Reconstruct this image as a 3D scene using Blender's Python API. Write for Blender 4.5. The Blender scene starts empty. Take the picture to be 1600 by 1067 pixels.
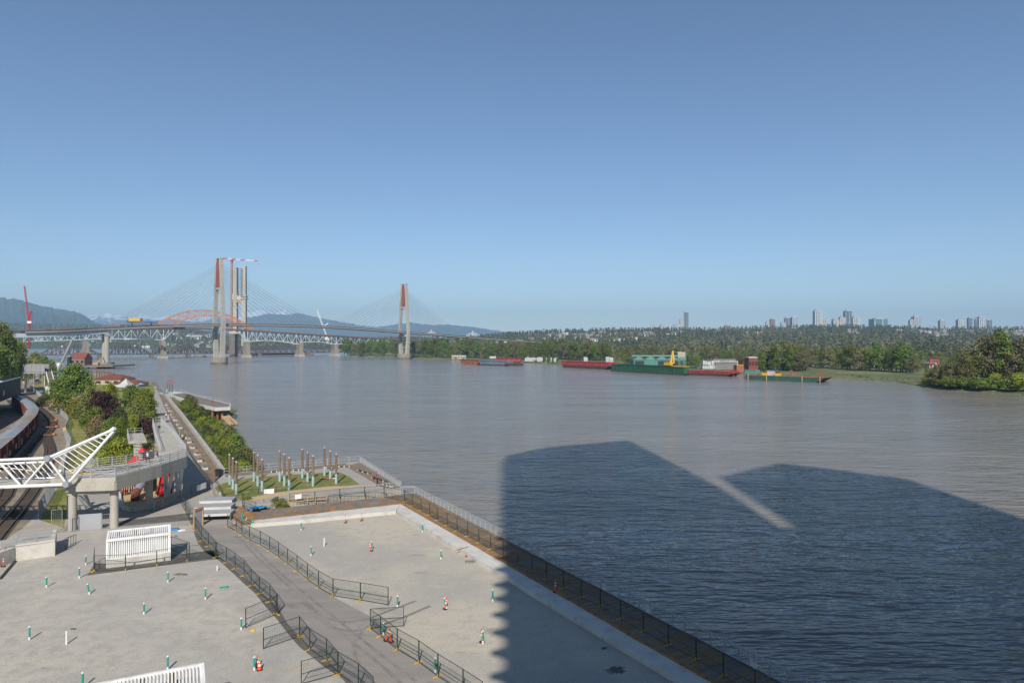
import bpy, bmesh, math, random
import numpy as np
from mathutils import Vector, Matrix, noise as mnoise

S = bpy.context.scene
# ---------------------------------------------------------------- camera, sky, sun, exposure
EYE = 25.0                      # camera height above the site's ground, metres
WATER = -5.0                    # river level
FPX, CX, HY = 1600 * 24 / 36.0, 800.0, 533.5
cam_data = bpy.data.cameras.new('camera')
cam_data.lens = 24.0; cam_data.sensor_width = 36.0
cam_data.clip_start = 0.5; cam_data.clip_end = 80000.0
cam = bpy.data.objects.new('camera', cam_data)
S.collection.objects.link(cam)
cam.location = (0, 0, EYE); cam.rotation_euler = (math.radians(90), 0, 0)
S.camera = cam

SUN_ELEV = math.radians(38.5)
SUN_DIR = Vector((-0.014, 1.0, 0)).normalized()          # the way shadows fall on the ground
world = bpy.data.worlds.new('World'); S.world = world; world.use_nodes = True
wn, wl = world.node_tree.nodes, world.node_tree.links
wn.clear()
sky = wn.new('ShaderNodeTexSky'); sky.sky_type = 'NISHITA'; sky.sun_disc = False
sky.sun_elevation = SUN_ELEV; sky.sun_rotation = math.radians(180.0 - 0.8)
sky.altitude = 0.0; sky.air_density = 0.9; sky.dust_density = 0.08; sky.ozone_density = 3.7
bg = wn.new('ShaderNodeBackground'); bg.inputs['Strength'].default_value = 0.0755
wo = wn.new('ShaderNodeOutputWorld')
wl.new(sky.outputs[0], bg.inputs['Color']); wl.new(bg.outputs[0], wo.inputs['Surface'])

sun_data = bpy.data.lights.new('sun', 'SUN'); sun_data.energy = 3.7; sun_data.angle = math.radians(0.53)
sun_data.color = (1.0, 0.955, 0.885)
sun = bpy.data.objects.new('sun', sun_data); S.collection.objects.link(sun)
light_dir = Vector((SUN_DIR.x * math.cos(SUN_ELEV), SUN_DIR.y * math.cos(SUN_ELEV), -math.sin(SUN_ELEV)))
sun.rotation_euler = light_dir.to_track_quat('-Z', 'Y').to_euler()

S.view_settings.view_transform = 'Standard'; S.view_settings.look = 'None'
S.view_settings.exposure = 0.55; S.view_settings.gamma = 1.0; S.view_settings.use_curve_mapping = False
S.render.engine = 'CYCLES'
cy = S.cycles
cy.use_denoising = True
cy.max_bounces = 5; cy.diffuse_bounces = 2; cy.glossy_bounces = 2; cy.transmission_bounces = 2
cy.volume_bounces = 0; cy.transparent_max_bounces = 8
cy.use_adaptive_sampling = True; cy.adaptive_threshold = 0.015
cy.caustics_reflective = False; cy.caustics_refractive = False
# ---------------------------------------------------------------- helpers
COL = S.collection
R = math.radians
rng = random.Random(7)

def P(px, py, z=0.0):
    """where the sight line of a photo pixel meets the level z"""
    d = FPX * (EYE - z) / (py - HY)
    return Vector(((px - CX) / FPX * d, d, z))
def Q(px, py, d):
    """where the sight line of a photo pixel is d metres away"""
    return Vector(((px - CX) / FPX * d, d, EYE - (py - HY) / FPX * d))
def V(*a): return Vector(a)
def lerp(a, b, t): return a + (b - a) * t
def interp(x, pts):
    if x <= pts[0][0]: return pts[0][1]
    for (a, fa), (b, fb) in zip(pts, pts[1:]):
        if x <= b: return fa + (fb - fa) * (x - a) / (b - a)
    return pts[-1][1]
ORD = ['first', 'second', 'third', 'fourth', 'fifth', 'sixth', 'seventh', 'eighth', 'ninth', 'tenth', 'eleventh', 'twelfth',
       'thirteenth', 'fourteenth', 'fifteenth', 'sixteenth', 'seventeenth', 'eighteenth', 'nineteenth', 'twentieth']
for tens_, nxt_ in (('twenty', 'thirtieth'), ('thirty', 'fortieth'), ('forty', 'fiftieth'), ('fifty', 'sixtieth')): ORD += [tens_ + '-' + o_ for o_ in ORD[:9]] + [nxt_]

ORI = {}
class MB:
    """collects faces of one mesh"""
    def __init__(s): s.v = []; s.f = []; s.m = []; s.cur = 0
    def mat(s, i): s.cur = i; return s
    def add(s, vs, fs):
        n = len(s.v); s.v += [tuple(v) for v in vs]
        for f in fs: s.f.append(tuple(n + i for i in f)); s.m.append(s.cur)
        return s
    def box(s, c, size, rz=0.0):
        cx, cy, cz = c; a, b, h = size[0] / 2, size[1] / 2, size[2] / 2
        co, si = math.cos(rz), math.sin(rz); vs = []
        for z in (-h, h):
            for x, y in ((-a, -b), (a, -b), (a, b), (-a, b)):
                vs.append((cx + x * co - y * si, cy + x * si + y * co, cz + z))
        return s.add(vs, [(3, 2, 1, 0), (4, 5, 6, 7), (0, 1, 5, 4), (1, 2, 6, 5), (2, 3, 7, 6), (3, 0, 4, 7)])
    def bar(s, p, q, w, h=None, up=(0, 0, 1), caps=True):
        p, q = Vector(p), Vector(q); h = h or w; d = (q - p).normalized(); up = Vector(up)
        if abs(d.dot(up)) > 0.98: up = Vector((0, 1, 0))
        x = d.cross(up).normalized(); y = x.cross(d)
        vs = [e + x * (i * w / 2) + y * (j * h / 2) for e in (p, q) for i, j in ((-1, -1), (1, -1), (1, 1), (-1, 1))]
        fs = [(0, 4, 5, 1), (1, 5, 6, 2), (2, 6, 7, 3), (3, 7, 4, 0)]
        if caps: fs += [(0, 1, 2, 3), (7, 6, 5, 4)]
        return s.add(vs, fs)
    def tube(s, p, q, r, r2=None, n=8, caps=True):
        p, q = Vector(p), Vector(q); r2 = r if r2 is None else r2; d = (q - p).normalized()
        up = Vector((0, 0, 1)) if abs(d.z) < 0.95 else Vector((1, 0, 0))
        x = d.cross(up).normalized(); y = x.cross(d); vs = []
        for e, rr in ((p, r), (q, r2)):
            for k in range(n):
                a = 2 * math.pi * k / n
                vs.append(e + (x * math.cos(a) + y * math.sin(a)) * rr)
        fs = [(k, n + k, n + (k + 1) % n, (k + 1) % n) for k in range(n)]
        if caps: fs += [tuple(range(n)), tuple(range(2 * n - 1, n - 1, -1))]
        return s.add(vs, fs)
    def prism(s, poly, z0, z1, bottom=True):
        """poly: xy points; z0, z1 numbers or lists"""
        n = len(poly)
        a = sum(poly[i][0] * poly[(i + 1) % n][1] - poly[(i + 1) % n][0] * poly[i][1] for i in range(n))
        poly = [tuple(p[:2]) for p in (poly if a > 0 else poly[::-1])]
        vs = [(x, y, z0) for x, y in poly] + [(x, y, z1) for x, y in poly]
        fs = [tuple(range(n, 2 * n))] + ([tuple(range(n - 1, -1, -1))] if bottom else [])
        fs += [(k, (k + 1) % n, n + (k + 1) % n, n + k) for k in range(n)]
        return s.add(vs, fs)
    def sheet(s, poly, z=None):
        n = len(poly)
        a = sum(poly[i][0] * poly[(i + 1) % n][1] - poly[(i + 1) % n][0] * poly[i][1] for i in range(n))
        poly = list(poly) if a > 0 else list(poly)[::-1]
        return s.add([(p[0], p[1], p[2] if z is None else z) for p in poly], [tuple(range(n))])
    def loft(s, A, B):
        """closed skin between two rings of equal length, capped"""
        n = len(A)
        return s.add(list(A) + list(B), [(k, (k + 1) % n, n + (k + 1) % n, n + k) for k in range(n)]
                     + [tuple(range(n - 1, -1, -1)), tuple(range(n, 2 * n))])
    def mesh(s, name, mats, origin=(0, 0, 0), smooth=False):
        me = bpy.data.meshes.new(name); ox, oy, oz = origin
        me.from_pydata([(x - ox, y - oy, z - oz) for x, y, z in s.v], [], s.f)
        for m in (mats if isinstance(mats, (list, tuple)) else [mats]): me.materials.append(M[m] if isinstance(m, str) else m)
        if any(s.m): me.polygons.foreach_set('material_index', s.m)
        if smooth: me.polygons.foreach_set('use_smooth', [True] * len(s.f))
        me.update(); return me
    def build(s, name, mats, parent=None, smooth=False, local=False):
        o3 = (0, 0, 0) if (local or parent is None) else ORI.get(parent.name, (0, 0, 0))
        return obj(name, s.mesh(name, mats, o3, smooth), parent)

def obj(name, data, parent=None):
    o = bpy.data.objects.new(name, data); COL.objects.link(o)
    if parent is not None:
        o.parent = parent; ORI[o.name] = ORI.get(parent.name, (0, 0, 0))
    return o
def tag(o, label=None, cat=None, group=None, kind=None):
    if label: o['label'] = label
    if cat: o['category'] = cat
    if group: o['group'] = group
    if kind: o['kind'] = kind
    return o
def thing(name, label, cat, loc=(0, 0, 0), rz=0.0, group=None):
    o = bpy.data.objects.new(name, None); COL.objects.link(o)
    o.empty_display_size = 0.2
    o.location = loc; o.rotation_euler = (0, 0, rz); ORI[o.name] = tuple(loc) if not rz else (0, 0, 0)
    return tag(o, label, cat, group)
KIDS = {}
def kids(o):
    if o.name not in KIDS: KIDS[o.name] = list(o.children)
    return KIDS[o.name]
def copy_tree(o, parent=None):
    c = o.copy(); COL.objects.link(c); c.parent = parent
    for ch in kids(o): copy_tree(ch, c)
    return c
USED = set()
def put(proto, loc, rz=0.0, label=None, group=None, scale=None):
    """the first time moves the prototype itself, then copies it with its parts"""
    if proto.name not in USED: USED.add(proto.name); kids(proto); [kids(k) for k in kids(proto)]; o = proto
    else: o = copy_tree(proto)
    o.location = loc; o.rotation_euler = (0, 0, rz)
    o.scale = (1, 1, 1) if scale is None else ((scale,) * 3 if not hasattr(scale, '__len__') else scale)
    if label: o['label'] = label
    if group: o['group'] = group
    return o
def recolour(o, part, mats):
    """object-level materials on a copy's part"""
    for ch in o.children:
        if ch.name.split('.')[0] == part:
            for slot, m in zip(ch.material_slots, mats):
                slot.link = 'OBJECT'; slot.material = M[m]

# ---------------------------------------------------------------- materials
M = {}
def nodes_of(name):
    m = bpy.data.materials.new(name); m.use_nodes = True
    n, l = m.node_tree.nodes, m.node_tree.links
    return m, n, l, n['Principled BSDF']
def ramp(n, stops):
    r = n.new('ShaderNodeValToRGB'); e = r.color_ramp.elements
    while len(e) < len(stops): e.new(0.5)
    for el, (p, c) in zip(e, stops): el.position = p; el.color = (*c, 1) if len(c) == 3 else c
    return r
def noise_node(n, l, co, scale, detail=4, rough=0.55, stretch=None, rot=None):
    t = n.new('ShaderNodeTexNoise'); t.inputs['Scale'].default_value = scale
    t.inputs['Detail'].default_value = detail; t.inputs['Roughness'].default_value = rough
    if stretch or rot:
        mp = n.new('ShaderNodeMapping')
        if stretch: mp.inputs['Scale'].default_value = stretch
        if rot: mp.inputs['Rotation'].default_value = rot
        l.new(co, mp.inputs['Vector']); co = mp.outputs[0]
    l.new(co, t.inputs['Vector']); return t
def sc(c, k): return tuple(max(0.0, min(1.0, x * k)) for x in c)
def paint(name, c, rough=0.7, var=0.18, scale=0.6, fine=12.0, bump=0.0, metal=0.0, dirt=None, dirt_amt=0.5, spec=0.4, stretch=None):
    """plain coloured surface with uneven wear: broad blotches, fine grain, optional stains of another colour"""
    m, n, l, b = nodes_of(name)
    co = n.new('ShaderNodeNewGeometry').outputs['Position']
    t1 = noise_node(n, l, co, scale, 5, 0.6, stretch)
    r1 = ramp(n, [(0.28, sc(c, 1 - var)), (0.72, sc(c, 1 + var))]); l.new(t1.outputs['Fac'], r1.inputs[0])
    out = r1.outputs[0]
    t2 = noise_node(n, l, co, fine, 3, 0.7)
    mx = n.new('ShaderNodeMix'); mx.data_type = 'RGBA'; mx.blend_type = 'OVERLAY'; mx.inputs[0].default_value = min(1, var * 1.6)
    l.new(out, mx.inputs[6]); l.new(t2.outputs['Fac'], mx.inputs[7]); out = mx.outputs[2]
    if dirt:
        t3 = noise_node(n, l, co, scale * 2.3, 6, 0.65, stretch)
        r3 = ramp(n, [(0.52, (0, 0, 0)), (0.68, (dirt_amt,) * 3)]); l.new(t3.outputs['Fac'], r3.inputs[0])
        m2 = n.new('ShaderNodeMix'); m2.data_type = 'RGBA'
        l.new(r3.outputs[0], m2.inputs[0]); l.new(out, m2.inputs[6]); m2.inputs[7].default_value = (*dirt, 1); out = m2.outputs[2]
    l.new(out, b.inputs['Base Color'])
    b.inputs['Roughness'].default_value = rough; b.inputs['Metallic'].default_value = metal
    b.inputs['Specular IOR Level'].default_value = spec
    if bump:
        bp = n.new('ShaderNodeBump'); bp.inputs['Strength'].default_value = bump; bp.inputs['Distance'].default_value = 0.05
        l.new(t2.outputs['Fac'], bp.inputs['Height']); l.new(bp.outputs[0], b.inputs['Normal'])
    M[name] = m; return m
def leaf(name, dark, light, trans=0.25):
    m, n, l, b = nodes_of(name)
    g = n.new('ShaderNodeNewGeometry')
    r = ramp(n, [(0.0, dark), (0.55, tuple((a + c) / 2 for a, c in zip(dark, light))), (1.0, light)])
    t = noise_node(n, l, g.outputs['Position'], 0.35, 2)
    mx = n.new('ShaderNodeMath'); mx.operation = 'MULTIPLY_ADD'; mx.inputs[1].default_value = 0.6
    l.new(g.outputs['Random Per Island'], mx.inputs[0])
    sb = n.new('ShaderNodeMath'); sb.operation = 'MULTIPLY_ADD'; sb.inputs[1].default_value = 1.1; sb.inputs[2].default_value = -0.35
    l.new(t.outputs['Fac'], sb.inputs[0]); l.new(sb.outputs[0], mx.inputs[2])
    l.new(mx.outputs[0], r.inputs[0])
    oi = n.new('ShaderNodeObjectInfo'); hs = n.new('ShaderNodeHueSaturation')
    mr = n.new('ShaderNodeMapRange'); mr.inputs[3].default_value = 0.478; mr.inputs[4].default_value = 0.515
    l.new(oi.outputs['Random'], mr.inputs[0]); l.new(mr.outputs[0], hs.inputs['Hue'])
    mv = n.new('ShaderNodeMapRange'); mv.inputs[3].default_value = 0.8; mv.inputs[4].default_value = 1.2
    l.new(oi.outputs['Random'], mv.inputs[0]); l.new(mv.outputs[0], hs.inputs['Value'])
    l.new(r.outputs[0], hs.inputs['Color']); l.new(hs.outputs[0], b.inputs['Base Color'])
    b.inputs['Roughness'].default_value = 0.6; b.inputs['Specular IOR Level'].default_value = 0.25
    if trans:
        tr = n.new('ShaderNodeBsdfTranslucent'); l.new(hs.outputs[0], tr.inputs['Color'])
        ms = n.new('ShaderNodeMixShader'); ms.inputs[0].default_value = trans
        l.new(b.outputs[0], ms.inputs[1]); l.new(tr.outputs[0], ms.inputs[2])
        l.new(ms.outputs[0], n['Material Output'].inputs['Surface'])
    M[name] = m; return m

def ground_mat(name, layers, rough=0.95, bump=0.3, fine=6.0, grain=0.35, bump_scale=9.0):
    """layers: (colour, noise scale, low, high, stretch) laid one over another"""
    m, n, l, b = nodes_of(name); co = n.new('ShaderNodeNewGeometry').outputs['Position']
    out = None
    for k, (c, s_, lo, hi, st) in enumerate(layers):
        if out is None:
            rgb = n.new('ShaderNodeRGB'); rgb.outputs[0].default_value = (*c, 1); out = rgb.outputs[0]; continue
        of = n.new('ShaderNodeVectorMath'); of.operation = 'ADD'; of.inputs[1].default_value = (k * 17.3, k * 9.1, k * 3.7)
        l.new(co, of.inputs[0])
        t = noise_node(n, l, of.outputs[0], s_, 6, 0.6, st, (0, 0, 0.52) if st else None)
        r_ = ramp(n, [(lo, (0, 0, 0)), (hi, (1, 1, 1))]); l.new(t.outputs['Fac'], r_.inputs[0])
        mx = n.new('ShaderNodeMix'); mx.data_type = 'RGBA'; l.new(r_.outputs[0], mx.inputs[0]); l.new(out, mx.inputs[6])
        mx.inputs[7].default_value = (*c, 1); out = mx.outputs[2]
    t = noise_node(n, l, co, fine, 5, 0.75)
    rg = ramp(n, [(0.3, (0.5 - grain / 2,) * 3), (0.7, (0.5 + grain / 2,) * 3)]); l.new(t.outputs['Fac'], rg.inputs[0])
    mx = n.new('ShaderNodeMix'); mx.data_type = 'RGBA'; mx.blend_type = 'OVERLAY'; mx.inputs[0].default_value = 1.0
    l.new(out, mx.inputs[6]); l.new(rg.outputs[0], mx.inputs[7]); l.new(mx.outputs[2], b.inputs['Base Color'])
    b.inputs['Roughness'].default_value = rough; b.inputs['Specular IOR Level'].default_value = 0.25
    tb = noise_node(n, l, co, bump_scale, 6, 0.7)
    bp = n.new('ShaderNodeBump'); bp.inputs['Strength'].default_value = bump; bp.inputs['Distance'].default_value = 0.06
    l.new(tb.outputs['Fac'], bp.inputs['Height']); l.new(bp.outputs[0], b.inputs['Normal'])
    M[name] = m; return m

ground_mat('gravel', [((0.415, 0.375, 0.325), 1, 0, 1, None), ((0.475, 0.425, 0.345), 0.05, 0.47, 0.58, None), ((0.345, 0.32, 0.285), 0.10, 0.52, 0.66, None), ((0.375, 0.345, 0.30), 0.8, 0.45, 0.62, None), ((0.385, 0.35, 0.305), 2.4, 0.55, 0.72, None), ((0.46, 0.42, 0.36), 1.7, 0.60, 0.74, None), ((0.36, 0.325, 0.275), 0.22, 0.55, 0.68, None),
                      ((0.50, 0.46, 0.38), 0.16, 0.6, 0.75, (1, 3.5, 1)), ((0.25, 0.225, 0.19), 0.5, 0.68, 0.76, None)], fine=8.0, grain=0.3, bump=0.12, bump_scale=16.0)
ground_mat('pit_gravel', [((0.475, 0.42, 0.335), 1, 0, 1, None), ((0.375, 0.345, 0.30), 0.07, 0.47, 0.60, None), ((0.40, 0.365, 0.305), 0.9, 0.48, 0.66, None), ((0.39, 0.345, 0.285), 2.6, 0.56, 0.72, None), ((0.51, 0.46, 0.38), 1.6, 0.61, 0.74, None), ((0.50, 0.435, 0.32), 0.1, 0.55, 0.72, (1, 3.0, 1)),
                          ((0.27, 0.235, 0.18), 0.22, 0.63, 0.76, (1, 2, 1)), ((0.20, 0.18, 0.155), 0.7, 0.69, 0.76, None)], fine=8.0, grain=0.3, bump=0.12, bump_scale=16.0)
ground_mat('asphalt', [((0.26, 0.232, 0.205), 1, 0, 1, None), ((0.325, 0.29, 0.25), 0.12, 0.42, 0.66, (0.6, 4, 1)), ((0.155, 0.142, 0.13), 0.35, 0.6, 0.75, None),
                       ((0.33, 0.30, 0.26), 0.5, 0.64, 0.8, (0.4, 5, 1))], fine=12.0, grain=0.3, bump=0.1)
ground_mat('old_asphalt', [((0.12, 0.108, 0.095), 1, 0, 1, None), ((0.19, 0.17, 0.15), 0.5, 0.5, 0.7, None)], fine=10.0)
ground_mat('paving', [((0.34, 0.31, 0.27), 1, 0, 1, None), ((0.40, 0.365, 0.31), 0.15, 0.45, 0.65, None), ((0.25, 0.23, 0.20), 0.4, 0.6, 0.75, None)], fine=8.0)
ground_mat('ballast', [((0.22, 0.17, 0.12), 1, 0, 1, None), ((0.30, 0.25, 0.185), 0.15, 0.4, 0.65, None), ((0.13, 0.10, 0.075), 0.6, 0.58, 0.72, None)], fine=4.0, grain=0.6)
ground_mat('lawn', [((0.135, 0.155, 0.035), 1, 0, 1, None), ((0.21, 0.195, 0.06), 0.35, 0.42, 0.62, None), ((0.34, 0.265, 0.12), 0.45, 0.56, 0.72, None),
                    ((0.06, 0.105, 0.02), 0.25, 0.6, 0.75, None)], fine=5.0, grain=0.7, bump=0.6)
ground_mat('rough_grass', [((0.19, 0.195, 0.045), 1, 0, 1, None), ((0.29, 0.255, 0.085), 0.2, 0.45, 0.62, None), ((0.09, 0.12, 0.024), 0.35, 0.58, 0.72, None)], fine=3.0, grain=0.8, bump=0.8)
ground_mat('sand', [((0.50, 0.36, 0.19), 1, 0, 1, None), ((0.42, 0.31, 0.17), 0.4, 0.5, 0.7, None)], fine=8.0)
ground_mat('bank_soil', [((0.10, 0.12, 0.045), 1, 0, 1, None), ((0.20, 0.19, 0.085), 0.02, 0.45, 0.65, None), ((0.24, 0.20, 0.14), 0.05, 0.62, 0.75, None)], fine=0.4, grain=0.7)
ground_mat('hill_soil', [((0.055, 0.085, 0.03), 1, 0, 1, None), ((0.10, 0.12, 0.045), 0.006, 0.5, 0.65, None)], fine=0.1, grain=0.7, bump=0.0)
ground_mat('mountain_wood', [((0.045, 0.062, 0.045), 1, 0, 1, None), ((0.075, 0.09, 0.06), 0.0012, 0.48, 0.62, None)], fine=0.02, grain=0.7, bump=0.0)

ground_mat('tyre_mark', [((0.205, 0.185, 0.16), 1, 0, 1, None), ((0.27, 0.24, 0.21), 0.9, 0.42, 0.6, None)], fine=12.0, grain=0.3, bump=0.1)
ground_mat('damp_patch', [((0.13, 0.115, 0.095), 1, 0, 1, None), ((0.30, 0.27, 0.22), 0.9, 0.5, 0.62, None)], fine=8.0, grain=0.4, bump=0.1)
paint('concrete', (0.42, 0.385, 0.325), 0.9, 0.14, 0.25, 5.0, 0.15, dirt=(0.24, 0.215, 0.18), dirt_amt=0.5, stretch=(1, 1, 0.25))
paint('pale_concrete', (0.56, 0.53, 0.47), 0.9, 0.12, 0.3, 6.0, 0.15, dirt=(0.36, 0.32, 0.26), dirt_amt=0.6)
paint('bridge_concrete', (0.40, 0.375, 0.325), 0.9, 0.15, 0.06, 0.8, 0.0, dirt=(0.27, 0.25, 0.22), dirt_amt=0.6, stretch=(1, 1, 0.2))
paint('pier_stone', (0.27, 0.235, 0.185), 0.95, 0.25, 0.15, 0.8, 0.0, dirt=(0.13, 0.11, 0.09), dirt_amt=0.7, stretch=(1, 1, 0.3))
paint('dark_stone', (0.16, 0.14, 0.115), 0.9, 0.25, 0.15, 0.8)  # wet only at the waterline footings, elsewhere simply a darker stone
paint('deck_dark', (0.10, 0.09, 0.08), 0.8, 0.2, 0.1, 1.0)
paint('red_panel', (0.28, 0.065, 0.055), 0.6, 0.1, 0.1, 1.0)
paint('cable', (0.22, 0.23, 0.24), 0.5, 0.05, 0.1)
paint('pale_steel', (0.55, 0.60, 0.62), 0.55, 0.12, 0.05, 0.8)
paint('girder_blue', (0.46, 0.52, 0.58), 0.55, 0.1, 0.05, 0.8)
paint('orange_steel', (0.50, 0.21, 0.115), 0.6, 0.15, 0.05, 0.6)
paint('rust_steel', (0.27, 0.10, 0.05), 0.85, 0.35, 0.12, 1.5, dirt=(0.12, 0.06, 0.04))
paint('old_truss', (0.085, 0.072, 0.062), 0.8, 0.25, 0.08, 0.8, dirt=(0.22, 0.12, 0.07))
paint('crane_red', (0.52, 0.03, 0.035), 0.5, 0.12, 0.3, 2.0)
paint('crane_white', (0.72, 0.72, 0.70), 0.5, 0.06, 0.3, 2.0)
paint('crane_yellow', (0.66, 0.40, 0.03), 0.5, 0.1, 0.3, 2.0)
paint('crane_orange', (0.55, 0.24, 0.06), 0.5, 0.1, 0.3, 2.0)
paint('form_blue', (0.035, 0.05, 0.12), 0.6, 0.1, 0.3, 2.0)
paint('hull_red', (0.34, 0.04, 0.04), 0.75, 0.3, 0.2, 1.5, dirt=(0.15, 0.06, 0.04), dirt_amt=0.8)
paint('hull_green', (0.02, 0.095, 0.05), 0.75, 0.3, 0.25, 1.5, dirt=(0.08, 0.06, 0.035), dirt_amt=0.7)
paint('hull_teal', (0.02, 0.085, 0.065), 0.75, 0.3, 0.15, 1.0, dirt=(0.16, 0.08, 0.045), dirt_amt=0.8)
paint('hull_dark', (0.045, 0.04, 0.04), 0.75, 0.3, 0.15, 1.0, dirt=(0.13, 0.075, 0.05), dirt_amt=0.8)
paint('hull_blue', (0.11, 0.18, 0.24), 0.7, 0.3, 0.15, 1.0, dirt=(0.16, 0.09, 0.06), dirt_amt=0.8)
paint('white_sheet', (0.46, 0.46, 0.45), 0.7, 0.08, 0.2, 1.5)
paint('white_paint', (0.74, 0.73, 0.70), 0.5, 0.09, 0.5, 5.0, dirt=(0.42, 0.37, 0.30), dirt_amt=0.5, stretch=(1, 1, 0.35))
paint('grey_panel', (0.34, 0.35, 0.35), 0.6, 0.08, 0.4, 6.0)
paint('roof_green', (0.13, 0.26, 0.21), 0.7, 0.12, 0.1, 1.5)
paint('wall_green', (0.08, 0.22, 0.17), 0.7, 0.12, 0.1, 1.5)
paint('roof_grey', (0.20, 0.19, 0.18), 0.8, 0.15, 0.1, 1.5)
paint('roof_red', (0.20, 0.06, 0.035), 0.85, 0.2, 0.4, 4.0, dirt=(0.13, 0.05, 0.035))
paint('red_plastic', (0.56, 0.022, 0.018), 0.4, 0.08, 0.5, 4.0)
paint('orange_plastic', (0.75, 0.10, 0.025), 0.45, 0.08, 1.5, 8.0)
paint('white_reflect', (0.80, 0.78, 0.74), 0.5, 0.05, 1.5, 8.0)
paint('pipe_green', (0.015, 0.30, 0.225), 0.45, 0.12, 1.5, 8.0)
paint('pipe_white', (0.76, 0.74, 0.69), 0.5, 0.08, 1.5, 8.0)
paint('fence_green', (0.022, 0.04, 0.032), 0.5, 0.2, 1.0, 8.0)
paint('foot_yellow', (0.72, 0.42, 0.03), 0.55, 0.15, 1.0, 8.0)
paint('galvanised', (0.36, 0.375, 0.385), 0.5, 0.12, 0.6, 6.0, metal=0.35)
paint('rail_grey', (0.42, 0.43, 0.43), 0.55, 0.1, 0.6, 6.0, metal=0.2)
paint('chain_link', (0.30, 0.31, 0.31), 0.6, 0.1, 0.6, 6.0, metal=0.2)
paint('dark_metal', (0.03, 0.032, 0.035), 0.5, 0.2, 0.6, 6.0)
paint('black_rubber', (0.02, 0.02, 0.02), 0.8, 0.2, 0.6, 6.0)
paint('timber', (0.275, 0.165, 0.078), 0.85, 0.3, 0.5, 6.0, 0.2, dirt=(0.12, 0.09, 0.06), dirt_amt=0.6)
paint('timber_edge', (0.33, 0.16, 0.05), 0.85, 0.3, 0.6, 6.0, 0.2, dirt=(0.11, 0.065, 0.03), dirt_amt=0.7)
paint('timber_grey', (0.20, 0.165, 0.13), 0.9, 0.25, 0.4, 6.0, 0.2, dirt=(0.12, 0.10, 0.085), dirt_amt=0.6)
paint('timber_pale', (0.46, 0.30, 0.15), 0.85, 0.15, 0.6, 6.0)
paint('post_wood', (0.19, 0.135, 0.09), 0.9, 0.3, 0.8, 8.0, 0.2, dirt=(0.25, 0.17, 0.11), dirt_amt=0.5, stretch=(1, 1, 0.15))
paint('post_teal', (0.33, 0.44, 0.43), 0.7, 0.12, 0.8, 8.0)
paint('boxcar_red', (0.13, 0.04, 0.03), 0.8, 0.3, 0.4, 3.0, dirt=(0.07, 0.035, 0.03), dirt_amt=0.7, stretch=(1, 1, 0.3))
paint('boxcar_end', (0.36, 0.06, 0.03), 0.8, 0.2, 0.4, 3.0)
paint('boxcar_roof', (0.27, 0.255, 0.235), 0.7, 0.15, 0.3, 3.0, dirt=(0.17, 0.14, 0.12))
paint('graffiti', (0.22, 0.26, 0.30), 0.7, 0.5, 1.6, 3.0, dirt=(0.10, 0.03, 0.025), dirt_amt=1.0)
paint('rail_steel', (0.10, 0.095, 0.09), 0.35, 0.1, 0.6, 6.0, metal=0.7)
paint('sleeper', (0.07, 0.05, 0.035), 0.95, 0.3, 0.6, 6.0)
paint('navy_panel', (0.014, 0.018, 0.028), 0.6, 0.12, 0.3, 3.0, spec=0.2)
paint('car_white', (0.70, 0.70, 0.70), 0.25, 0.03, 0.5, spec=0.6)
paint('car_red', (0.45, 0.02, 0.02), 0.25, 0.03, 0.5, spec=0.6)
paint('car_dark', (0.03, 0.035, 0.045), 0.25, 0.03, 0.5, spec=0.6)
paint('car_silver', (0.38, 0.39, 0.40), 0.25, 0.03, 0.5, spec=0.6)
paint('tinted_glass', (0.02, 0.025, 0.03), 0.08, 0.05, 0.5, spec=0.7)
paint('tower_glass', (0.055, 0.075, 0.095), 0.15, 0.2, 0.02, 0.3, spec=0.7)
paint('tower_teal', (0.06, 0.17, 0.17), 0.2, 0.15, 0.02, 0.3, spec=0.7)
paint('tower_white', (0.46, 0.46, 0.45), 0.8, 0.06, 0.02, 0.3)
paint('tower_cream', (0.48, 0.43, 0.36), 0.8, 0.06, 0.02, 0.3)
paint('tower_brown', (0.24, 0.15, 0.12), 0.8, 0.06, 0.02, 0.3)
paint('tower_grey', (0.30, 0.31, 0.33), 0.7, 0.06, 0.02, 0.3)
paint('house_white', (0.66, 0.64, 0.60), 0.8, 0.06, 0.1, 1.0)
paint('house_tan', (0.42, 0.35, 0.27), 0.8, 0.06, 0.1, 1.0)
paint('house_roof', (0.22, 0.20, 0.19), 0.85, 0.1, 0.1, 1.0)
paint('bark', (0.075, 0.058, 0.042), 0.95, 0.3, 0.8, 6.0, 0.3)
paint('pale_bark', (0.30, 0.27, 0.22), 0.95, 0.2, 0.8, 6.0, 0.2)
paint('rock', (0.25, 0.23, 0.20), 0.95, 0.25, 0.6, 3.0, 0.4)
paint('tarp_blue', (0.02, 0.19, 0.48), 0.5, 0.12, 1.0, 5.0)
paint('awning_sky', (0.10, 0.42, 0.66), 0.6, 0.08, 1.0, 5.0)
paint('stair_grey', (0.33, 0.33, 0.335), 0.75, 0.08, 0.5, 5.0, dirt=(0.3, 0.29, 0.28))
paint('skin', (0.42, 0.24, 0.16), 0.6, 0.05); paint('hair_dark', (0.03, 0.022, 0.016), 0.7, 0.1)
for k_, c_ in dict(cloth_black=(0.025, 0.025, 0.03), cloth_white=(0.68, 0.67, 0.65), cloth_red=(0.45, 0.03, 0.035), cloth_yellow=(0.62, 0.55, 0.08),
                   cloth_denim=(0.06, 0.09, 0.16), cloth_grey=(0.24, 0.24, 0.25), cloth_pink=(0.52, 0.26, 0.25)).items():
    paint(k_, c_, 0.85, 0.1, 2.0)
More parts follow.
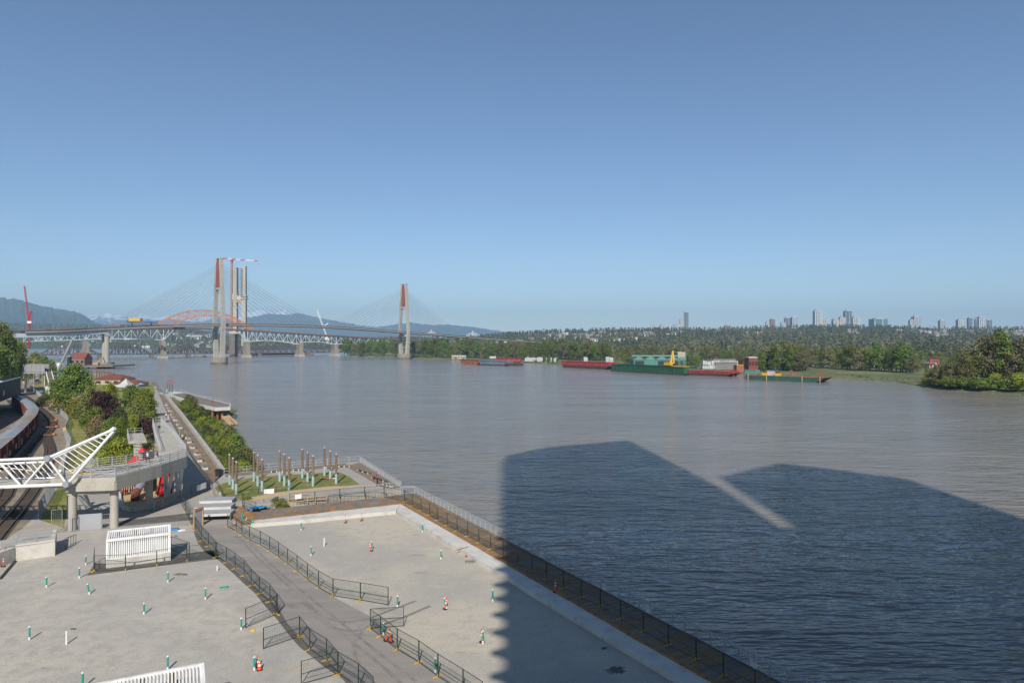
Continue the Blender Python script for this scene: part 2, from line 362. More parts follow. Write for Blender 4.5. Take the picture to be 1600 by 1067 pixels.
leaf('leaf_green', (0.042, 0.076, 0.012), (0.255, 0.325, 0.050))
leaf('leaf_bright', (0.085, 0.125, 0.012), (0.42, 0.43, 0.050))
leaf('leaf_olive', (0.066, 0.084, 0.020), (0.335, 0.335, 0.085))
leaf('leaf_plum', (0.028, 0.014, 0.014), (0.13, 0.062, 0.050))
leaf('leaf_dark', (0.036, 0.052, 0.018), (0.155, 0.180, 0.060))
leaf('leaf_grey', (0.085, 0.088, 0.035), (0.33, 0.30, 0.13))
leaf('leaf_far', (0.068, 0.080, 0.026), (0.315, 0.290, 0.105), 0.15)
leaf('leaf_straw', (0.20, 0.15, 0.06), (0.42, 0.33, 0.15))

def water_mat():
    m, n, l, b = nodes_of('river_water'); co = n.new('ShaderNodeNewGeometry').outputs['Position']
    # muddy river: silt gives the body colour, slow streaks of clearer and siltier water drift along it
    t = noise_node(n, l, co, 0.010, 5, 0.6, (1.0, 3.2, 1), (0, 0, 0.12))
    r_ = ramp(n, [(0.3, (0.188, 0.168, 0.144)), (0.7, (0.236, 0.207, 0.172))]); l.new(t.outputs['Fac'], r_.inputs[0])
    l.new(r_.outputs[0], b.inputs['Base Color'])
    b.inputs['IOR'].default_value = 1.333; b.inputs['Specular IOR Level'].default_value = 0.5
    # wind ruffles: broad bands of rougher and calmer surface
    tw = noise_node(n, l, co, 0.018, 4, 0.6, (0.55, 3.0, 1), (0, 0, 0.08))
    rr = n.new('ShaderNodeMapRange'); rr.inputs[1].default_value = 0.35; rr.inputs[2].default_value = 0.65
    rr.inputs[3].default_value = 0.09; rr.inputs[4].default_value = 0.2
    l.new(tw.outputs['Fac'], rr.inputs[0]); l.new(rr.outputs[0], b.inputs['Roughness'])
    w1 = noise_node(n, l, co, 0.34, 2, 0.5, (0.42, 1.3, 1), (0, 0, 0.16))
    w2 = noise_node(n, l, co, 1.0, 2, 0.5, (0.34, 1.25, 1), (0, 0, -0.22))
    ad = n.new('ShaderNodeMath'); ad.operation = 'MULTIPLY_ADD'; ad.inputs[1].default_value = 0.62
    w3 = noise_node(n, l, co, 0.085, 3, 0.5, (0.7, 1.5, 1), (0, 0, 0.5)); a3 = n.new('ShaderNodeMath'); a3.operation = 'MULTIPLY_ADD'; a3.inputs[1].default_value = 1.6
    l.new(w3.outputs['Fac'], a3.inputs[0]); l.new(w1.outputs['Fac'], a3.inputs[2])
    l.new(w2.outputs['Fac'], ad.inputs[0]); l.new(a3.outputs[0], ad.inputs[2])
    rs = n.new('ShaderNodeMapRange'); rs.inputs[1].default_value = 0.3; rs.inputs[2].default_value = 0.7
    rs.inputs[3].default_value = 0.38; rs.inputs[4].default_value = 1.0
    l.new(tw.outputs['Fac'], rs.inputs[0])
    bp = n.new('ShaderNodeBump'); bp.inputs['Distance'].default_value = 1.0
    l.new(rs.outputs[0], bp.inputs['Strength']); l.new(ad.outputs[0], bp.inputs['Height'])
    l.new(bp.outputs[0], b.inputs['Normal'])
    M['river_water'] = m
water_mat()

def snow_mat():
    m, n, l, b = nodes_of('snow_mountain'); g = n.new('ShaderNodeNewGeometry')
    sep = n.new('ShaderNodeSeparateXYZ'); l.new(g.outputs['Position'], sep.inputs[0])
    t = noise_node(n, l, g.outputs['Position'], 0.0026, 5, 0.65)
    ad = n.new('ShaderNodeMath'); ad.operation = 'MULTIPLY_ADD'; ad.inputs[1].default_value = 560.0
    l.new(t.outputs['Fac'], ad.inputs[0]); l.new(sep.outputs[2], ad.inputs[2])
    r_ = n.new('ShaderNodeMapRange'); r_.inputs[1].default_value = 730; r_.inputs[2].default_value = 790
    l.new(ad.outputs[0], r_.inputs[0])
    mx = n.new('ShaderNodeMix'); mx.data_type = 'RGBA'; l.new(r_.outputs[0], mx.inputs[0])
    mx.inputs[6].default_value = (0.06, 0.075, 0.07, 1); mx.inputs[7].default_value = (0.82, 0.83, 0.85, 1)
    l.new(mx.outputs[2], b.inputs['Base Color']); b.inputs['Roughness'].default_value = 0.9
    M['snow_mountain'] = m
snow_mat()
# ---------------------------------------------------------------- fast leaf meshes
def quads_mesh(name, co, mats, mi=None):
    """co: (n, 4, 3) array of quads"""
    n = len(co); me = bpy.data.meshes.new(name)
    me.vertices.add(n * 4); me.loops.add(n * 4); me.polygons.add(n)
    me.vertices.foreach_set('co', np.ascontiguousarray(co, dtype=np.float32).ravel())
    me.loops.foreach_set('vertex_index', np.arange(n * 4, dtype=np.int32))
    me.polygons.foreach_set('loop_start', np.arange(0, n * 4, 4, dtype=np.int32))
    for m in (mats if isinstance(mats, (list, tuple)) else [mats]): me.materials.append(M[m])
    if mi is not None: me.polygons.foreach_set('material_index', np.asarray(mi, dtype=np.int32))
    me.update(calc_edges=True); return me
def leaf_quads(pos, nrm, size, rs, aspect=0.75):
    """a quad at every position, tilted about its rough normal"""
    n = len(pos)
    nn = nrm + rs.normal(0, 0.55, (n, 3)); nn /= np.linalg.norm(nn, axis=1)[:, None] + 1e-9
    t = rs.normal(0, 1, (n, 3)); t -= nn * (t * nn).sum(1)[:, None]; t /= np.linalg.norm(t, axis=1)[:, None] + 1e-9
    b = np.cross(nn, t); s = (size * rs.uniform(0.6, 1.35, n))[:, None]
    t, b = t * s, b * s * aspect
    return np.stack([pos - t, pos - b * 0.9 + t * 0.1, pos + t, pos + b * 0.9 - t * 0.1], 1)
def lobe_leaves(lobes, n, size, rs, inner=0.7):
    L = np.array(lobes, float); w = (L[:, 3] * L[:, 4] * L[:, 5]) ** (2 / 3.0); k = rs.choice(len(L), n, p=w / w.sum())
    d = rs.normal(0, 1, (n, 3)); d /= np.linalg.norm(d, axis=1)[:, None]
    d[:, 2] = np.where(d[:, 2] < -0.55, -d[:, 2], d[:, 2])
    rad = rs.uniform(inner, 1.08, n)[:, None]
    # leaves gather in sprays: pull each towards one of a few points on its lobe
    pos = L[k, :3] + d * rad * L[k, 3:6]
    nq = max(8, n // 14); cen = pos[rs.choice(n, nq)]
    j = rs.integers(0, nq, n); same = k == k[0]
    pos = np.where(rs.random(n)[:, None] < 0.55, cen[j] + rs.normal(0, 1, (n, 3)) * (L[k, 3:6] * 0.16), pos)
    nr = pos - L[k, :3]; nr /= np.linalg.norm(nr, axis=1)[:, None] + 1e-9
    nr[:, 2] += 0.35
    return leaf_quads(pos, nr, np.full(n, size), rs)

# ---------------------------------------------------------------- river, banks, hills, mountains
tag(MB().sheet([(-6000, -900), (6000, -900), (6000, 6000), (-6000, 6000)], WATER).build('river', 'river_water'), kind='structure')

SHORE = [(545, 556.5), (600, 558.5), (660, 561), (720, 562.5), (800, 566), (870, 570), (950, 575), (1050, 579), (1160, 583), (1290, 591), (1400, 597), (1436, 604),
         (1500, 611), (1600, 617), (1750, 640)]
CREST = [(300, 527), (400, 530), (470, 535), (560, 536), (640, 535), (740, 532), (790, 527), (870, 522), (950, 520), (1070, 519), (1130, 520), (1200, 516),
         (1300, 515), (1430, 517), (1500, 518), (1600, 518), (1800, 518)]
def crest_d(px): return interp(px, [(400, 2600), (560, 2900), (800, 3200), (1800, 3300)])
def base_d(px): return interp(px, [(400, 1900), (560, 1800), (800, 1650), (1200, 1300), (1800, 1000)])
def hill_z(px, d):
    zc = EYE + (HY - interp(px, CREST)) / FPX * crest_d(px)
    t = max(0.0, min(1.0, (d - base_d(px)) / (crest_d(px) - base_d(px))))
    s_ = t * t * (3 - 2 * t) * 0.6 + t * 0.4
    return lerp(-3.0, zc, s_)
def far_land():
    mb = MB(); cols = []
    pxs = list(range(545, 1800, 15))
    for px in pxs:
        ds = FPX * (EYE - WATER) / (interp(px, SHORE) - HY); col = []
        far = crest_d(px) + 900
        for k, d in enumerate([ds - 6, ds, ds + 8, ds + 40] + [ds + 60 + (far - ds - 60) * (j / 26.0) for j in range(27)]):
            jit = mnoise.noise(Vector((px * 0.05, 3.1, 0))) * 6
            z = [WATER - 1.5, WATER + 0.15, WATER + 1.4, -3.2][k] if k < 4 else hill_z(px, d) + (mnoise.noise(Vector((px * 0.02, d * 0.004, 0))) * 6 if d > base_d(px) else 0)
            col.append(((px - CX) / FPX * (d + jit), d + jit, z))
        cols.append(col)
    n = len(cols[0]); vs = [v for c in cols for v in c]
    fs = [(i * n + j, (i + 1) * n + j, (i + 1) * n + j + 1, i * n + j + 1) for i in range(len(cols) - 1) for j in range(n - 1)]
    mb.add(vs, fs); mb.m = [1 if (f % (n - 1)) > 10 else 0 for f in range(len(fs))]
    tag(mb.build('far_bank_terrain', ['bank_soil', 'hill_soil']), kind='structure')
far_land()

UP_CREST = [(-120, 508), (40, 509), (100, 510), (180, 513), (250, 516), (300, 520), (340, 526), (400, 530), (470, 533), (560, 534)]
def up_z(px, d):
    dc = interp(px, [(-120, 5200), (180, 5000), (260, 3800), (560, 3600)]); db = 2750.0
    zc = EYE + (HY - interp(px, UP_CREST)) / FPX * dc
    t = max(0.0, min(1.0, (d - db) / (dc - db))); return lerp(-4.0, zc, t * t * (3 - 2 * t)), dc
def up_land():
    mb = MB(); cols = []
    for px in range(-160, 575, 15):
        dc = up_z(px, 0)[1]; far = dc + 900
        cols.append([((px - CX) / FPX * d, d, up_z(px, d)[0] - (2.0 if j == 0 else 0)) for j, d in enumerate([2690 + (far - 2690) * k / 16.0 for k in range(17)])])
    n = 17; vs = [v for c in cols for v in c]
    mb.add(vs, [(i * n + j, (i + 1) * n + j, (i + 1) * n + j + 1, i * n + j + 1) for i in range(len(cols) - 1) for j in range(n - 1)])
    tag(mb.build('upstream_hillside', 'hill_soil', smooth=True), kind='structure')
up_land()

def ridge(name, prof, d, mat, seed, rough, thick):
    mb = MB(); n = 12; cols = []
    a, b = prof[0][0], prof[-1][0]; steps = int((b - a) / 2.0)
    for i in range(steps + 1):
        px = a + (b - a) * i / steps
        ztop = EYE + (HY - interp(px, prof)) / FPX * d
        ztop += mnoise.fractal(Vector((px * 0.11, seed, 0)), 0.9, 2.0, 5) * rough
        col = []
        for j in range(n):
            t = j / (n - 1.0)                       # 0 at the crest, 1 at the foot in front
            dd = d - thick * t
            w = 1.0 - t
            z = ztop * (w ** 0.9) + (mnoise.fractal(Vector((px * 0.07, t * 6 + seed, 2.0)), 0.9, 2.0, 5) * rough * 2.2) * (1 - abs(2 * w - 1))
            col.append(((px - CX) / FPX * dd, dd, z - (60 if j == n - 1 else 0)))
        cols.append(col)
    vs = [v for c in cols for v in c]
    mb.add(vs, [(i * n + j, i * n + j + 1, (i + 1) * n + j + 1, (i + 1) * n + j) for i in range(steps) for j in range(n - 1)])
    tag(mb.build(name, mat, smooth=True), kind='structure')
ridge('mountain', [(-260, 478), (-120, 470), (-40, 464), (0, 465), (30, 468), (60, 477), (100, 484), (125, 489), (148, 503), (170, 512), (200, 525)], 8200, 'mountain_wood', 1.0, 20, 2600)
ridge('snow_mountains', [(60, 515), (110, 508), (140, 495), (152, 491), (160, 494), (172, 489), (180, 493), (196, 494), (205, 498), (222, 491), (240, 497), (262, 494), (300, 499), (340, 494),
                         (370, 496), (385, 489), (402, 486), (414, 484), (424, 492), (434, 489), (446, 484), (458, 493), (480, 500), (500, 505), (520, 512)], 15000, 'snow_mountain', 4.0, 42, 3000)
ridge('distant_ridge', [(330, 512), (380, 498), (420, 490), (450, 492), (466, 489), (500, 497), (530, 502), (560, 508), (590, 511), (615, 507), (640, 504), (680, 508), (700, 507), (740, 511), (780, 517),
                        (850, 523), (900, 526)], 13500, 'mountain_wood', 9.0, 20, 2600)

# ---------------------------------------------------------------- houses and towers on the hills
HOUSES = []
def make_house(wall, roof, flat):
    t = thing('hillside_house', '', 'house')
    MB().box((0, 0, 2.8), (14, 10, 5.6)).build('wall', wall, t, local=True)
    rb = MB()
    if flat: rb.box((0, 0, 5.9), (14.8, 10.8, 0.6))
    else:
        rb.add([(-7.6, -5.6, 5.6), (7.6, -5.6, 5.6), (7.6, 5.6, 5.6), (-7.6, 5.6, 5.6), (-7.6, 0, 8.6), (7.6, 0, 8.6)],
               [(0, 1, 5, 4), (2, 3, 4, 5), (3, 0, 4), (1, 2, 5), (3, 2, 1, 0)])
    rb.build('roof', roof, t, local=True)
    wb = MB()
    for x in (-4.6, 0.0, 4.6):
        wb.box((x, -5.03, 3.2), (2.0, 0.1, 1.6))
    wb.build('window_row', 'tinted_glass', t, local=True)
    return t
house_a = make_house('house_white', 'house_roof', False); house_b = make_house('house_tan', 'house_roof', False); house_c = make_house('house_white', 'house_white', True)
hr = random.Random(5)
def house_zone(n, x0, x1, t0, t1, label, group, up=False):
    for k, px in enumerate(sorted(hr.uniform(x0, x1) for _ in range(n))):
        t = hr.uniform(t0, t1)
        if up: dc = up_z(px, 0)[1]; d = lerp(2750, dc, t); z = up_z(px, d)[0]
        else: d = lerp(base_d(px), crest_d(px), t); z = hill_z(px, d)
        x = (px - CX) / FPX * d; HOUSES.append((x, d))
        s_ = hr.uniform(0.9, 1.7)
        put(hr.choice([house_a, house_a, house_b, house_c]), (x, d, z + 1.5), hr.uniform(-0.5, 0.5) - x / d * 0.6, '%s, %s from the left' % (label, ORD[k]), group, (s_ * hr.uniform(0.9, 1.8), s_, s_ * hr.uniform(0.9, 1.3)))
house_zone(46, 1435, 1610, 0.52, 0.93, 'small pale hillside house below the right-hand towers', 'houses on the right-hand hillside')
house_zone(26, 860, 1000, 0.40, 0.85, 'small white house on the wooded slope behind the barges', 'houses on the middle hillside')
house_zone(10, 690, 860, 0.40, 0.80, 'small white house on the slope right of the cable-stayed bridge', 'houses right of the bridge')
house_zone(16, 1000, 1430, 0.55, 0.92, 'small house between the lone tall tower and the teal block', 'houses on the tower hillside')
house_zone(26, 250, 335, 0.10, 0.75, 'small pale house on the wooded shore below the orange arch', 'houses on the upstream shore', True)
house_zone(12, 60, 240, 0.05, 0.4, 'small pale house on the shore under the steel truss approach', 'houses under the truss', True)
def long_block(px0, px1, py, t, label, mat='house_white'):
    pm = (px0 + px1) / 2; d = lerp(base_d(pm), crest_d(pm), t); a, b = Q(px0, py, d), Q(px1, py, d); L = (b - a).length; z = hill_z(pm, d)
    o = thing('apartment_block', label, 'building', ((a.x + b.x) / 2, d, z))
    top = a.z - z; HOUSES.extend([(lerp(a.x, b.x, k / 6), d) for k in range(7)])
    MB().box((0, 0, top / 2), (L, 16, top)).build('wall', mat, o, local=True)
    MB().box((0, 0, top + 0.7), (L + 1.5, 17, 1.4)).build('roof', 'house_roof', o, local=True)
    n = max(3, int(L / 14))
    for k in range(n):
        for lv in (0.45, 0.8):
            MB().box((-L / 2 + (k + 0.5) * L / n, -8.05, top * lv), (L / n * 0.6, 0.3, 2.2)).build('window', 'tinted_glass', o, local=True)
long_block(1357, 1417, 516.5, 0.93, 'long white apartment block on the crest below the teal tower')
long_block(1545, 1600, 517.5, 0.90, 'long low pale building on the crest at the right edge of the photo')
long_block(1485, 1503, 551.5, 0.25, 'low white warehouse roof at the foot of the right-hand hill')
long_block(1507, 1524, 548, 0.25, 'second low white warehouse beside the right-hand tree mass')

TOWERS = [(1136, 9, 509, 'tower_brown', 'squat brown block standing alone on the ridge left of the towers'),
          (1199, 5, 503, 'tower_white', 'narrow white tower just left of the brown tower on the ridge'),
          (1206.5, 7, 499, 'tower_brown', 'brown tower with a mast on the ridge'),
          (1223, 6, 504, 'tower_white', 'low white tower between the brown and dark grey towers'),
          (1230, 8, 497, 'tower_glass', 'dark grey flat-topped tower on the ridge, left of its lighter twin'),
          (1240.6, 9, 496, 'tower_grey', 'light grey tower right of the dark grey one on the ridge'),
          (1277, 11, 485.5, 'tower_white', 'tall white tower, highest of the left-hand skyline cluster'),
          (1287, 9, 500, 'tower_cream', 'short tan block at the foot of the tall white tower'),
          (1305, 9, 499, 'tower_cream', 'short tan tower left of the glass skyscraper'),
          (1315, 8, 496, 'tower_white', 'white tower close on the left of the glass skyscraper'),
          (1324, 10, 486, 'tower_glass', 'tall dark glass skyscraper with a pale cap in the skyline cluster'),
          (1336, 11, 496, 'tower_white', 'broad white tower right of the glass skyscraper'),
          (1372, 22, 498.5, 'tower_teal', 'wide teal glass block standing alone on the ridge'),
          (1424, 7, 500, 'tower_white', 'lower left half of the pale grey pair on the ridge'),
          (1431, 11, 495, 'tower_grey', 'pale grey tower with a dark cap, taller of the pair'),
          (1471, 8, 501, 'tower_grey', 'small two-tone tower midway between the pale pair and the right cluster'),
          (1499, 8, 500, 'tower_white', 'small white tower with dark top, left of the right cluster'),
          (1515, 6, 497, 'tower_glass', 'slim dark tower, first of the right cluster on the ridge'),
          (1525, 4, 499, 'tower_glass', 'slim dark slab against the left of the white right-hand tower'),
          (1532, 10, 496, 'tower_white', 'white tower, largest of the right-hand cluster'),
          (1543, 9, 500, 'tower_glass', 'blue glass tower, rightmost on the ridge'),
          (1072, 6.5, 488, 'tower_glass', 'lone very tall dark tower on the wooded ridge'),
          (1064.5, 6, 499, 'tower_white', 'white tower standing against the lone tall dark tower'),
          (1057, 8, 507, 'tower_white', 'low white stepped block left of the lone tall tower'),
          (1036, 9, 507, 'tower_white', 'low white domed block left of the lone tall tower, apart from it'),
          (1023, 6, 509, 'tower_white', 'leftmost small white block on the wooded ridge')]
def skyline_tower(px, w, top, mat, label, d=3650.0):
    wd = w / FPX * d; x = (px - CX) / FPX * d; zt = EYE + (HY - top) / FPX * d; z0 = 30.0; h = zt - z0
    o = thing('skyline_tower', label, 'tower', (x, d, z0)); pale = mat in ('tower_white', 'tower_cream', 'tower_brown')
    MB().box((0, 0, h / 2), (wd * 0.94, wd * 0.8, h)).build('wall', 'tower_glass' if pale else mat, o, local=True)
    mb = MB(); n = max(3, int(h / 7))
    for k in range(1, n + 1): mb.box((0, 0, h * k / n - 1.2), (wd * 0.97, wd * 0.84, 2.6 if pale else 1.0))
    mb.build('floor_slabs', mat if pale else 'tower_grey', o, local=True)
    pb = MB()
    for xx in ((-0.44, -0.12, 0.2, 0.44) if pale else (-0.46, 0.1)): pb.box((xx * wd, -wd * 0.41, h / 2 - 0.3), (wd * (0.16 if pale else 0.06), wd * 0.06, h))
    pb.build('wall_piers', mat if pale else 'tower_white', o, local=True)
    MB().box((0, 0, h + 2.0), (wd * 0.55, wd * 0.5, 6.0)).build('roof_cap', 'tower_grey' if pale else 'tower_white', o, local=True)
for a in TOWERS: skyline_tower(*a)

# ---------------------------------------------------------------- hillside woods (one mass)
def woods():
    rs = np.random.default_rng(11); con, dec = [], []
    H = np.array(HOUSES)
    def grow(px, d, z, kind, h):
        x = (px - CX) / FPX * d
        dx, dy = H[:, 0] - x, H[:, 1] - d
        if (((abs(dx) < 15) & (dy > -14) & (dy < 70))).any(): return
        n = 22; w = h * (0.17 if kind else 0.36)
        if kind:
            t = rs.uniform(0, 1, n) ** 0.8; a = rs.uniform(0, 6.283, n); r = w * (1 - t) * rs.uniform(0.6, 1.15, n) + 0.3
            pos = np.stack([x + r * np.cos(a), d + r * np.sin(a), z + h * (0.08 + 0.92 * t)], 1)
            nr = np.stack([np.cos(a), np.sin(a), np.full(n, 0.5)], 1); q = leaf_quads(pos, nr, np.full(n, h * 0.10), rs, 0.9); con.append(q)
        else:
            dv = rs.normal(0, 1, (n, 3)); dv /= np.linalg.norm(dv, axis=1)[:, None]; dv[:, 2] = abs(dv[:, 2]) * 1.0 - 0.25
            pos = np.array([x, d, z + h * 0.5]) + dv * np.array([w, w, h * 0.5]) * rs.uniform(0.6, 1.05, n)[:, None]
            q = leaf_quads(pos, dv + np.array([0, 0, 0.3]), np.full(n, h * 0.16), rs, 0.9); dec.append(q)
    for _ in range(9500):
        px = rs.uniform(545, 1660); t = rs.uniform(0, 1) ** 0.85 * 1.08; d = lerp(base_d(px) - 150, crest_d(px), t)
        nz = mnoise.noise(Vector((px * 0.012, d * 0.003, 5)))
        kind = rs.random() < (0.10 + 0.45 * t + nz * 0.9)
        h = rs.uniform(16, 28) if kind else rs.uniform(10, 19)
        grow(px, d, hill_z(px, d), kind, h)
    for _ in range(4200):
        px = rs.uniform(-60, 575); dc = up_z(px, 0)[1]; t = rs.uniform(0, 1) ** 0.7 * 1.06; d = lerp(2760, dc, t)
        grow(px, d, up_z(px, d)[0], rs.random() < 0.45, rs.uniform(14, 26))
    tag(obj('conifer_forest', quads_mesh('conifer_forest', np.concatenate(con), 'leaf_dark')), 'dark conifers covering the far hills in one mass', 'forest', kind='stuff')
    tag(obj('broadleaf_forest', quads_mesh('broadleaf_forest', np.concatenate(dec), 'leaf_far')), 'mixed green broadleaf woods covering the far hills', 'forest', kind='stuff')
woods()

# ---------------------------------------------------------------- the two towers behind the camera whose shadows lie on the river
def glass_tower(name, label, plan, top, wide=None):
    o = thing(name, label, 'tower', (plan[0][0], plan[0][1], 0))
    MB().prism(plan, 0.0, top).build('wall', 'tower_glass', o)
    mb = MB(); cx = sum(p[0] for p in plan) / len(plan); cyy = sum(p[1] for p in plan) / len(plan)
    for k in range(1, int(top / 3.05) + 1):
        mb.prism([(cx + (p[0] - cx) * 1.006, cyy + (p[1] - cyy) * 1.006) for p in plan], k * 3.05 - 0.3, k * 3.05)
    mb.build('floor_slabs', 'tower_white', o)
    if wide: MB().prism(wide[0], 0.0, wide[1]).build('shadow_wing', 'tower_grey', o)  # unseen wing added to end the sunlit gap between the tower shadows
    return o
t1 = glass_tower('residential_tower', 'tall balconied glass tower behind the camera, shading the boardwalk', [(1.0, -4), (12, 10), (38, 24), (43.5, -26), (45.4, -45), (1.0, -60)], 141.0)
bal = MB().loft([(0.95, -0.2, -1.1), (-0.95, -0.2, -0.12), (-0.95, -0.2, 0.12), (0.95, -0.2, 1.1)], [(0.95, 0.2, -1.1), (-0.95, 0.2, -0.12), (-0.95, 0.2, 0.12), (0.95, 0.2, 1.1)]).mesh('balcony_shadow_fin', 'tower_white')  # wedge fins standing for balconies, shaped to cast the toothed shadow edge
for k in range(1, 46):
    b_ = obj('balcony_shadow_fin', bal, t1); b_.location = (-0.92, -2.5, k * 3.05)
glass_tower('residential_tower', 'second tall glass tower farther behind the camera, shading the right of the river', [(48.7, -56), (69, -39), (75, -44), (89, -58), (89, -100), (48.7, -100)], 160.0,
            ([(45.8, -60), (48.6, -60), (48.6, -95), (45.8, -95)], 130.5))

# ---------------------------------------------------------------- haze over the whole valley
def haze():
    m = bpy.data.materials.new('valley_haze'); m.use_nodes = True; n, l = m.node_tree.nodes, m.node_tree.links
    n.clear(); out = n.new('ShaderNodeOutputMaterial'); v = n.new('ShaderNodeVolumePrincipled')
    v.inputs['Color'].default_value = (0.48, 0.74, 1.0, 1); v.inputs['Density'].default_value = 0.00009; v.inputs['Anisotropy'].default_value = 0.0
    l.new(v.outputs[0], out.inputs['Volume']); M['valley_haze'] = m
    o = MB().box((-1500, 8000, 386), (30000, 18000, 784)).build('haze', 'valley_haze'); tag(o, kind='stuff')
    o.display_type = 'WIRE'
haze()
# ---------------------------------------------------------------- cable-stayed bridge
AX = Vector((203.0, 262.0, 0)).normalized(); TX = Vector((AX.y, -AX.x, 0))          # along and across the deck
TW1, TW2 = Vector((-387.0, 902.0, 0)), Vector((-184.0, 1164.0, 0))
DECK = [(Vector((-640, 560, 31.0))), Vector((-512, 715, 35.0)), Vector((-472, 793, 39.8)), Vector((-387, 902, 47.0)), Vector((-285, 1033, 47.2)), Vector((-184, 1164, 40.5)), Vector((-99, 1273, 34.0)), Vector((5, 1408, 26.5)), Vector((140, 1580, 17.5))]
def deck_at(t):                                          # smooth line through the deck points
    n = len(DECK) - 1; i = max(0, min(n - 1, int(t))); u = t - i
    p = [DECK[max(0, min(n, i + k))] for k in (-1, 0, 1, 2)]
    return 0.5 * ((2 * p[1]) + (p[2] - p[0]) * u + (2 * p[0] - 5 * p[1] + 4 * p[2] - p[3]) * u * u + (3 * p[1] - p[0] - 3 * p[2] + p[3]) * u ** 3)
def strip(mb, pts, w, h, up=Vector((0, 0, 1))):
    """a beam of rectangular section swept along points; the points are its top centre"""
    rings = []
    for i, p in enumerate(pts):
        d = (pts[min(i + 1, len(pts) - 1)] - pts[max(i - 1, 0)]); d.z = 0; d.normalize(); x = Vector((d.y, -d.x, 0))
        rings.append([p - x * w / 2 - up * h, p + x * w / 2 - up * h, p + x * w / 2, p - x * w / 2])
    vs = [v for r_ in rings for v in r_]; n = len(rings)
    fs = [(i * 4 + k, i * 4 + (k + 1) % 4, i * 4 + 4 + (k + 1) % 4, i * 4 + 4 + k) for i in range(n - 1) for k in range(4)]
    mb.add(vs, fs + [(3, 2, 1, 0), tuple((n - 1) * 4 + k for k in range(4))]); return mb
sky_bridge = thing('cable_stayed_bridge', 'concrete cable-stayed bridge with two tall red-panelled towers spanning the river', 'bridge', tuple(TW1))
dp = [deck_at(t / 8.0) for t in range(8, 65)]
strip(MB(), dp, 12.5, 1.1).build('deck', 'bridge_concrete', sky_bridge)
for sgn in (-1, 1):
    side = []
    for i, p in enumerate(dp):
        d = dp[min(i + 1, len(dp) - 1)] - dp[max(i - 1, 0)]; d.z = 0; d.normalize(); side.append(p + Vector((d.y, -d.x, 0)) * (5.6 * sgn) + Vector((0, 0, -1.102)))
    strip(MB(), side, 0.9, 1.0).build('edge_girder', 'deck_dark', sky_bridge)
    strip(MB(), [p + Vector((0, 0, 2.5)) for p in side], 0.25, 1.35).build('parapet', 'deck_dark', sky_bridge)
lp = [deck_at(t / 8.0) + Vector((0, 0, -1.1)) for t in range(0, 17)]
strip(MB(), lp, 9.0, 4.6).build('approach_girder', 'girder_blue', sky_bridge)
strip(MB(), [p + Vector((0, 0, 2.6)) for p in lp[:9]], 11.5, 1.49).build('approach_deck', 'deck_dark', sky_bridge)
def bridge_tower(c, zt, zd, name='tower'):
    """two inclined legs, widest at deck level, joined by a red panel above and a beam below the deck"""
    for sgn in (-1, 1):
        prof = [(WATER + 9, 7.4, 6.0, 4.2), (zd - 14, 9.6, 5.4, 3.8), (zd - 3, 10.4, 5.2, 3.6), (zd + 4, 10.4, 5.0, 3.5), (zt - 50, 7.9, 4.7, 3.4), (zt, 4.7, 4.3, 3.2)]
        mb = MB(); rings = []
        for z, off, L, W in prof:
            q = c + TX * (off * sgn); rings.append([(q + AX * (a * L / 2) + TX * (b * W / 2) + Vector((0, 0, z)))[:] for a, b in ((-1, -1), (1, -1), (1, 1), (-1, 1))])
        vs = [v for r_ in rings for v in r_]; n = len(rings)
        mb.add(vs, [(i * 4 + k, i * 4 + 4 + k, i * 4 + 4 + (k + 1) % 4, i * 4 + (k + 1) % 4) for i in range(n - 1) for k in range(4)] + [(0, 1, 2, 3), tuple((n - 1) * 4 + k for k in (3, 2, 1, 0))])
        leg = mb.build('tower_leg', 'bridge_concrete', sky_bridge)
        jb = MB()
        for k in range(1, 14):                                                            # casting joints, slightly proud
            z = WATER + 9 + (zt - WATER - 9) * k / 14.0; off = interp(z, [(a[0], a[1]) for a in prof]); L = interp(z, [(a[0], a[2]) for a in prof]); W = interp(z, [(a[0], a[3]) for a in prof])
            q = c + TX * (off * sgn) + Vector((0, 0, z)); rz = math.atan2(AX.y, AX.x); jb.box(q, (L + 0.12, W + 0.12, 0.25), rz)
        jb.build('casting_joints', 'pier_stone', leg)
    rz = math.atan2(AX.y, AX.x)
    q0, q1 = zt - 38, zt - 3
    ring = lambda z, half: [(c + AX * (a * 2.1) + TX * (b * half) + Vector((0, 0, z)))[:] for a, b in ((-1, -1), (1, -1), (1, 1), (-1, 1))]
    MB().loft(ring(q0, 5.6), ring(q1, 3.2)).build('red_panel', 'red_panel', sky_bridge)
    MB().box(c + Vector((0, 0, q0 - 1.3)), (4.0, 12.4, 2.6), rz).build('upper_beam', 'bridge_concrete', sky_bridge)
    MB().box(c + Vector((0, 0, zt + 0.6)), (4.8, 13.0, 1.2), rz).build('tower_cap', 'bridge_concrete', sky_bridge)
    MB().box(c + Vector((0, 0, zd - 5.0)), (4.6, 18.5, 4.0), rz).build('deck_beam', 'bridge_concrete', sky_bridge)
    n = 20; f = [(c + AX * (10.5 * math.cos(6.283 * k / n)) + TX * (12.5 * math.sin(6.283 * k / n)))[:2] for k in range(n)]
    f2 = [(c + AX * (10.0 * math.cos(6.283 * k / n)) + TX * (12.0 * math.sin(6.283 * k / n)))[:2] for k in range(n)]
    MB().prism(f2, WATER - 2, WATER + 2.2).build('footing_base', 'dark_stone', sky_bridge)
    MB().prism(f, WATER + 2.2, WATER + 9.0).build('footing', 'pier_stone', sky_bridge)
bridge_tower(TW1, 134.0, 47.0); bridge_tower(TW2, 122.0, 40.5)
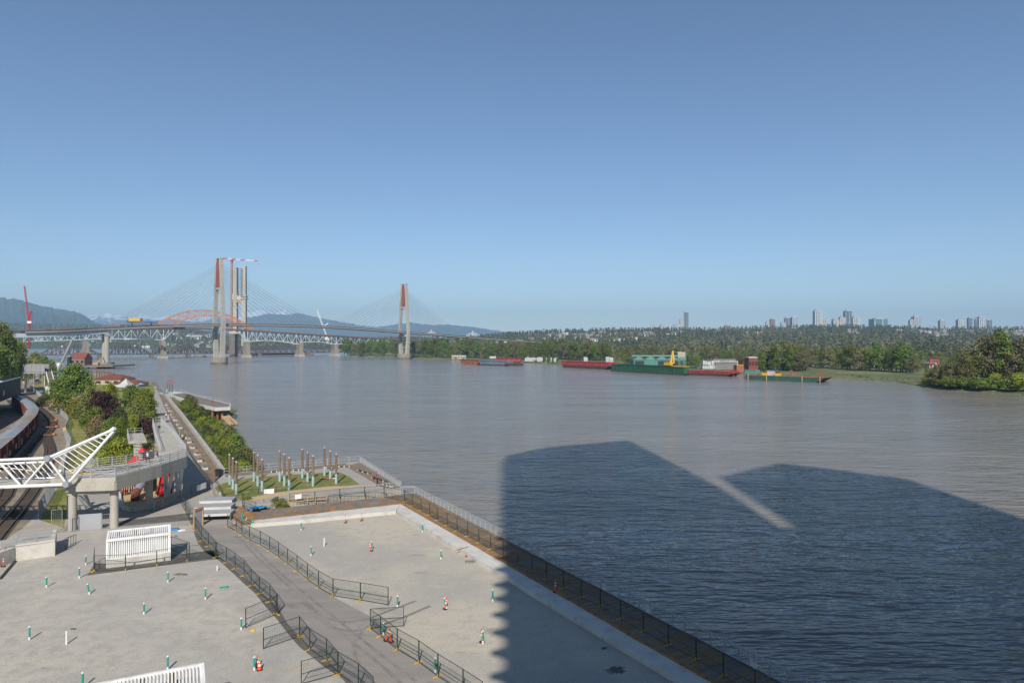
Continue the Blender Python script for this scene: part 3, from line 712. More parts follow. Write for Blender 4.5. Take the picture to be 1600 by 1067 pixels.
def stays(c, zt, t_mid, t_end, n):
    for sgn in (-1, 1):
        for k in range(n):
            f = 0.16 + 0.84 * (k + 1) / n
            e = deck_at(lerp(t_mid, t_end, f)); e = e + TX * (5.9 * sgn) + Vector((0, 0, 0.2))
            zz = zt - 40 + 34 * (k + 0.5) / n
            a = c + TX * ((4.9 + (zt - zz) * 0.062) * sgn) + Vector((0, 0, zz))
            MB().tube(a, e, 0.12, n=4, caps=False).build('stay_cable', 'cable', sky_bridge)
stays(TW1, 134.0, 3.0, 1.95, 12); stays(TW1, 134.0, 3.0, 3.98, 12)
stays(TW2, 122.0, 5.0, 4.02, 12); stays(TW2, 122.0, 5.0, 6.0, 12)
def column_pier(p, ztop, foot=True):
    rz = math.atan2(AX.y, AX.x)
    for sgn in (-1, 1):
        q = p + TX * (3.4 * sgn)
        MB().prism([(q + AX * (2.6 * math.cos(6.283 * k / 14)) + TX * (2.4 * math.sin(6.283 * k / 14)))[:2] for k in range(14)], WATER + (6 if foot else -2), ztop - 5).build('pier_column', 'bridge_concrete', sky_bridge)
    MB().box(p + Vector((0, 0, ztop - 3.6)), (5.4, 12.0, 2.8), rz).build('pier_cap', 'bridge_concrete', sky_bridge)
    if foot: MB().prism([(p + AX * (9 * math.cos(6.283 * k / 18)) + TX * (9 * math.sin(6.283 * k / 18)))[:2] for k in range(18)], WATER - 2, WATER + 6).build('pier_footing', 'pier_stone', sky_bridge)
column_pier(DECK[2].copy() * Vector((1, 1, 0)) if False else Vector((DECK[2].x, DECK[2].y, 0)), 36.5)
column_pier(Vector((DECK[6].x, DECK[6].y, 0)), 33.0, False); column_pier(Vector((DECK[7].x, DECK[7].y, 0)), 25.0, False); column_pier(Vector((75, 1496, 0)), 20.0, False)

# ---------------------------------------------------------------- truss and arch road bridge behind it
PA, PB = Vector((-719.0, 1130.0, 0)), Vector((-363.0, 1430.0, 0)); PD = (PB - PA).normalized(); PN = Vector((PD.y, -PD.x, 0))
def on_line(px, A=PA, D=PD):
    k = (px - CX) / FPX; s_ = (k * A.y - A.x) / (D.x - k * D.y); return A + D * s_
def road_z(px): return interp(px, [(-40, 39), (35, 41.5), (150, 46), (254, 48.5), (320, 49), (385, 46.5), (470, 40.5), (540, 35.5), (600, 31.0), (690, 25.5)])
def RP(px, dz=0.0, side=0.0):
    p = on_line(px) + PN * side; return Vector((p.x, p.y, road_z(px) + dz))
arch = thing('arch_truss_bridge', 'old road bridge with orange steel arch and pale truss spans behind the cable-stayed bridge', 'bridge', tuple(RP(254)))
strip(MB(), [RP(px) for px in range(-40, 691, 10)], 16, 1.6).build('deck', 'deck_dark', arch)
for s_ in (-1, 1): strip(MB(), [RP(px, 1.3, 7.8 * s_) for px in range(-40, 691, 10)], 0.3, 1.2).build('railing', 'rust_steel', arch)
def truss_span(px0, px1, n, dtop, dbot, w=0.75, mat='pale_steel'):
    for s_ in (-6.5, 6.5):
        mb = MB(); f = lambda t: (lerp(px0, px1, t))
        top = [RP(f(k / n), dtop, s_) for k in range(n + 1)]; bot = [RP(f(k / n), dbot(k / n), s_) for k in range(n + 1)]
        for k in range(n):
            mb.bar(top[k], top[k + 1], w, w * 1.3); mb.bar(bot[k], bot[k + 1], w, w * 1.3)
            if k % 2 == 0: mb.bar(bot[k], top[k + 1], w)
            else: mb.bar(top[k], bot[k + 1], w)
        for k in range(n + 1): mb.bar(bot[k], top[k], w * 0.7)
        mb.build('truss', mat, arch)
truss_span(36, 133, 10, -2.2, lambda t: -17)
truss_span(134, 254, 12, -2.2, lambda t: -17 - 4 * t ** 3)
truss_span(254.5, 270, 2, -2.2, lambda t: -21 + 18 * t)
truss_span(371, 385, 2, -2.2, lambda t: -3 - 19 * t)
truss_span(385.5, 468, 12, -2.2, lambda t: -22 + 5 * math.sin(t * math.pi))
truss_span(468.5, 523, 8, -2.2, lambda t: -17.5 + 3 * math.sin(t * math.pi))
truss_span(523.5, 610, 12, -2.2, lambda t: -16.5 + 2 * t)
def arch_z(t, h): return h * 4 * t * (1 - t)
for s_ in (-7.2, 7.2):
    n = 22; top, low = [], []
    for k in range(n + 1):
        t = k / n; px = lerp(240, 401, t); zt = lerp(50, 43, t)
        q = on_line(px) + PN * s_
        top.append(Vector((q.x, q.y, zt + arch_z(t, 36)))); q2 = on_line(lerp(262, 391, t)) + PN * s_
        low.append(Vector((q2.x, q2.y, lerp(47, 44, t) + arch_z(t, 27.0))))
    mb = MB(); nn = 22
    for k in range(nn): mb.bar(top[k], top[k + 1], 1.1, 1.4); mb.bar(low[k], low[k + 1], 1.1, 1.4)
    mb.build('arch_rib', 'orange_steel', arch)
    wb = MB()
    for k in range(1, nn): wb.bar(top[k], low[k], 0.5); wb.bar(low[k - 1] if k % 2 else top[k - 1], top[k] if k % 2 else low[k], 0.5)
    wb.build('arch_lattice', 'orange_steel', arch)
    for k in range(2, nn - 1):
        if k % 2 == 0:
            b_ = low[k].copy(); zb = road_z(lerp(262, 391, k / n)); 
            if b_.z > zb + 2: MB().bar(b_, Vector((b_.x, b_.y, zb)), 0.4).build('hanger', 'orange_steel', arch)
def stone_pier(px, zt, w=9.0):
    p = on_line(px); rz = math.atan2(PN.y, PN.x)
    for s_ in (-6.2, 6.2):
        MB().loft([(p + PN * (s_ + a * 3.6) + PD * (b * w * 0.5) + Vector((0, 0, WATER + 4)))[:] for a, b in ((-1, -1), (1, -1), (1, 1), (-1, 1))],
                  [(p + PN * (s_ + a * 2.7) + PD * (b * w * 0.4) + Vector((0, 0, zt)))[:] for a, b in ((-1, -1), (1, -1), (1, 1), (-1, 1))]).build('pier_shaft', 'pier_stone', arch)
    MB().box(p + Vector((0, 0, lerp(WATER + 4, zt, 0.5))), (7.0, w * 0.5, zt - WATER - 6), rz).build('pier_web', 'dark_stone', arch)
    MB().box(p + Vector((0, 0, WATER + 1)), (24, w * 1.35, 6), rz).build('pier_base', 'bridge_concrete', arch)
for px, zt in ((36, 22), (133, 26), (254, 26.5), (385, 24), (468, 22), (523, 18.5), (609, 12)): stone_pier(px, zt)
for k, px in enumerate((58, 82.5, 90, 138, 172, 232, 300, 412, 440, 497, 556)):
    p = RP(px, 0, 7.0); MB().bar(p, p + Vector((0, 0, 11)), 0.3).build('lamp_post', 'galvanised', arch)

# ---------------------------------------------------------------- low railway bridge with its swing span
LA = PA + Vector((-150, 30, 0)); LD = Vector((0.80, 0.60, 0)).normalized(); LN = Vector((LD.y, -LD.x, 0))
def LP(px, z, side=0.0): p = on_line(px, LA, LD) + LN * side; return Vector((p.x, p.y, z))
rail_bridge = thing('railway_truss_bridge', 'low dark steel railway bridge of many trusses just above the water', 'bridge', tuple(LP(300, 0)))
def low_span(px0, px1, n, zb, h, kind):
    for s_ in (-3.2, 3.2):
        mb = MB(); w = 1.25
        def hh(t):
            if kind == 'camel': return h * min(1, 3.2 * min(t, 1 - t) + 0.02) * (0.86 + 0.14 * math.sin(math.pi * t))
            if kind == 'swing': return h * (0.62 + 0.75 * max(0, 1 - abs(t - 0.5) * 5))
            return h
        B = [LP(lerp(px0, px1, k / n), zb, s_) for k in range(n + 1)]; T = [LP(lerp(px0, px1, k / n), zb + hh(k / n), s_) for k in range(n + 1)]
        for k in range(n):
            mb.bar(B[k], B[k + 1], w, w * 1.6); mb.bar(T[k], T[k + 1], w, w)
            if k % 2: mb.bar(B[k], T[k + 1], w * 0.8)
            else: mb.bar(T[k], B[k + 1], w * 0.8)
        for k in range(n + 1): mb.bar(B[k], T[k], w * 0.7)
        mb.build('truss', 'old_truss', rail_bridge)
    strip(MB(), [LP(px0, zb + 0.6), LP(px1, zb + 0.6)], 5.4, 1.0).build('track_deck', 'sleeper', rail_bridge)
low_span(60, 156, 14, 1.6, 19, 'camel'); low_span(157, 237, 14, 1.4, 19, 'camel'); low_span(238, 348, 22, 1.2, 13.5, 'swing')
low_span(349, 405, 12, 1.0, 14, 'flat'); low_span(406, 462, 12, 1.0, 14, 'flat'); low_span(463, 530, 14, 1.0, 14, 'camel')
rz_l = math.atan2(LN.y, LN.x)
for px in (156, 237, 294, 348, 405, 462): MB().box(LP(px, -2.8), (11, 6.5, 6.4), rz_l).build('pier', 'dark_stone', rail_bridge)
for k, px in enumerate((276, 310)):
    tag(MB().box(LP(px, -3.4, 10), (12, 20, 3.4), rz_l).build('mooring_island', 'pier_stone'), ['left-hand', 'right-hand'][k] + ' low timber fender island beside the pivot of the railway bridge', 'fender')
for px0, px1, z, mat, lab in ((392, 404, -2.5, 'rust_steel', 'rust-red'), (405, 470, -2.2, 'navy_panel', 'long dark'), (476, 494, -2.6, 'bridge_concrete', 'pale grey')):
    a, b = LP(px0, z, -22), LP(px1, z, -22); o = thing('work_barge', lab + ' work barge moored under the railway bridge spans', 'barge', tuple(a))
    MB().bar(a, b, 14, 3.2).build('hull', mat, o)
    MB().bar(lerp(a, b, 0.3) + Vector((0, 0, 3.2)), lerp(a, b, 0.5) + Vector((0, 0, 3.2)), 6, 3).build('deck_house', 'crane_orange', o)

# ---------------------------------------------------------------- new bridge tower under construction, cranes
NP = LP(376, 0, -60); NP = Vector((NP.x, NP.y * 1.0, 0)); ND = NP.y
def at(px, py, d=None): return Q(px, py, d or ND)
new_tower = thing('unfinished_bridge_tower', 'unfinished twin-column concrete bridge tower rising behind the arch bridge', 'tower', tuple(NP))
for px, w, top in ((368, 6.2, 418), (381.5, 6.8, 416)):
    a = at(px, 545); b = at(px, top); sx = w / FPX * ND
    MB().loft([(a.x + i * sx * 0.5, a.y + j * 4.5, WATER) for i, j in ((-1, -1), (1, -1), (1, 1), (-1, 1))], [(b.x + i * sx * 0.46, b.y + j * 3.6, b.z) for i, j in ((-1, -1), (1, -1), (1, 1), (-1, 1))]).build('tower_column', 'bridge_concrete', new_tower)
bm0, bm1 = at(364, 464), at(385, 464); MB().bar(bm0, bm1, 6, 12).build('cross_beam', 'pale_concrete', new_tower)
MB().bar(at(367, 471), at(379, 471), 7, 4).build('formwork', 'crane_orange', new_tower); MB().bar(at(366, 481), at(379, 481), 3, 2).build('lower_strut', 'galvanised', new_tower)
for px in (371.8, 377.0):
    sb = MB(); a, b = at(px, 460, ND - 5), at(px, 420, ND - 5)
    for k in range(13):
        z = lerp(a.z, b.z, k / 12); sb.box((a.x, a.y, z), (4.2, 3.5, 0.5)); 
    for xx in (-1.9, 1.9): sb.bar((a.x + xx, a.y - 1.5, a.z), (b.x + xx, b.y - 1.5, b.z), 0.35)
    sb.build('scaffold', 'dark_metal', new_tower)
for px, py in ((381.5, 463), (381.5, 467)): MB().box(at(px, py), (13, 11, 1.8)).build('work_platform', 'galvanised', new_tower)
pb_ = at(364.5, 530, ND - 60); MB().box((pb_.x, pb_.y, 20), (11, 12, 50)).build('side_pier', 'dark_stone', new_tower); MB().box((pb_.x + 6, pb_.y, 43), (24, 13, 5)).build('side_pier_cap', 'bridge_concrete', new_tower)
strip(MB(), [at(px, 507.5, ND - 30 + (px - 376) * 2.0) for px in range(180, 341, 20)], 14, 1.5).build('deck_segment', 'rust_steel', new_tower)
def lattice(mb, a, b, w, n, t):
    """a square lattice mast or jib between two points"""
    d = (b - a).normalized(); up = Vector((0, 0, 1)) if abs(d.z) < 0.9 else Vector((0, 1, 0)); x = d.cross(up).normalized(); y = x.cross(d)
    C = [(x * i + y * j) * (w / 2) for i, j in ((-1, -1), (1, -1), (1, 1), (-1, 1))]
    for c in C: mb.bar(a + c, b + c, t, caps=False)
    for k in range(n):
        p, q = lerp(a, b, k / n), lerp(a, b, (k + 1) / n)
        for i in range(4): mb.bar(p + C[i], q + C[(i + 1) % 4], t * 0.7, caps=False)
    return mb
crane = thing('tower_crane', 'red and white tower crane with a long level jib beside the unfinished tower', 'crane', tuple(at(362, 545)))
lattice(MB(), at(362, 545), at(362, 408), 3.0, 26, 0.6).build('mast', 'crane_orange', crane)
jl = [344, 350, 356, 363, 369, 376, 383, 390, 397, 403]; cols = ['crane_red', 'crane_red', 'crane_white', 'crane_red', 'crane_white', 'crane_red', 'crane_white', 'crane_white', 'crane_red']
for k in range(9):
    y0, y1 = lerp(403.5, 408, k / 9), lerp(403.5, 408, (k + 1) / 9)
    lattice(MB(), at(jl[k], y0), at(jl[k + 1], y1), 2.0, 4, 0.55).build('jib_section', cols[k], crane)
MB().box(at(345.5, 404.5), (4.0, 3, 3.6)).build('counterweight', 'crane_red', crane); MB().box(at(362, 407.5), (4.5, 4.5, 5)).build('cab', 'crane_red', crane)
gt = thing('form_traveller', 'yellow and blue form traveller gantry at the end of the new bridge deck', 'gantry', tuple(at(212, 506, 1150)))
MB().box(at(212, 499.5, 1150), (19, 8, 4.8)).build('cabin', 'crane_yellow', gt)
lattice(MB(), at(198, 503, 1150), at(246, 504.5, 1150), 3.5, 12, 0.8).build('truss', 'form_blue', gt)
for px in (206, 236): MB().bar(at(px, 504, 1150), at(px, 512, 1150), 1.6).build('leg', 'form_blue', gt)
wc = thing('mobile_crane', 'white lattice crane boom leaning left above the arch bridge deck', 'crane', tuple(at(511, 528, 1500)))
lattice(MB(), at(511, 527, 1500), at(495.5, 485, 1500), 2.0, 14, 0.42).build('boom', 'crane_white', wc); MB().bar(at(507, 509, 1500), at(513, 505, 1500), 1.6).build('luffing_arm', 'crane_white', wc)
MB().box(at(511.5, 529, 1500), (8, 6, 6)).build('cab', 'crane_white', wc)
rc = thing('luffing_crane', 'red luffing tower crane with raised boom at the left of the bridges', 'crane', tuple(at(46, 545, 1050)))
lattice(MB(), at(45.5, 545, 1050), at(45.5, 500, 1050), 2.2, 14, 0.38).build('mast', 'crane_red', rc)
lattice(MB(), at(45, 502, 1050), at(38.2, 447, 1050), 1.5, 14, 0.3).build('boom', 'crane_red', rc); lattice(MB(), at(44, 500, 1050), at(48.3, 486, 1050), 1.6, 5, 0.45).build('back_mast', 'crane_red', rc)
MB().bar(at(48.3, 486, 1050), at(48.5, 503, 1050), 0.8).build('back_stay', 'crane_red', rc); MB().box(at(47, 503.5, 1050), (6.5, 4, 3.2)).build('machinery', 'crane_white', rc)
far_bridge = thing('distant_cable_bridge', 'faint white cable-stayed bridge in the distance beyond the right-hand tower', 'bridge', tuple(at(672, 535, 4300)))
for px, top in ((674, 515), (739, 517)):
    MB().bar(at(px, 536, 4300), at(px, top, 4300), 9, 7).build('tower', 'white_sheet', far_bridge)
    for k in range(1, 8):
        for sgn in (-1, 1): MB().bar(at(px, top + 1, 4300), at(px + sgn * k * 2.5, 527.5, 4300), 2.0, caps=False).build('stay_cable', 'white_sheet', far_bridge)
strip(MB(), [at(px, 527.5, 4300) for px in range(650, 771, 10)], 25, 3).build('deck', 'white_sheet', far_bridge)

# ---------------------------------------------------------------- barges on the far side
def hull(label, a, b, h, w, mats, ribs=0, rake=0.35, band=0.0, group=None, name='barge', ribmat=None):
    """flat river barge: raked ends, dark lower strake, ribbed bin wall"""
    d = (b - a).normalized(); nrm = Vector((-d.y, d.x, 0)); nrm = nrm if nrm.y > 0 else -nrm; L = (b - a).length
    o = thing(name, label, 'barge', (a.x, a.y, WATER)); up = Vector((0, 0, 1))
    def sec(s0, s1, z0, z1, off=0.0): return None
    lo = h * (band or 0.45); rk = h * rake * 3
    A = a + Vector((0, 0, 0)); pr = [(0 + rk, -0.8), (L - rk, -0.8), (L, lo), (0, lo)]
    mb = MB(); mb.loft([(a + d * s_ + up * z)[:] for s_, z in pr], [(a + d * s_ + nrm * w + up * z)[:] for s_, z in pr]); mb.build('hull', mats[0], o)
    if band != 1.0:
        e = 0.02 * L; pr = [(e, lo), (L - e, lo), (L - e, h), (e, h)]
        # hollow bin: four walls
        t = 0.4
        for nm, s0, s1, n0, n1 in (('side_wall', e, L - e, 0.15, 0.15 + t), ('side_wall', e, L - e, w - 0.15 - t, w - 0.15), ('end_wall', e, e + t, 0.55 + t, w - 0.55 - t), ('end_wall', L - e - t, L - e, 0.55 + t, w - 0.55 - t)):
            mb = MB(); mb.loft([(a + d * s0 + nrm * n0 + up * lo)[:], (a + d * s1 + nrm * n0 + up * lo)[:], (a + d * s1 + nrm * n1 + up * lo)[:], (a + d * s0 + nrm * n1 + up * lo)[:]][::-1],
                               [(a + d * s0 + nrm * n0 + up * h)[:], (a + d * s1 + nrm * n0 + up * h)[:], (a + d * s1 + nrm * n1 + up * h)[:], (a + d * s0 + nrm * n1 + up * h)[:]][::-1]); mb.build(nm, mats[1], o)
        for k in range(ribs):
            s_ = e + (L - 2 * e) * (k + 0.5) / ribs; q = a + d * s_ - nrm * 0.12
            MB().bar(q + up * lo * 0.6, q + up * h, 0.5, 0.6, up=d).build('rib', ribmat or mats[1], o)
        q = a - nrm * 0.1; MB().bar(q + d * e + up * h, q + d * (L - e) + up * h, 0.9, 0.35).build('gunwale', mats[2], o)
    return o, d, nrm
def W(px, py): return P(px, py, WATER)
hull('rusty red-brown barge, leftmost of the row on the far side', W(719, 568.6), W(748, 570.0), 6.0, 14, ('rust_steel', 'rust_steel', 'rust_steel'), 8)
hull('weathered blue-grey barge next to the rusty one on the far side', W(748.6, 570.2), W(792, 571.6), 5.6, 13, ('hull_dark', 'hull_blue', 'hull_blue'), 12, band=0.3)
hull('dark low barge carrying a red bin at the right of the blue one', W(792.6, 571.8), W(818, 571.4), 3.0, 15, ('hull_dark', 'hull_dark', 'rust_steel'), 0)
o_, d_, n_ = hull('long red steel bin barge moored behind the blue-grey barge', W(770, 567.6), W(815, 567.8), 6.6, 12, ('hull_dark', 'hull_red', 'hull_red'), 12)
cb = thing('white_container', 'small white container on the red bin barge', 'container', tuple(W(768, 567.0)))
MB().box(W(770, 566.6) + Vector((0, 4, 7.5)), (9, 5, 3)).build('box', 'white_sheet', cb)
hull('long bright red ribbed barge left of the green one', W(876, 574.0), W(951.5, 577.3), 7.4, 16, ('hull_dark', 'hull_red', 'hull_red'), 26, band=0.5)
gb, gd, gn = hull('very long green ribbed barge with an excavator on board', W(953, 579.6), W(1070, 586.2), 7.0, 18, ('hull_dark', 'hull_green', 'hull_green'), 44, band=0.14)
hull('dark barge with a faded red bin wall right of the green ribbed one', W(1071, 585.6), W(1142, 588.6), 4.8, 15, ('hull_dark', 'hull_red', 'timber_pale'), 20, band=0.55)
rg, rd, rn = hull('flat rusty green deck barge, rightmost on the far side', W(1162, 593.0), W(1288, 598.2), 3.6, 17, ('hull_teal', 'hull_teal', 'hull_teal'), 0, band=1.0, rake=0.7)
a_, b_ = W(1162, 593.0), W(1288, 598.2)
MB().loft([(a_ + rd * s_ + rn * n + Vector((0, 0, 3.6)))[:] for s_, n in ((0.5, 0.4), ((b_ - a_).length - 0.5, 0.4), ((b_ - a_).length - 0.5, 16.6), (0.5, 16.6))],
          [(a_ + rd * s_ + rn * n + Vector((0, 0, 3.75)))[:] for s_, n in ((0.5, 0.4), ((b_ - a_).length - 0.5, 0.4), ((b_ - a_).length - 0.5, 16.6), (0.5, 16.6))]).build('deck', 'rust_steel', rg)
for f_ in (0.06, 0.3, 0.74, 0.95):
    q = lerp(a_, b_, f_) - rn * 0.15; MB().bar(q + Vector((0, 0, 0.2)), q + Vector((0, 0, 4.6)), 0.5).build('fender_post', 'timber_pale', rg)
def deck_gear(name, label, f, size, mat, off=8.0, extra=None, cat='machine'):
    q = lerp(a_, b_, f) + rn * off + Vector((0, 0, 3.76)); o = thing(name, label, cat, tuple(q)); rz = math.atan2(rd.y, rd.x)
    MB().box(q + Vector((0, 0, size[2] / 2)), size, rz).build('body', mat, o)
    if extra: extra(o, q)
deck_gear('winch', 'left yellow winch on the flat green barge', 0.25, (4, 3, 2), 'crane_yellow', 5, lambda o, q: MB().tube(q + Vector((-1.6, 0, 2.6)), q + Vector((1.6, 0, 2.6)), 1.0).build('drum', 'dark_metal', o))
deck_gear('white_cabin', 'white box cabin between two winches on the flat green barge', 0.32, (8, 4, 3.6), 'white_sheet', 7, lambda o, q: MB().box(q + Vector((0, 0, 3.8)), (8.6, 4.6, 0.35), math.atan2(rd.y, rd.x)).build('roof', 'roof_grey', o), 'cabin')
deck_gear('winch', 'right yellow winch on the flat green barge, beside the black post', 0.41, (4, 3, 2), 'crane_yellow', 5, lambda o, q: MB().tube(q + Vector((-1.6, 0, 2.6)), q + Vector((1.6, 0, 2.6)), 1.0).build('drum', 'dark_metal', o))
deck_gear('spud_post', 'black spud post standing beside the white cabin on the flat green barge', 0.37, (1.4, 1.4, 8), 'dark_metal', 10, cat='post')
deck_gear('spud_post', 'rusty short post on the right part of the flat green barge', 0.55, (1.4, 1.4, 4.5), 'rust_steel', 9, cat='post')
deck_gear('spud_post', 'rusty short post near the right end of the flat green barge', 0.9, (1.4, 1.4, 4.5), 'rust_steel', 9, cat='post')
hull('small green workboat hull behind the left end of the flat barge', W(1163, 590.0), W(1182, 590.6), 6.6, 10, ('hull_green', 'roof_green', 'roof_green'), 6, band=0.5)

def excavator():
    q = lerp(W(953, 579.6), W(1070, 586.2), 0.72) + gn * 9 + Vector((0, 0, 6.4)); rz = math.atan2(gd.y, gd.x)
    o = thing('excavator', 'yellow long-reach excavator standing on the green barge, boom raised', 'excavator', tuple(q)); up = Vector((0, 0, 1))
    for s_ in (-2.2, 2.2): MB().box(q + gn * s_ + up * 0.7, (8.5, 1.2, 1.5), rz).build('track', 'dark_metal', o)
    MB().box(q + up * 2.8, (8.0, 5.0, 2.6), rz).build('house', 'crane_yellow', o); MB().box(q + gd * 2.3 - gn * 1.6 + up * 5.1, (2.6, 2.0, 2.4), rz).build('cab', 'crane_yellow', o)
    MB().box(q + gd * 2.35 - gn * 2.65 + up * 5.3, (1.9, 0.12, 1.3), rz).build('window', 'tinted_glass', o)
    j0 = q + gd * 3.4 + up * 3.6; j1 = Vector((0, 0, 0)) + Q(1051.5, 548.5, q.y); j2 = Q(1053, 568, q.y - 2)
    MB().bar(j0, lerp(j0, j1, 0.5) + up * 1.5, 1.2, 1.9).build('boom', 'crane_yellow', o); MB().bar(lerp(j0, j1, 0.5) + up * 1.5, j1, 1.0, 1.5).build('boom', 'crane_yellow', o)
    MB().bar(j1, j2, 0.8, 1.3).build('stick', 'crane_yellow', o)
    MB().loft([(j2 + Vector((x, y, 0)))[:] for x, y in ((-1.4, -1), (1.4, -1), (1.4, 1), (-1.4, 1))][::-1], [(j2 + Vector((x * 0.6, y * 0.6, -2.6)))[:] for x, y in ((-1.4, -1), (1.4, -1), (1.4, 1), (-1.4, 1))][::-1]).build('bucket', 'dark_metal', o)
excavator()
sp = thing('spoil_frame', 'yellow steel frame lying along the right deck of the green barge', 'frame', tuple(lerp(W(953, 579.6), W(1070, 586.2), 0.9) + gn * 5 + Vector((0, 0, 7.1))))
for k in (0, 3.0): MB().bar(lerp(W(953, 579.6), W(1070, 586.2), 0.80) + gn * (4 + k) + Vector((0, 0, 7.4)), lerp(W(953, 579.6), W(1070, 586.2), 0.985) + gn * (4 + k) + Vector((0, 0, 7.4)), 0.6, 0.7).build('beam', 'crane_yellow', sp)
for i, (px, py, hgt) in enumerate(((1146, 588, 8.5), (833, 569, 6.0), (853, 571.5, 3.0), (845, 571, 3.2))):
    q = W(px, py); o = thing('mooring_pile', ['tall timber pile right of the dark red barge', 'reddish pile standing off the shore left of the bright red barge', 'small white-topped buoy post near the bright red barge', 'short pile left of the white-topped buoy post'][i], 'pile', tuple(q))
    MB().tube(q - Vector((0, 0, 1)), q + Vector((0, 0, hgt)), 0.65, 0.55, 8).build('shaft', 'rust_steel' if i < 2 else 'timber_grey', o); MB().tube(q + Vector((0, 0, hgt)), q + Vector((0, 0, hgt + 0.4)), 0.6, 0.4, 8).build('cap', 'white_sheet' if i == 2 else 'dark_metal', o)

# ---------------------------------------------------------------- buildings on the far bank
def shed(name, label, px0, px1, ybase, ytop, mats, d=None, depth=16.0, gables=0, zb=-3.0, windows=0):
    d = d or FPX * (EYE - zb) / (ybase - HY); x0, x1 = (px0 - CX) / FPX * d, (px1 - CX) / FPX * d; zt = EYE - (ytop - HY) / FPX * d; w = x1 - x0; h = zt - zb
    o = thing(name, label, 'building', ((x0 + x1) / 2, d, zb)); hw = h * (0.62 if gables >= 0 else 1.0)
    MB().box((0, depth / 2, hw / 2 - 0.5), (w, depth, hw + 1)).build('wall', mats[0], o, local=True)
    if gables > 0:
        gw = w / gables
        for k in range(gables):
            c = -w / 2 + gw * (k + 0.5)
            MB().add([(c - gw / 2, -0.5, hw), (c + gw / 2, -0.5, hw), (c, -0.5, h), (c - gw / 2, depth, hw), (c + gw / 2, depth, hw), (c, depth, h)], [(0, 1, 2), (5, 4, 3), (0, 2, 5, 3), (2, 1, 4, 5), (0, 3, 4, 1)]).build('gable_roof', mats[1], o, local=True)
            if k != 1: MB().box((c, -0.3, hw * 0.42), (gw * 0.78, 0.4, hw * 0.8)).build('bay_shade_panel', 'dark_metal', o, local=True)  # solid dark panel painted as the shaded inside of a bay
        MB().box((0, depth * 0.75, h + 0.5), (w * 1.01, depth * 0.5, 1.6)).build('rear_roof', mats[1], o, local=True)
    elif gables == 0:
        MB().add([(-w / 2 - 0.5, -0.6, hw), (w / 2 + 0.5, -0.6, hw), (w / 2 + 0.5, depth + 0.6, hw), (-w / 2 - 0.5, depth + 0.6, hw), (-w / 2 - 0.5, depth / 2, h), (w / 2 + 0.5, depth / 2, h)], [(0, 1, 5, 4), (2, 3, 4, 5), (3, 0, 4), (1, 2, 5), (3, 2, 1, 0)]).build('roof', mats[1], o, local=True)
    else: MB().box((0, depth / 2, hw + 0.3), (w * 1.02, depth * 1.02, 0.6)).build('roof', mats[1], o, local=True)
    for k in range(windows): MB().box((-w / 2 + w * (k + 0.5) / windows, -0.05, hw * 0.55), (w / windows * 0.5, 0.25, hw * 0.3)).build('window', 'tinted_glass', o, local=True)
    return o
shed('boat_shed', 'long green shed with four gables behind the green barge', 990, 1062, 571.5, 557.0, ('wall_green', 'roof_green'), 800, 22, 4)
shed('warehouse', 'green roofed low wing at the right of the gabled shed', 1062, 1076, 571, 558, ('wall_green', 'roof_green'), 805, 20, 0)
def bales(label, px0, px1, ybase, ytop, n, seed):
    r_ = random.Random(seed); d = FPX * (EYE + 3) / (ybase - HY); o = thing('wrapped_stack', label, 'stack', tuple(Q((px0 + px1) / 2, ybase, d)))
    for k in range(n):
        a = lerp(px0, px1, k / n); b = lerp(px0, px1, (k + 1) / n); tp = ytop + r_.uniform(-0.4, 1.2); p, q = Q(a, ybase, d), Q(b, tp, d); hh = q.z - p.z; ww = (q.x - p.x) * 0.96
        n_ = max(1, int(round(hh / 4.5)))
        for j in range(n_):
            MB().box((p.x + ww / 2, d + r_.uniform(0, 2), p.z + hh * (j + 0.5) / n_), (ww * r_.uniform(0.93, 1), 7, hh / n_ * 0.95)).build('bale', 'white_sheet', o)
bales('long stack of white wrapped bundles right of the green shed', 1097, 1152, 576.5, 563.5, 16, 1)
bales('low white wrapped stack at the left, above the bright red barge', 820, 848, 564.8, 558.0, 9, 2)
bales('short white wrapped stack just right of the long low one', 853, 871, 565.5, 558.5, 6, 3)
bales('white heap between trees above the right end of the bright red barge', 946, 958, 568.5, 557.5, 4, 4)
bales('small white bundle among the trees above the bright red barge', 912, 918, 566, 557, 2, 5)
shed('warehouse', 'grey roofed shed behind the long white wrapped stack', 1118, 1152, 575.5, 561.2, ('roof_grey', 'roof_grey'), 690, 18, 0)
shed('site_office', 'red and white building between trees right of the white stack', 1170, 1183.5, 579, 559, ('roof_red', 'house_white'), 655, 12, -1, windows=3)
shed('site_office', 'orange container building against the red and white one', 1151, 1162, 576, 571, ('rust_steel', 'crane_orange'), 640, 8, -1)
shed('warehouse', 'white warehouse rising behind the green shed', 1059, 1071, 566, 551, ('house_tan', 'house_white'), 1000, 22, -1, windows=0)
shed('warehouse', 'blue-sided warehouse glimpsed between the right-hand trees', 1315, 1326, 566, 552, ('tarp_blue', 'white_sheet'), 900, 22, 0)
shed('warehouse', 'second blue-sided warehouse lower between the right-hand trees', 1354, 1378, 572, 559, ('tarp_blue', 'white_sheet'), 820, 20, 0)
shed('warehouse', 'low tan industrial wall behind the shore trees', 1312, 1372, 583, 563, ('house_tan', 'house_roof'), 760, 14, -1, windows=7)
shed('warehouse', 'pale shed above the meadow left of the right-hand trees', 1253, 1268, 573, 562, ('house_white', 'white_sheet'), 820, 16, 0)
shed('warehouse', 'small grey building below the red portal frame', 1452, 1470, 580, 568, ('house_tan', 'house_white'), 720, 12, -1, windows=3)
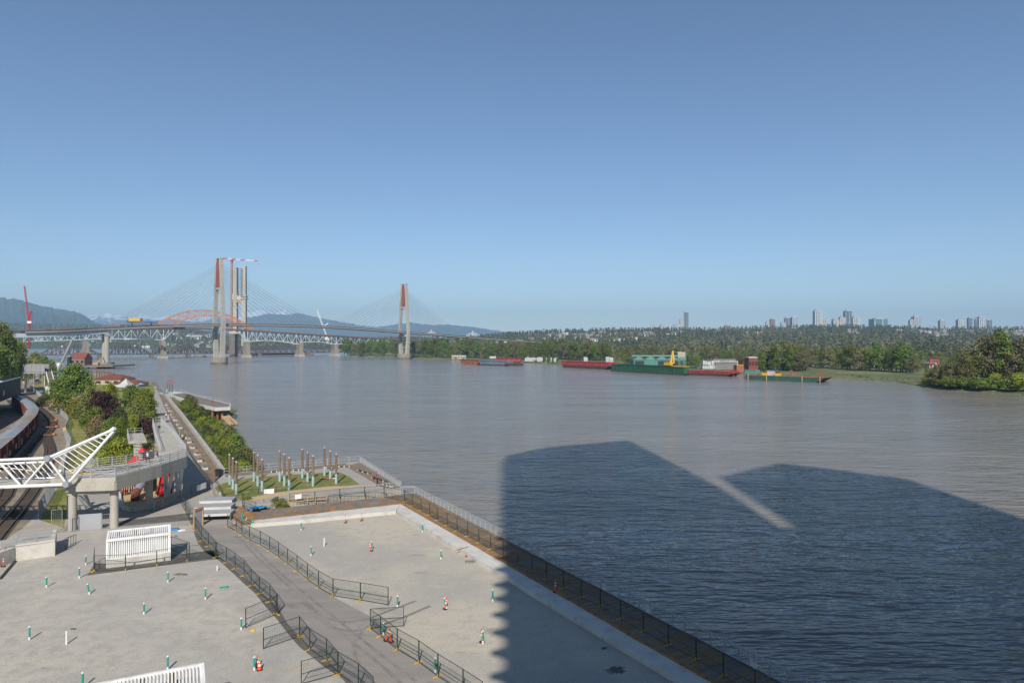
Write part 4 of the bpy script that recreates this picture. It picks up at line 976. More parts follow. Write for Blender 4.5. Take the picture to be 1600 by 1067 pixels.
shed('warehouse', 'small pale building by the shore right of the tower of the cable-stayed bridge', 706, 728, 562, 556, ('house_tan', 'house_white'), 1120, 12, -1, windows=5)
pf = thing('portal_frame', 'small red steel portal frame above the right-hand shore', 'frame', tuple(Q(1459, 570, 715)))
for px in (1453, 1465.5): MB().bar(Q(px, 571, 715), Q(px, 562, 715), 1.0).build('leg', 'crane_red', pf)
MB().bar(Q(1452.5, 562.6, 715), Q(1466, 562.6, 715), 1.2, 1.4).build('beam', 'crane_red', pf)

# ---------------------------------------------------------------- trees of the far bank
def tree_proto(name, seed, lobes, n, size, mat, trunk_h, trunk_r, limbs=4, inner=0.6, bark='bark'):
    """unit tree: about 1 high, scaled on placing"""
    rs = np.random.default_rng(seed); t = thing(name, '', 'tree'); tb = MB(); r_ = random.Random(seed)
    tb.tube((0, 0, -0.02), (r_.uniform(-.02, .02), 0, trunk_h * 0.5), trunk_r, trunk_r * 0.75, 7); tb.tube((0, 0, trunk_h * 0.48), (0.01, 0.02, trunk_h), trunk_r * 0.75, trunk_r * 0.3, 6)
    for k in range(limbs):
        L = lobes[k % len(lobes)]; tb.tube((0, 0, trunk_h * r_.uniform(0.35, 0.8)), (L[0] * 0.8, L[1] * 0.8, L[2]), trunk_r * 0.4, trunk_r * 0.12, 5)
    tb.build('trunk', bark, t, local=True)
    obj('crown', quads_mesh('crown', lobe_leaves(lobes, n, size, rs, inner), mat), t); return t
def rlobes(seed, n, w, z0, z1, r0, r1, flat=1.0):
    r_ = random.Random(seed); out = []
    for k in range(n):
        t = (k + 0.5) / n; z = lerp(z0, z1, t); a = k * 2.4 + r_.uniform(-.5, .5); env = w * math.sin(math.pi * min(1, 0.26 + 0.70 * t)) ** 0.7
        rr = r_.uniform(r0, r1); d = max(0.0, env - rr) * r_.uniform(0.5, 1.0); out.append((d * math.cos(a), d * math.sin(a), z, rr, rr, rr * r_.uniform(0.75, 1.0) * flat))
    return out
FAR = [tree_proto('cottonwood_tree', 21, rlobes(1, 11, 0.38, 0.13, 0.86, 0.12, 0.19), 2600, 0.019, 'leaf_olive', 0.75, 0.022),
       tree_proto('cottonwood_tree', 22, rlobes(2, 10, 0.28, 0.13, 0.88, 0.11, 0.15), 2300, 0.019, 'leaf_green', 0.8, 0.02),
       tree_proto('cottonwood_tree', 23, rlobes(3, 12, 0.46, 0.14, 0.84, 0.13, 0.2), 3000, 0.020, 'leaf_grey', 0.7, 0.024),
       tree_proto('cottonwood_tree', 24, rlobes(4, 10, 0.42, 0.14, 0.82, 0.14, 0.22), 2800, 0.021, 'leaf_green', 0.7, 0.022),
       tree_proto('alder_tree', 25, rlobes(5, 9, 0.22, 0.1, 0.9, 0.1, 0.13), 2000, 0.018, 'leaf_green', 0.85, 0.018)]
BUSH = [tree_proto('shore_bush', 31, rlobes(6, 7, 0.75, 0.25, 0.75, 0.25, 0.38), 1800, 0.042, 'leaf_bright', 0.5, 0.03), tree_proto('shore_bush', 32, rlobes(7, 7, 0.9, 0.2, 0.7, 0.25, 0.36), 1800, 0.044, 'leaf_green', 0.45, 0.03)]
tr = random.Random(77); ZB = -3.2
def bank_tree(px, base, top, label, group, kinds=FAR, wide=1.0):
    d = FPX * (EYE - WATER) / (base - HY) + tr.uniform(4, 9); h = EYE - (top - HY) / FPX * d - ZB
    s_ = h * tr.uniform(0.88, 1.12)
    put(tr.choice(kinds), ((px - CX) / FPX * d, d, ZB - 0.2), tr.uniform(0, 6.28), label, group, (s_ * wide * tr.uniform(0.8, 1.35), s_ * wide * tr.uniform(0.85, 1.2), s_))
def tree_row(n, x0, x1, base, top, jit, label, group, kinds=FAR, wide=1.0, var=(-0.08, 0.16)):
    for k in range(n):
        px = lerp(x0, x1, (k + tr.uniform(0.1, 0.9)) / n); b = interp(px, base) + tr.uniform(-jit, 0); t = interp(px, top) + (interp(px, base) - interp(px, top)) * tr.uniform(*var)
        bank_tree(px, b, t, '%s, %s from the left' % (label, ORD[k]), group, kinds, wide)
tree_row(16, 534, 622, [(534, 557), (622, 558)], [(534, 530), (570, 533), (600, 528), (622, 532)], 2.0, 'shore tree left of the right-hand bridge tower', 'shore trees left of the right-hand bridge tower')
tree_row(16, 640, 706, [(640, 559.5), (706, 561)], [(640, 530), (680, 526), (706, 531)], 2.5, 'shore tree just right of the right-hand bridge tower', 'shore trees right of the right-hand bridge tower')
tree_row(28, 712, 822, [(712, 561), (822, 565)], [(712, 530), (740, 526), (770, 535), (800, 533), (822, 537)], 2.5, 'bank tree behind the rusty and blue barges', 'bank trees behind the left barges')
tree_row(36, 825, 955, [(825, 563), (955, 567)], [(825, 535), (860, 531), (900, 530), (930, 533), (955, 541)], 2.5, 'bank tree behind the bright red barge', 'bank trees behind the bright red barge')
tree_row(14, 958, 1060, [(958, 566), (1060, 566)], [(958, 541), (1000, 537), (1030, 540), (1060, 540)], 2.0, 'broadleaf tree behind the gabled green shed', 'bank trees behind the green shed')
tree_row(4, 976, 992, [(976, 572), (992, 572)], [(976, 552), (992, 549)], 1.0, 'tree at the left end of the gabled green shed', 'trees at the shed end')
tree_row(5, 1064, 1096, [(1064, 576), (1096, 577)], [(1064, 560), (1082, 546), (1096, 566)], 1.0, 'tree between the green shed and the white wrapped stack', 'trees between shed and stack')
tree_row(12, 1095, 1170, [(1095, 568), (1170, 570)], [(1095, 541), (1130, 540), (1170, 541)], 2.0, 'tree behind the long white wrapped stack', 'trees behind the white stack')
tree_row(5, 1155, 1172, [(1155, 580), (1172, 580)], [(1155, 553), (1172, 552)], 1.0, 'tree left of the red and white building', 'trees beside the red and white building')
tree_row(24, 1186, 1262, [(1186, 583), (1262, 584)], [(1186, 545), (1210, 539), (1235, 533), (1262, 543)], 2.5, 'large tree on the bank behind the flat green barge', 'trees behind the flat green barge')
tree_row(32, 1262, 1435, [(1262, 578), (1435, 588)], [(1262, 543), (1300, 540), (1350, 541), (1385, 539), (1410, 535), (1435, 548)], 3.0, 'tree standing along the right-hand meadow', 'trees along the right-hand meadow')
tree_row(34, 1250, 1520, [(1250, 566), (1520, 572)], [(1250, 545), (1350, 546), (1450, 548), (1520, 546)], 4.0, 'tree farther back beyond the right-hand meadow', 'trees beyond the right-hand meadow')
tree_row(22, 560, 1240, [(560, 553), (1240, 560)], [(560, 535), (1240, 543)], 2.0, 'distant tree behind the far bank row', 'trees behind the bank row')
tree_row(22, 1446, 1520, [(1446, 606), (1520, 612)], [(1446, 575), (1470, 563), (1500, 558), (1520, 562)], 4, 'leafy tree at the tip of the right-hand point', 'trees at the tip of the right-hand point', [FAR[1], FAR[3], FAR[2], FAR[0]], 0.95, (-0.2, 0.35))
tree_row(26, 1525, 1625, [(1525, 611), (1625, 615)], [(1525, 536), (1550, 529), (1580, 533), (1625, 530)], 6, 'tall dense tree at the right edge of the photo', 'tall trees at the right edge', [FAR[0], FAR[2], FAR[3], FAR[1], FAR[4]], 0.9, (-0.14, 0.4))
tree_row(26, 1440, 1625, [(1440, 605.5), (1500, 612), (1625, 618.5)], [(1440, 588), (1500, 586), (1625, 585)], 2, 'shrub at the water edge of the right-hand point', 'shrubs of the right-hand point', BUSH, 1.0)
tree_row(26, 1196, 1436, [(1196, 583), (1290, 589), (1436, 601)], [(1196, 577), (1290, 582), (1436, 592)], 3, 'low shrub on the riverside meadow', 'shrubs on the meadow', BUSH, 1.3)
tree_row(9, 818, 874, [(818, 566.2), (874, 569)], [(818, 553), (840, 550), (874, 556)], 0.6, 'small tree in front of the low white stacks', 'small trees by the low white stacks')
tree_row(20, 560, 870, [(560, 557.2), (870, 569)], [(560, 552), (870, 563)], 1, 'low far-shore shrub left of the bright red barge', 'shrubs on the left far shore', BUSH, 1.2)
# ---------------------------------------------------------------- the near bank: land, paving, lawn
OC = P(648.5, 770.5, 0.5); U = Vector((0.497, -0.868, 0)).normalized(); VI = Vector((-U.y * -1, 0, 0)); VI = Vector((U.y, -U.x, 0))      # U along the boardwalk, VI inland
def dk(s_, v, z=0.5): q = OC + U * s_ + VI * v; return Vector((q.x, q.y, z))
IN_C = P(626, 787, 0.5); LE_C = P(619, 797.5, 0.5)
land = [dk(100, 5.6), LE_C, P(398, 817, 0.5), P(345, 800), P(338, 786), P(330, 757), P(347.5, 739.5), P(333.6, 719), P(305.5, 680), P(281, 647), P(258, 617), (-222, 418), (-262, 425), (-335, 500),
        (-440, 640), (-530, 760), (-680, 940), (-800, 1120), (-1000, 1400), (-3000, 1900), (-3000, -60), (60, -60)]
tag(MB().prism([(p[0], p[1]) for p in land], -8.0, 0.0).build('ground', 'gravel'), kind='structure')
def flat(name, mat, pxs, z, kind='structure'):
    return tag(MB().sheet([P(a, b, z) for a, b in pxs]).build(name, mat), kind=kind)
flat('excavation_floor', 'pit_gravel', [(386, 818), (398, 818), (617, 798.5), (700, 846), (800, 897), (900, 955), (1010, 1015), (1120, 1080), (1180, 1125), (760, 1125), (688, 1060), (622, 1016), (579, 983), (521, 932), (480, 906), (435, 871), (389, 844), (356, 824)], 0.004)
flat('access_road', 'asphalt', [(300, 822), (356, 817), (372, 832), (389.6, 843), (435, 870), (480, 905), (523, 933), (585, 966), (600, 985), (625, 1012), (690, 1055), (780, 1120), (575, 1120), (541, 1067), (530, 1054), (507, 1038), (473, 1007), (439, 970), (415, 940), (388, 915), (370, 895), (338, 873), (318, 857), (307, 843)], 0.008)
flat('asphalt_verge', 'old_asphalt', [(302, 829), (311, 836), (330, 858), (352, 876), (380, 900), (405, 922), (436, 950), (448, 972), (476, 1002), (512, 1034), (548, 1062), (548, 1075), (535, 1060), (505, 1040), (468, 1010), (452, 992), (432, 966), (414, 946), (398, 926), (384, 914), (366, 897), (352, 884), (340, 873.5), (320, 862), (309, 848)], 0.012)
flat('shed_apron', 'old_asphalt', [(136, 898.5), (148, 879), (165, 880), (341, 858), (342, 872.5), (240, 885)], 0.012)
flat('dark_strip', 'old_asphalt', [(188, 822), (183, 814), (297, 801), (300, 812)], 0.012)  # darker strip laid across the plaza paving
flat('plaza_paving', 'paving', [(98, 832), (112, 800), (128, 772), (150, 755), (190, 735), (226, 690), (233, 652), (244, 612), (249, 612), (262, 645), (284, 688), (303, 719), (331, 757), (338, 786), (345, 800), (356, 816), (300, 821), (185, 824)], 0.004)
flat('rail_bed', 'ballast', [(-260, 1000), (-40, 862), (10, 842), (34, 826), (62, 800), (72, 772), (86, 745), (96, 715), (104, 692), (99, 674), (104, 656), (85, 640), (66, 620), (54, 604), (75, 588), (84, 583), (66, 583), (20, 600), (-60, 640), (-260, 760)], 0.004)
flat('verge_grass', 'rough_grass', [(62, 812), (82, 775), (100, 742), (109, 712), (111, 696), (103, 676), (107, 655), (87, 638), (68, 618), (66, 600), (80, 590), (110, 618), (140, 648), (150, 680), (146, 705), (132, 732), (112, 765), (104, 800), (100, 824)], 0.008)
tag(MB().sheet([(-223, 417), (-262, 423), (-336, 498), (-441, 638), (-531, 758), (-680, 938), (-900, 1000), (-900, 330), (-300, 330), (-205, 380)], 0.003).build('bank_grass', 'rough_grass'), kind='structure')
flat('park_ground', 'rough_grass', [(80, 590), (110, 618), (140, 648), (150, 682), (146, 706), (160, 722), (205, 722), (226, 690), (232, 652), (243, 612), (239, 598), (160, 586)], 0.012)
flat('playground_sand', 'sand', [(176, 788), (178, 766), (205, 752), (243, 738), (262, 752), (268, 771), (286, 766), (292, 770), (262, 790), (240, 797), (200, 800)], 0.016)
flat('upper_sand', 'sand', [(222, 693), (243, 692), (248, 716), (228, 722)], 0.016)

# ---------------------------------------------------------------- rails and posts
def wire_mesh(L, H, dx, dz, t):
    mb = MB()
    k = dx
    while k < L: mb.bar((k, 0, 0.08), (k, 0, H), t, caps=False); k += dx
    k = 0.12
    while k < H: mb.bar((0, 0, k), (L, 0, k), t, caps=False); k += dz
    return mb
def railing(label, pts, h=1.1, step=1.5, mat='rail_grey', rails=(1.0, 0.55, 0.1), pw=0.08, infill=None, name='railing', rw=0.06, cat='railing'):
    """posts as parts, each rail a part along the whole line, optional fine pickets"""
    o = thing(name, label, cat, tuple(pts[0])); pm = MB().box((0, 0, h / 2), (pw, pw, h)).mesh('post', mat); org = Vector(ORI[o.name])
    for a, b in zip(pts, pts[1:]):
        n = max(1, int(round((b - a).length / step))); rz = math.atan2(b.y - a.y, b.x - a.x)
        for k in range(n + (1 if b is pts[-1] else 0)):
            q = lerp(a, b, k / n) - org; p_ = obj('post', pm, o); p_.location = q; p_.rotation_euler = (0, 0, rz)
    for f in rails:
        mb = MB()
        for a, b in zip(pts, pts[1:]): mb.bar(a + Vector((0, 0, h * f)), b + Vector((0, 0, h * f)), rw)
        mb.build('rail', mat, o)
    if infill:
        mb = MB()
        for a, b in zip(pts, pts[1:]):
            n = int((b - a).length / infill)
            for k in range(n):
                q = lerp(a, b, (k + 0.5) / n); mb.bar(q + Vector((0, 0, h * rails[-1])), q + Vector((0, 0, h * rails[0])), 0.018, caps=False)
        tag(mb.build('pickets', mat, o), kind='stuff')
    return o

# ---------------------------------------------------------------- boardwalk, timber edge and concrete ledge
bw = thing('boardwalk', 'timber boardwalk running round the gravel lot along the river', 'boardwalk', tuple(dk(0, 0)))
far_edge = [(347, 791), (377, 789.5), (384, 800), (432, 795), (451, 792), (627, 773)]
deck_poly = [dk(0, 0), dk(100, 0), dk(100, 4.1), P(626, 787, 0.5), P(394, 812, 0.5), P(378, 815, 0.5)] + [P(a, b, 0.5) for a, b in far_edge]
MB().prism([(p.x, p.y) for p in deck_poly], 0.05, 0.40).build('joists', 'timber_edge', bw)
def planks():
    mb = MB(); r_ = random.Random(3); s_ = -0.1
    while s_ < 100:
        w = r_.uniform(0.24, 0.29); zt = r_.uniform(-0.012, 0.012); a, b = dk(s_, 0.05 + r_.uniform(0, 0.05), 0.455 + zt), dk(s_, 4.0 + r_.uniform(-0.04, 0.06), 0.455 + zt)
        if s_ > 2.2: mb.bar(a, b, w, 0.09)
        else: mb.bar(a, dk(s_, 4.0, 0.455 + zt), w, 0.09)
        mb.m[-6:] = [r_.choice((0, 0, 0, 1, 1))] * 6; s_ += w + 0.018
    A, B = P(626, 787, 0.5), P(394, 812, 0.5); C, D_ = P(627, 773, 0.5), P(451, 792, 0.5)
    n = 74
    for k in range(n):
        t = (k + 0.5) / n; a = lerp(A, B, t); c = lerp(C, C + (D_ - C) * 1.22, t)
        mb.bar(a + Vector((0, 0, -0.045)), c + Vector((0, 0, -0.045)), 0.27, 0.09); mb.m[-6:] = [r_.choice((0, 1, 1))] * 6
    for k in range(16):
        a, c = lerp(P(377, 815, 0.5), P(347, 791.5, 0.5), (k + 0.5) / 16), lerp(P(386, 812.5, 0.5), P(376, 790, 0.5), (k + 0.5) / 16)
        mb.bar(a + Vector((0, 0, -0.05)), c + Vector((0, 0, -0.05)), 0.29, 0.09); mb.m[-6:] = [r_.choice((0, 1))] * 6
    tag(mb.build('planks', ['timber', 'timber_grey', 'timber_edge'], bw), kind='stuff')
planks()
def chips(mb, a, b, n, r_, mat=0):
    """broken, uneven blocks along a line"""
    for k in range(n):
        p, q = lerp(a, b, k / n), lerp(a, b, (k + 1) / n); j = Vector((r_.uniform(-.05, .05), r_.uniform(-.05, .05), r_.uniform(-.05, .03)))
        mb.bar(p + j, q + j, r_.uniform(0.3, 0.42), r_.uniform(0.26, 0.36))
er = random.Random(9)
mb = MB(); chips(mb, dk(4.2, 4.25, 0.42), dk(100, 4.25, 0.42), 44, er); chips(mb, P(624, 788, 0.42), P(394, 812.8, 0.42), 14, er); mb.build('edge_beams', 'timber_edge', bw)
MB().bar(dk(-0.2, 0.0, 0.3), dk(100, 0.0, 0.3), 0.2, 0.55).build('fascia', 'timber_grey', bw)
for k in range(17):
    for v in (0.6, 3.4): q = dk(2 + k * 6, v); MB().tube((q.x, q.y, WATER - 1.5), (q.x, q.y, 0.1), 0.22, n=8, caps=False).build('pile', 'post_wood', bw)
ledge = thing('concrete_ledge', 'pale broken concrete ledge between the boardwalk and the gravel lot', 'ledge', tuple(LE_C))
def wobble(a, b, n, amp, r_): return [lerp(a, b, k / n) + VI * r_.uniform(-amp, amp) for k in range(n + 1)]
inner = wobble(LE_C, dk(100, 5.75), 46, 0.06, er); mb = MB()
mb.prism([(p.x, p.y) for p in [IN_C] + inner + [dk(100, 4.2)]], -0.6, 0.50); mb.build('ledge_slab', 'pale_concrete', ledge)
MB().prism([(p.x, p.y) for p in [IN_C + Vector((-0.01, 0, 0)), P(394, 813, 0.5), P(392, 818, 0.5), P(470, 812, 0.5), P(560, 803, 0.5), LE_C + Vector((-0.01, 0, 0))]], -0.6, 0.494).build('ledge_slab', 'pale_concrete', ledge)
railing('grey metal railing with fine pickets along the river edge of the boardwalk', [dk(100, 0.12), dk(0.1, 0.12), P(629, 771.5, 0.5)], 1.2, 1.45, infill=0.16, rails=(1.0, 0.86, 0.12))

# ---------------------------------------------------------------- pier with lawn and timber posts
ZP = 1.0
pier_px = [(332, 756), (350, 741), (420, 734), (563, 721.0), (627, 763), (500, 778), (440, 784), (400, 787), (353, 784), (335, 769)]
pier = thing('pier_platform', 'concrete pier with a lawn, paths and timber decking beside the boardwalk', 'pier', tuple(P(480, 760, ZP)))
pp = [P(a, b, ZP) for a, b in pier_px]
MB().prism([(p.x, p.y) for p in pp], -6.5, ZP).build('platform', 'paving', pier)
a, b = P(627, 764, ZP), P(440, 785, ZP); n = 34
for k in range(n):
    p, q = lerp(a, b, (k + 0.04) / n), lerp(a, b, (k + 0.96) / n); off = Vector((0.05, -0.09, 0)); MB().bar(p + off + Vector((0, 0, -0.75)), q + off + Vector((0, 0, -0.75)), 0.16, 1.5).build('wall_panel', 'concrete', pier)
def pier_sheet(name, mat, pxs, z): return MB().sheet([P(x, y, ZP + z) for x, y in pxs]).build(name, mat, pier)
pier_sheet('lawn', 'lawn', [(335, 762), (345, 756), (366, 750), (409, 744.5), (461, 741), (505, 738.5), (535, 739), (548, 746), (562, 756.5), (540, 758.5), (512, 759.5), (435, 768.5), (384, 778), (362, 780), (348, 776)], 0.006)
pier_sheet('sandy_path', 'sand', [(362, 781), (384, 779), (435, 769.5), (512, 760.5), (545, 759), (600, 756), (606, 758), (520, 765), (436, 775), (395, 782)], 0.010)
def timber_patch(name, mat, pa, pb, pc, pd, n, z):
    A, B, C, D_ = (P(x, y, ZP + z) for x, y in (pa, pb, pc, pd)); mb = MB(); r_ = random.Random(n)
    for k in range(n):
        p, q, r2, s2 = lerp(A, B, (k + .04) / n), lerp(A, B, (k + .96) / n), lerp(D_, C, (k + .96) / n), lerp(D_, C, (k + .04) / n); dz = Vector((0, 0, 0.05)); mb.loft([v[:] for v in (p, q, r2, s2)], [(v + dz)[:] for v in (p, q, r2, s2)]); mb.m[-6:] = [r_.choice((0, 0, 1))] * 6
    return tag(mb.build(name, [mat, 'timber'], pier), kind='stuff')
timber_patch('deck_planks', 'timber_grey', (541, 728.5), (562, 722.5), (625, 762), (600, 762.5), 46, 0.004); timber_patch('deck_planks', 'timber_grey', (352, 745), (352, 741), (541, 724), (541, 728.5), 60, 0.004)
post_base = [(503, 690), (523, 718), (543, 748), (651, 670), (674, 698), (700, 730), (808, 670), (836, 698), (865, 725), (946, 650), (978, 672), (1011, 700), (1081, 635), (1116, 660), (1152, 685)]
post_top = [503, 525, 548, 490, 507, 533, 483, 502, 523, 472, 491, 511, 462, 483, 500]
colw = ['leftmost row, by the bushes', 'second row from the bushes', 'middle row', 'fourth row from the bushes', 'rightmost row']; roww = ['rear', 'middle', 'front']
for k, ((bx, by), ty) in enumerate(zip(post_base, post_top)):
    q = P(230 + bx / 3.902, 580 + by / 3.902, ZP); h = (by - ty) / 3.902 / FPX * q.y
    o = thing('timber_post', '%s tall timber post with pale teal foot on the lawn, %s' % (roww[k % 3], colw[k // 3]), 'post', tuple(q), group='timber posts on the lawn')
    MB().tube((0, 0, h * 0.32), (0.03 * ((k % 3) - 1), 0, h - 0.15), 0.20, 0.19, 12).build('shaft', 'post_wood', o, local=True); MB().tube((0, 0, 0), (0, 0, h * 0.32), 0.215, 0.215, 12).build('painted_foot', 'post_teal', o, local=True)
    MB().tube((0.03 * ((k % 3) - 1), 0, h - 0.15), (0.03 * ((k % 3) - 1), 0, h), 0.205, 0.15, 12).build('cap', 'galvanised', o, local=True)
railing('light metal railing along the river side of the lawn pier', [P(350, 741.5, ZP), P(420, 734.5, ZP), P(562.5, 721.5, ZP)], 1.15, 2.2, infill=0.3)
railing('dense metal railing at the outer end of the lawn pier', [P(563.5, 721.8, ZP), P(626.5, 762.6, ZP)], 1.15, 1.5, infill=0.14, rails=(1.0, 0.9, 0.1), pw=0.1)
railing('light metal railing on the wall of the lawn pier facing the boardwalk', [P(625.5, 763.2, ZP), P(500, 777.5, ZP), P(436, 784.2, ZP)], 1.1, 1.8, infill=0.3)
def bench(label, p, rz, L=4.0, mat='timber_pale', group=None):
    o = thing('bench', label, 'bench', tuple(p), group=group); o.rotation_euler = (0, 0, rz)
    for k in range(3): MB().box((0, -0.22 + k * 0.22, 0.43), (L, 0.17, 0.06)).build('seat_slat', 'timber_grey', o, local=True)
    for s_ in (-0.4, 0, 0.4): MB().box((L * s_, 0, 0.2), (0.18, 0.6, 0.4)).build('leg', 'pale_concrete', o, local=True)
bench('long slatted bench on the pier deck nearer the river', P(568, 738, ZP), math.radians(-50), 5.0); bench('long slatted bench on the pier deck farther from the river', P(591, 750, ZP), math.radians(-50), 5.0)
bench('bench in the near corner of the pier by the wall railing', P(606, 759.5, ZP), math.radians(-50), 3.0)
for k, (px, py) in enumerate(((433, 738), (467, 735.5), (518, 732), (538, 730))):
    bench('%s small bench on the strip behind the timber posts, counting from the bushes' % ORD[k], P(px, py, ZP), math.radians(8), 2.4)

# ---------------------------------------------------------------- promenade
prom_l = [(247.7, 615), (258, 639), (266.5, 656), (285, 687.5), (303, 719), (331, 757)]; prom_r = [(256.5, 617.5), (267, 632), (280, 648), (304, 681), (332, 720), (346, 741)]
pr = thing('promenade_deck', 'brown timber promenade running back along the river past the bushes', 'boardwalk', tuple(P(303, 719)))
def prom():
    mb = MB(); r_ = random.Random(8); A = [P(*q) for q in prom_l]; B = [P(*q) for q in prom_r]; MB().sheet([(p.x, p.y) for p in A + B[::-1]], 0.012).build('underlay', 'deck_dark', pr)
    for i in range(5):
        n = max(4, int((A[i + 1] - A[i]).length / 0.62))
        for k in range(n):
            p, q = lerp(A[i], A[i + 1], (k + .03) / n), lerp(A[i], A[i + 1], (k + .97) / n); r2, s2 = lerp(B[i], B[i + 1], (k + .97) / n), lerp(B[i], B[i + 1], (k + .03) / n)
            mb.loft([(v + Vector((0, 0, 0.016)))[:] for v in (p, q, r2, s2)], [(v + Vector((0, 0, 0.07)))[:] for v in (p, q, r2, s2)]); mb.m[-6:] = [r_.choice((0, 0, 1, 2))] * 6
    tag(mb.build('planks', ['timber_grey', 'timber', 'post_wood'], pr), kind='stuff')
    strip(MB(), [p + Vector((0, 0, 0.09)) for p in A[2:]], 0.35, 0.07).build('edge_strip', 'deck_dark', pr)
    strip(MB(), [P(x + 2.0, y - 0.3) + Vector((0.3, 0, 0.62)) for x, y in prom_r], 0.8, 0.7).build('river_kerb', 'concrete', pr)
prom()
flat('far_promenade', 'timber_grey', [(238.5, 597.8), (244, 597), (253, 612.5), (247, 613)], 0.02)
zz = [(245, 360), (270, 400), (290, 435), (315, 480), (335, 515), (360, 555), (395, 610), (425, 655), (505, 785), (540, 840), (580, 910), (640, 1000)]
spots = [(230 + x / 8.207, 590 + y / 8.207) for x, y in zz] + [(312, 721.5), (320, 733.5)]
def lounge_seat():
    t = thing('lounge_seat', '', 'seat'); MB().box((0, 0, 0.24), (0.75, 1.15, 0.48)).build('base', 'pale_concrete', t, local=True)
    for k in range(4): MB().box((-0.3 + 0.2 * k, -0.05, 0.51), (0.17, 1.3, 0.05)).build('slat', 'timber_grey', t, local=True)
    MB().bar((0, 0.55, 0.5), (0, 0.85, 0.95), 0.75, 0.07).build('backrest', 'timber_grey', t, local=True); return t
seat_p = lounge_seat()
for k, (x, y) in enumerate(spots): put(seat_p, P(x, y) + Vector((0, 0, 0.07)), 0.5 + (k % 3) * 0.15, 'concrete and timber lounge seat on the promenade, %s from the far end' % ORD[k], 'lounge seats along the promenade', 1.25)
def bin_(label, p):
    o = thing('waste_bin', label, 'bin', tuple(p)); MB().loft([(x * .38, y * .34, 0) for x, y in ((-1, -1), (1, -1), (1, 1), (-1, 1))][::-1], [(x * .45, y * .42, 1.25) for x, y in ((-1, -1), (1, -1), (1, 1), (-1, 1))][::-1]).build('body', 'dark_metal', o, local=True); MB().box((0, 0, 1.31), (1.0, 0.92, 0.12)).build('lid', 'black_rubber', o, local=True)
bin_('dark waste bin at the end of the promenade kerb', P(341, 744.5)); bin_('second dark waste bin, nearer the timber posts', P(349.5, 745.5))
for k, (px, py, h) in enumerate(((239.5, 645.5, 4.2), (242.5, 655.5, 4.6), (236.5, 648, 4.0))):
    o = thing('lamp_post', ['grey lamp post beside the ramp, rear one', 'grey lamp post beside the ramp, front one', 'slim grey post left of the ramp lamps'][k], 'lamp', tuple(P(px, py))); MB().tube((0, 0, 0), (0, 0, h), 0.11, 0.09, 8).build('pole', 'galvanised', o, local=True); MB().box((0.35, 0, h), (1.1, 0.28, 0.12)).build('lamp_head', 'galvanised', o, local=True)
fr = thing('swing_frame', 'grey metal frame standing on the promenade edge among the seats', 'frame', tuple(P(284, 686)))
for x, y in ((280.5, 688.5), (289.5, 684)): q = P(x, y); MB().bar(q, q + Vector((0, 0, 2.6)), 0.16).build('post', 'galvanised', fr)
MB().bar(P(280.5, 688.5) + Vector((0, 0, 2.6)), P(289.5, 684) + Vector((0, 0, 2.6)), 0.16).build('beam', 'galvanised', fr); MB().bar(P(282, 687.8) + Vector((0, 0, 0.6)), P(288, 684.8) + Vector((0, 0, 0.6)), 0.6, 0.08).build('seat', 'timber_grey', fr)

# wharf platform beyond the bushes
wh = thing('wharf_platform', 'concrete wharf on rusty piles jutting into the river beyond the bushes', 'wharf', tuple(P(336, 637)))
wpx = [(262, 616), (308, 631.4), (336, 637.5), (360, 636.2), (361, 631.0), (320, 621), (288.5, 612.5), (268, 611)]
MB().prism([(p.x, p.y) for p in [P(*q) for q in wpx]], -1.1, -0.02).build('deck', 'pale_concrete', wh)
MB().sheet([P(x, y, 0.0) for x, y in [(268, 616), (309, 630.4), (336, 636.2), (358, 635.2), (359, 631.6), (320, 621.8), (288.5, 613.4)]]).build('deck_boards', 'timber_grey', wh)
for px, py in ((322, 634), (332, 636), (340, 636.5), (347, 636.3), (356, 635.6), (357, 632)): q = P(px, py); MB().tube((q.x, q.y, WATER - 1), (q.x, q.y, -1.05), 0.45, n=8, caps=False).build('pile', 'rust_steel', wh)
railing('thin railing along the outer edge of the wharf', [P(268, 611.6), P(288.5, 613), P(320, 621.4), P(360.5, 631.4), P(359.8, 635.9)], 1.1, 3.0, rails=(1.0, 0.5))
gw = thing('gangway', 'tan sloping gangway ramp leading down from the wharf', 'gangway', tuple(P(352, 650, -2)))
for s_ in (-0.8, 0.8): MB().bar(P(352, 650, -1.5) + Vector((s_, s_, 0)), P(366, 663, -4.2) + Vector((s_, s_, 0)), 0.25, 0.9).build('side_truss', 'timber_pale', gw)
MB().bar(P(352, 650, -1.8), P(366, 663, -4.5), 1.6, 0.15).build('walkway', 'timber_pale', gw)
for k, (px, py, ty) in enumerate(((261, 612.6, 599.5), (264.8, 619, 600), (268.8, 620.4, 600.5))):
    q = P(px, py); h = (py - ty) / FPX * q.y; o = thing('banner_post', 'timber post with a red pennant beside the wharf, %s of three' % ['left', 'middle', 'right'][k], 'post', tuple(q), group='banner posts by the wharf')
    MB().tube((0, 0, h * 0.38), (0, 0, h), 0.3, 0.28, 10).build('shaft', 'post_wood', o, local=True); MB().tube((0, 0, 0), (0, 0, h * 0.38), 0.32, 0.32, 10).build('painted_foot', 'post_teal', o, local=True)
    MB().bar((0, 0, h), (0, 0, h + 1.6), 0.06).build('staff', 'dark_metal', o, local=True); MB().add([(0, 0, h + 1.6), (0, 0, h + 0.9), (1.0, 0.15, h + 1.1), (1.0, 0.17, h + 1.4), (0, 0.03, h + 0.9), (0, 0.03, h + 1.6)], [(0, 1, 2, 3), (3, 2, 4, 5)]).build('pennant', 'cloth_red', o, local=True)

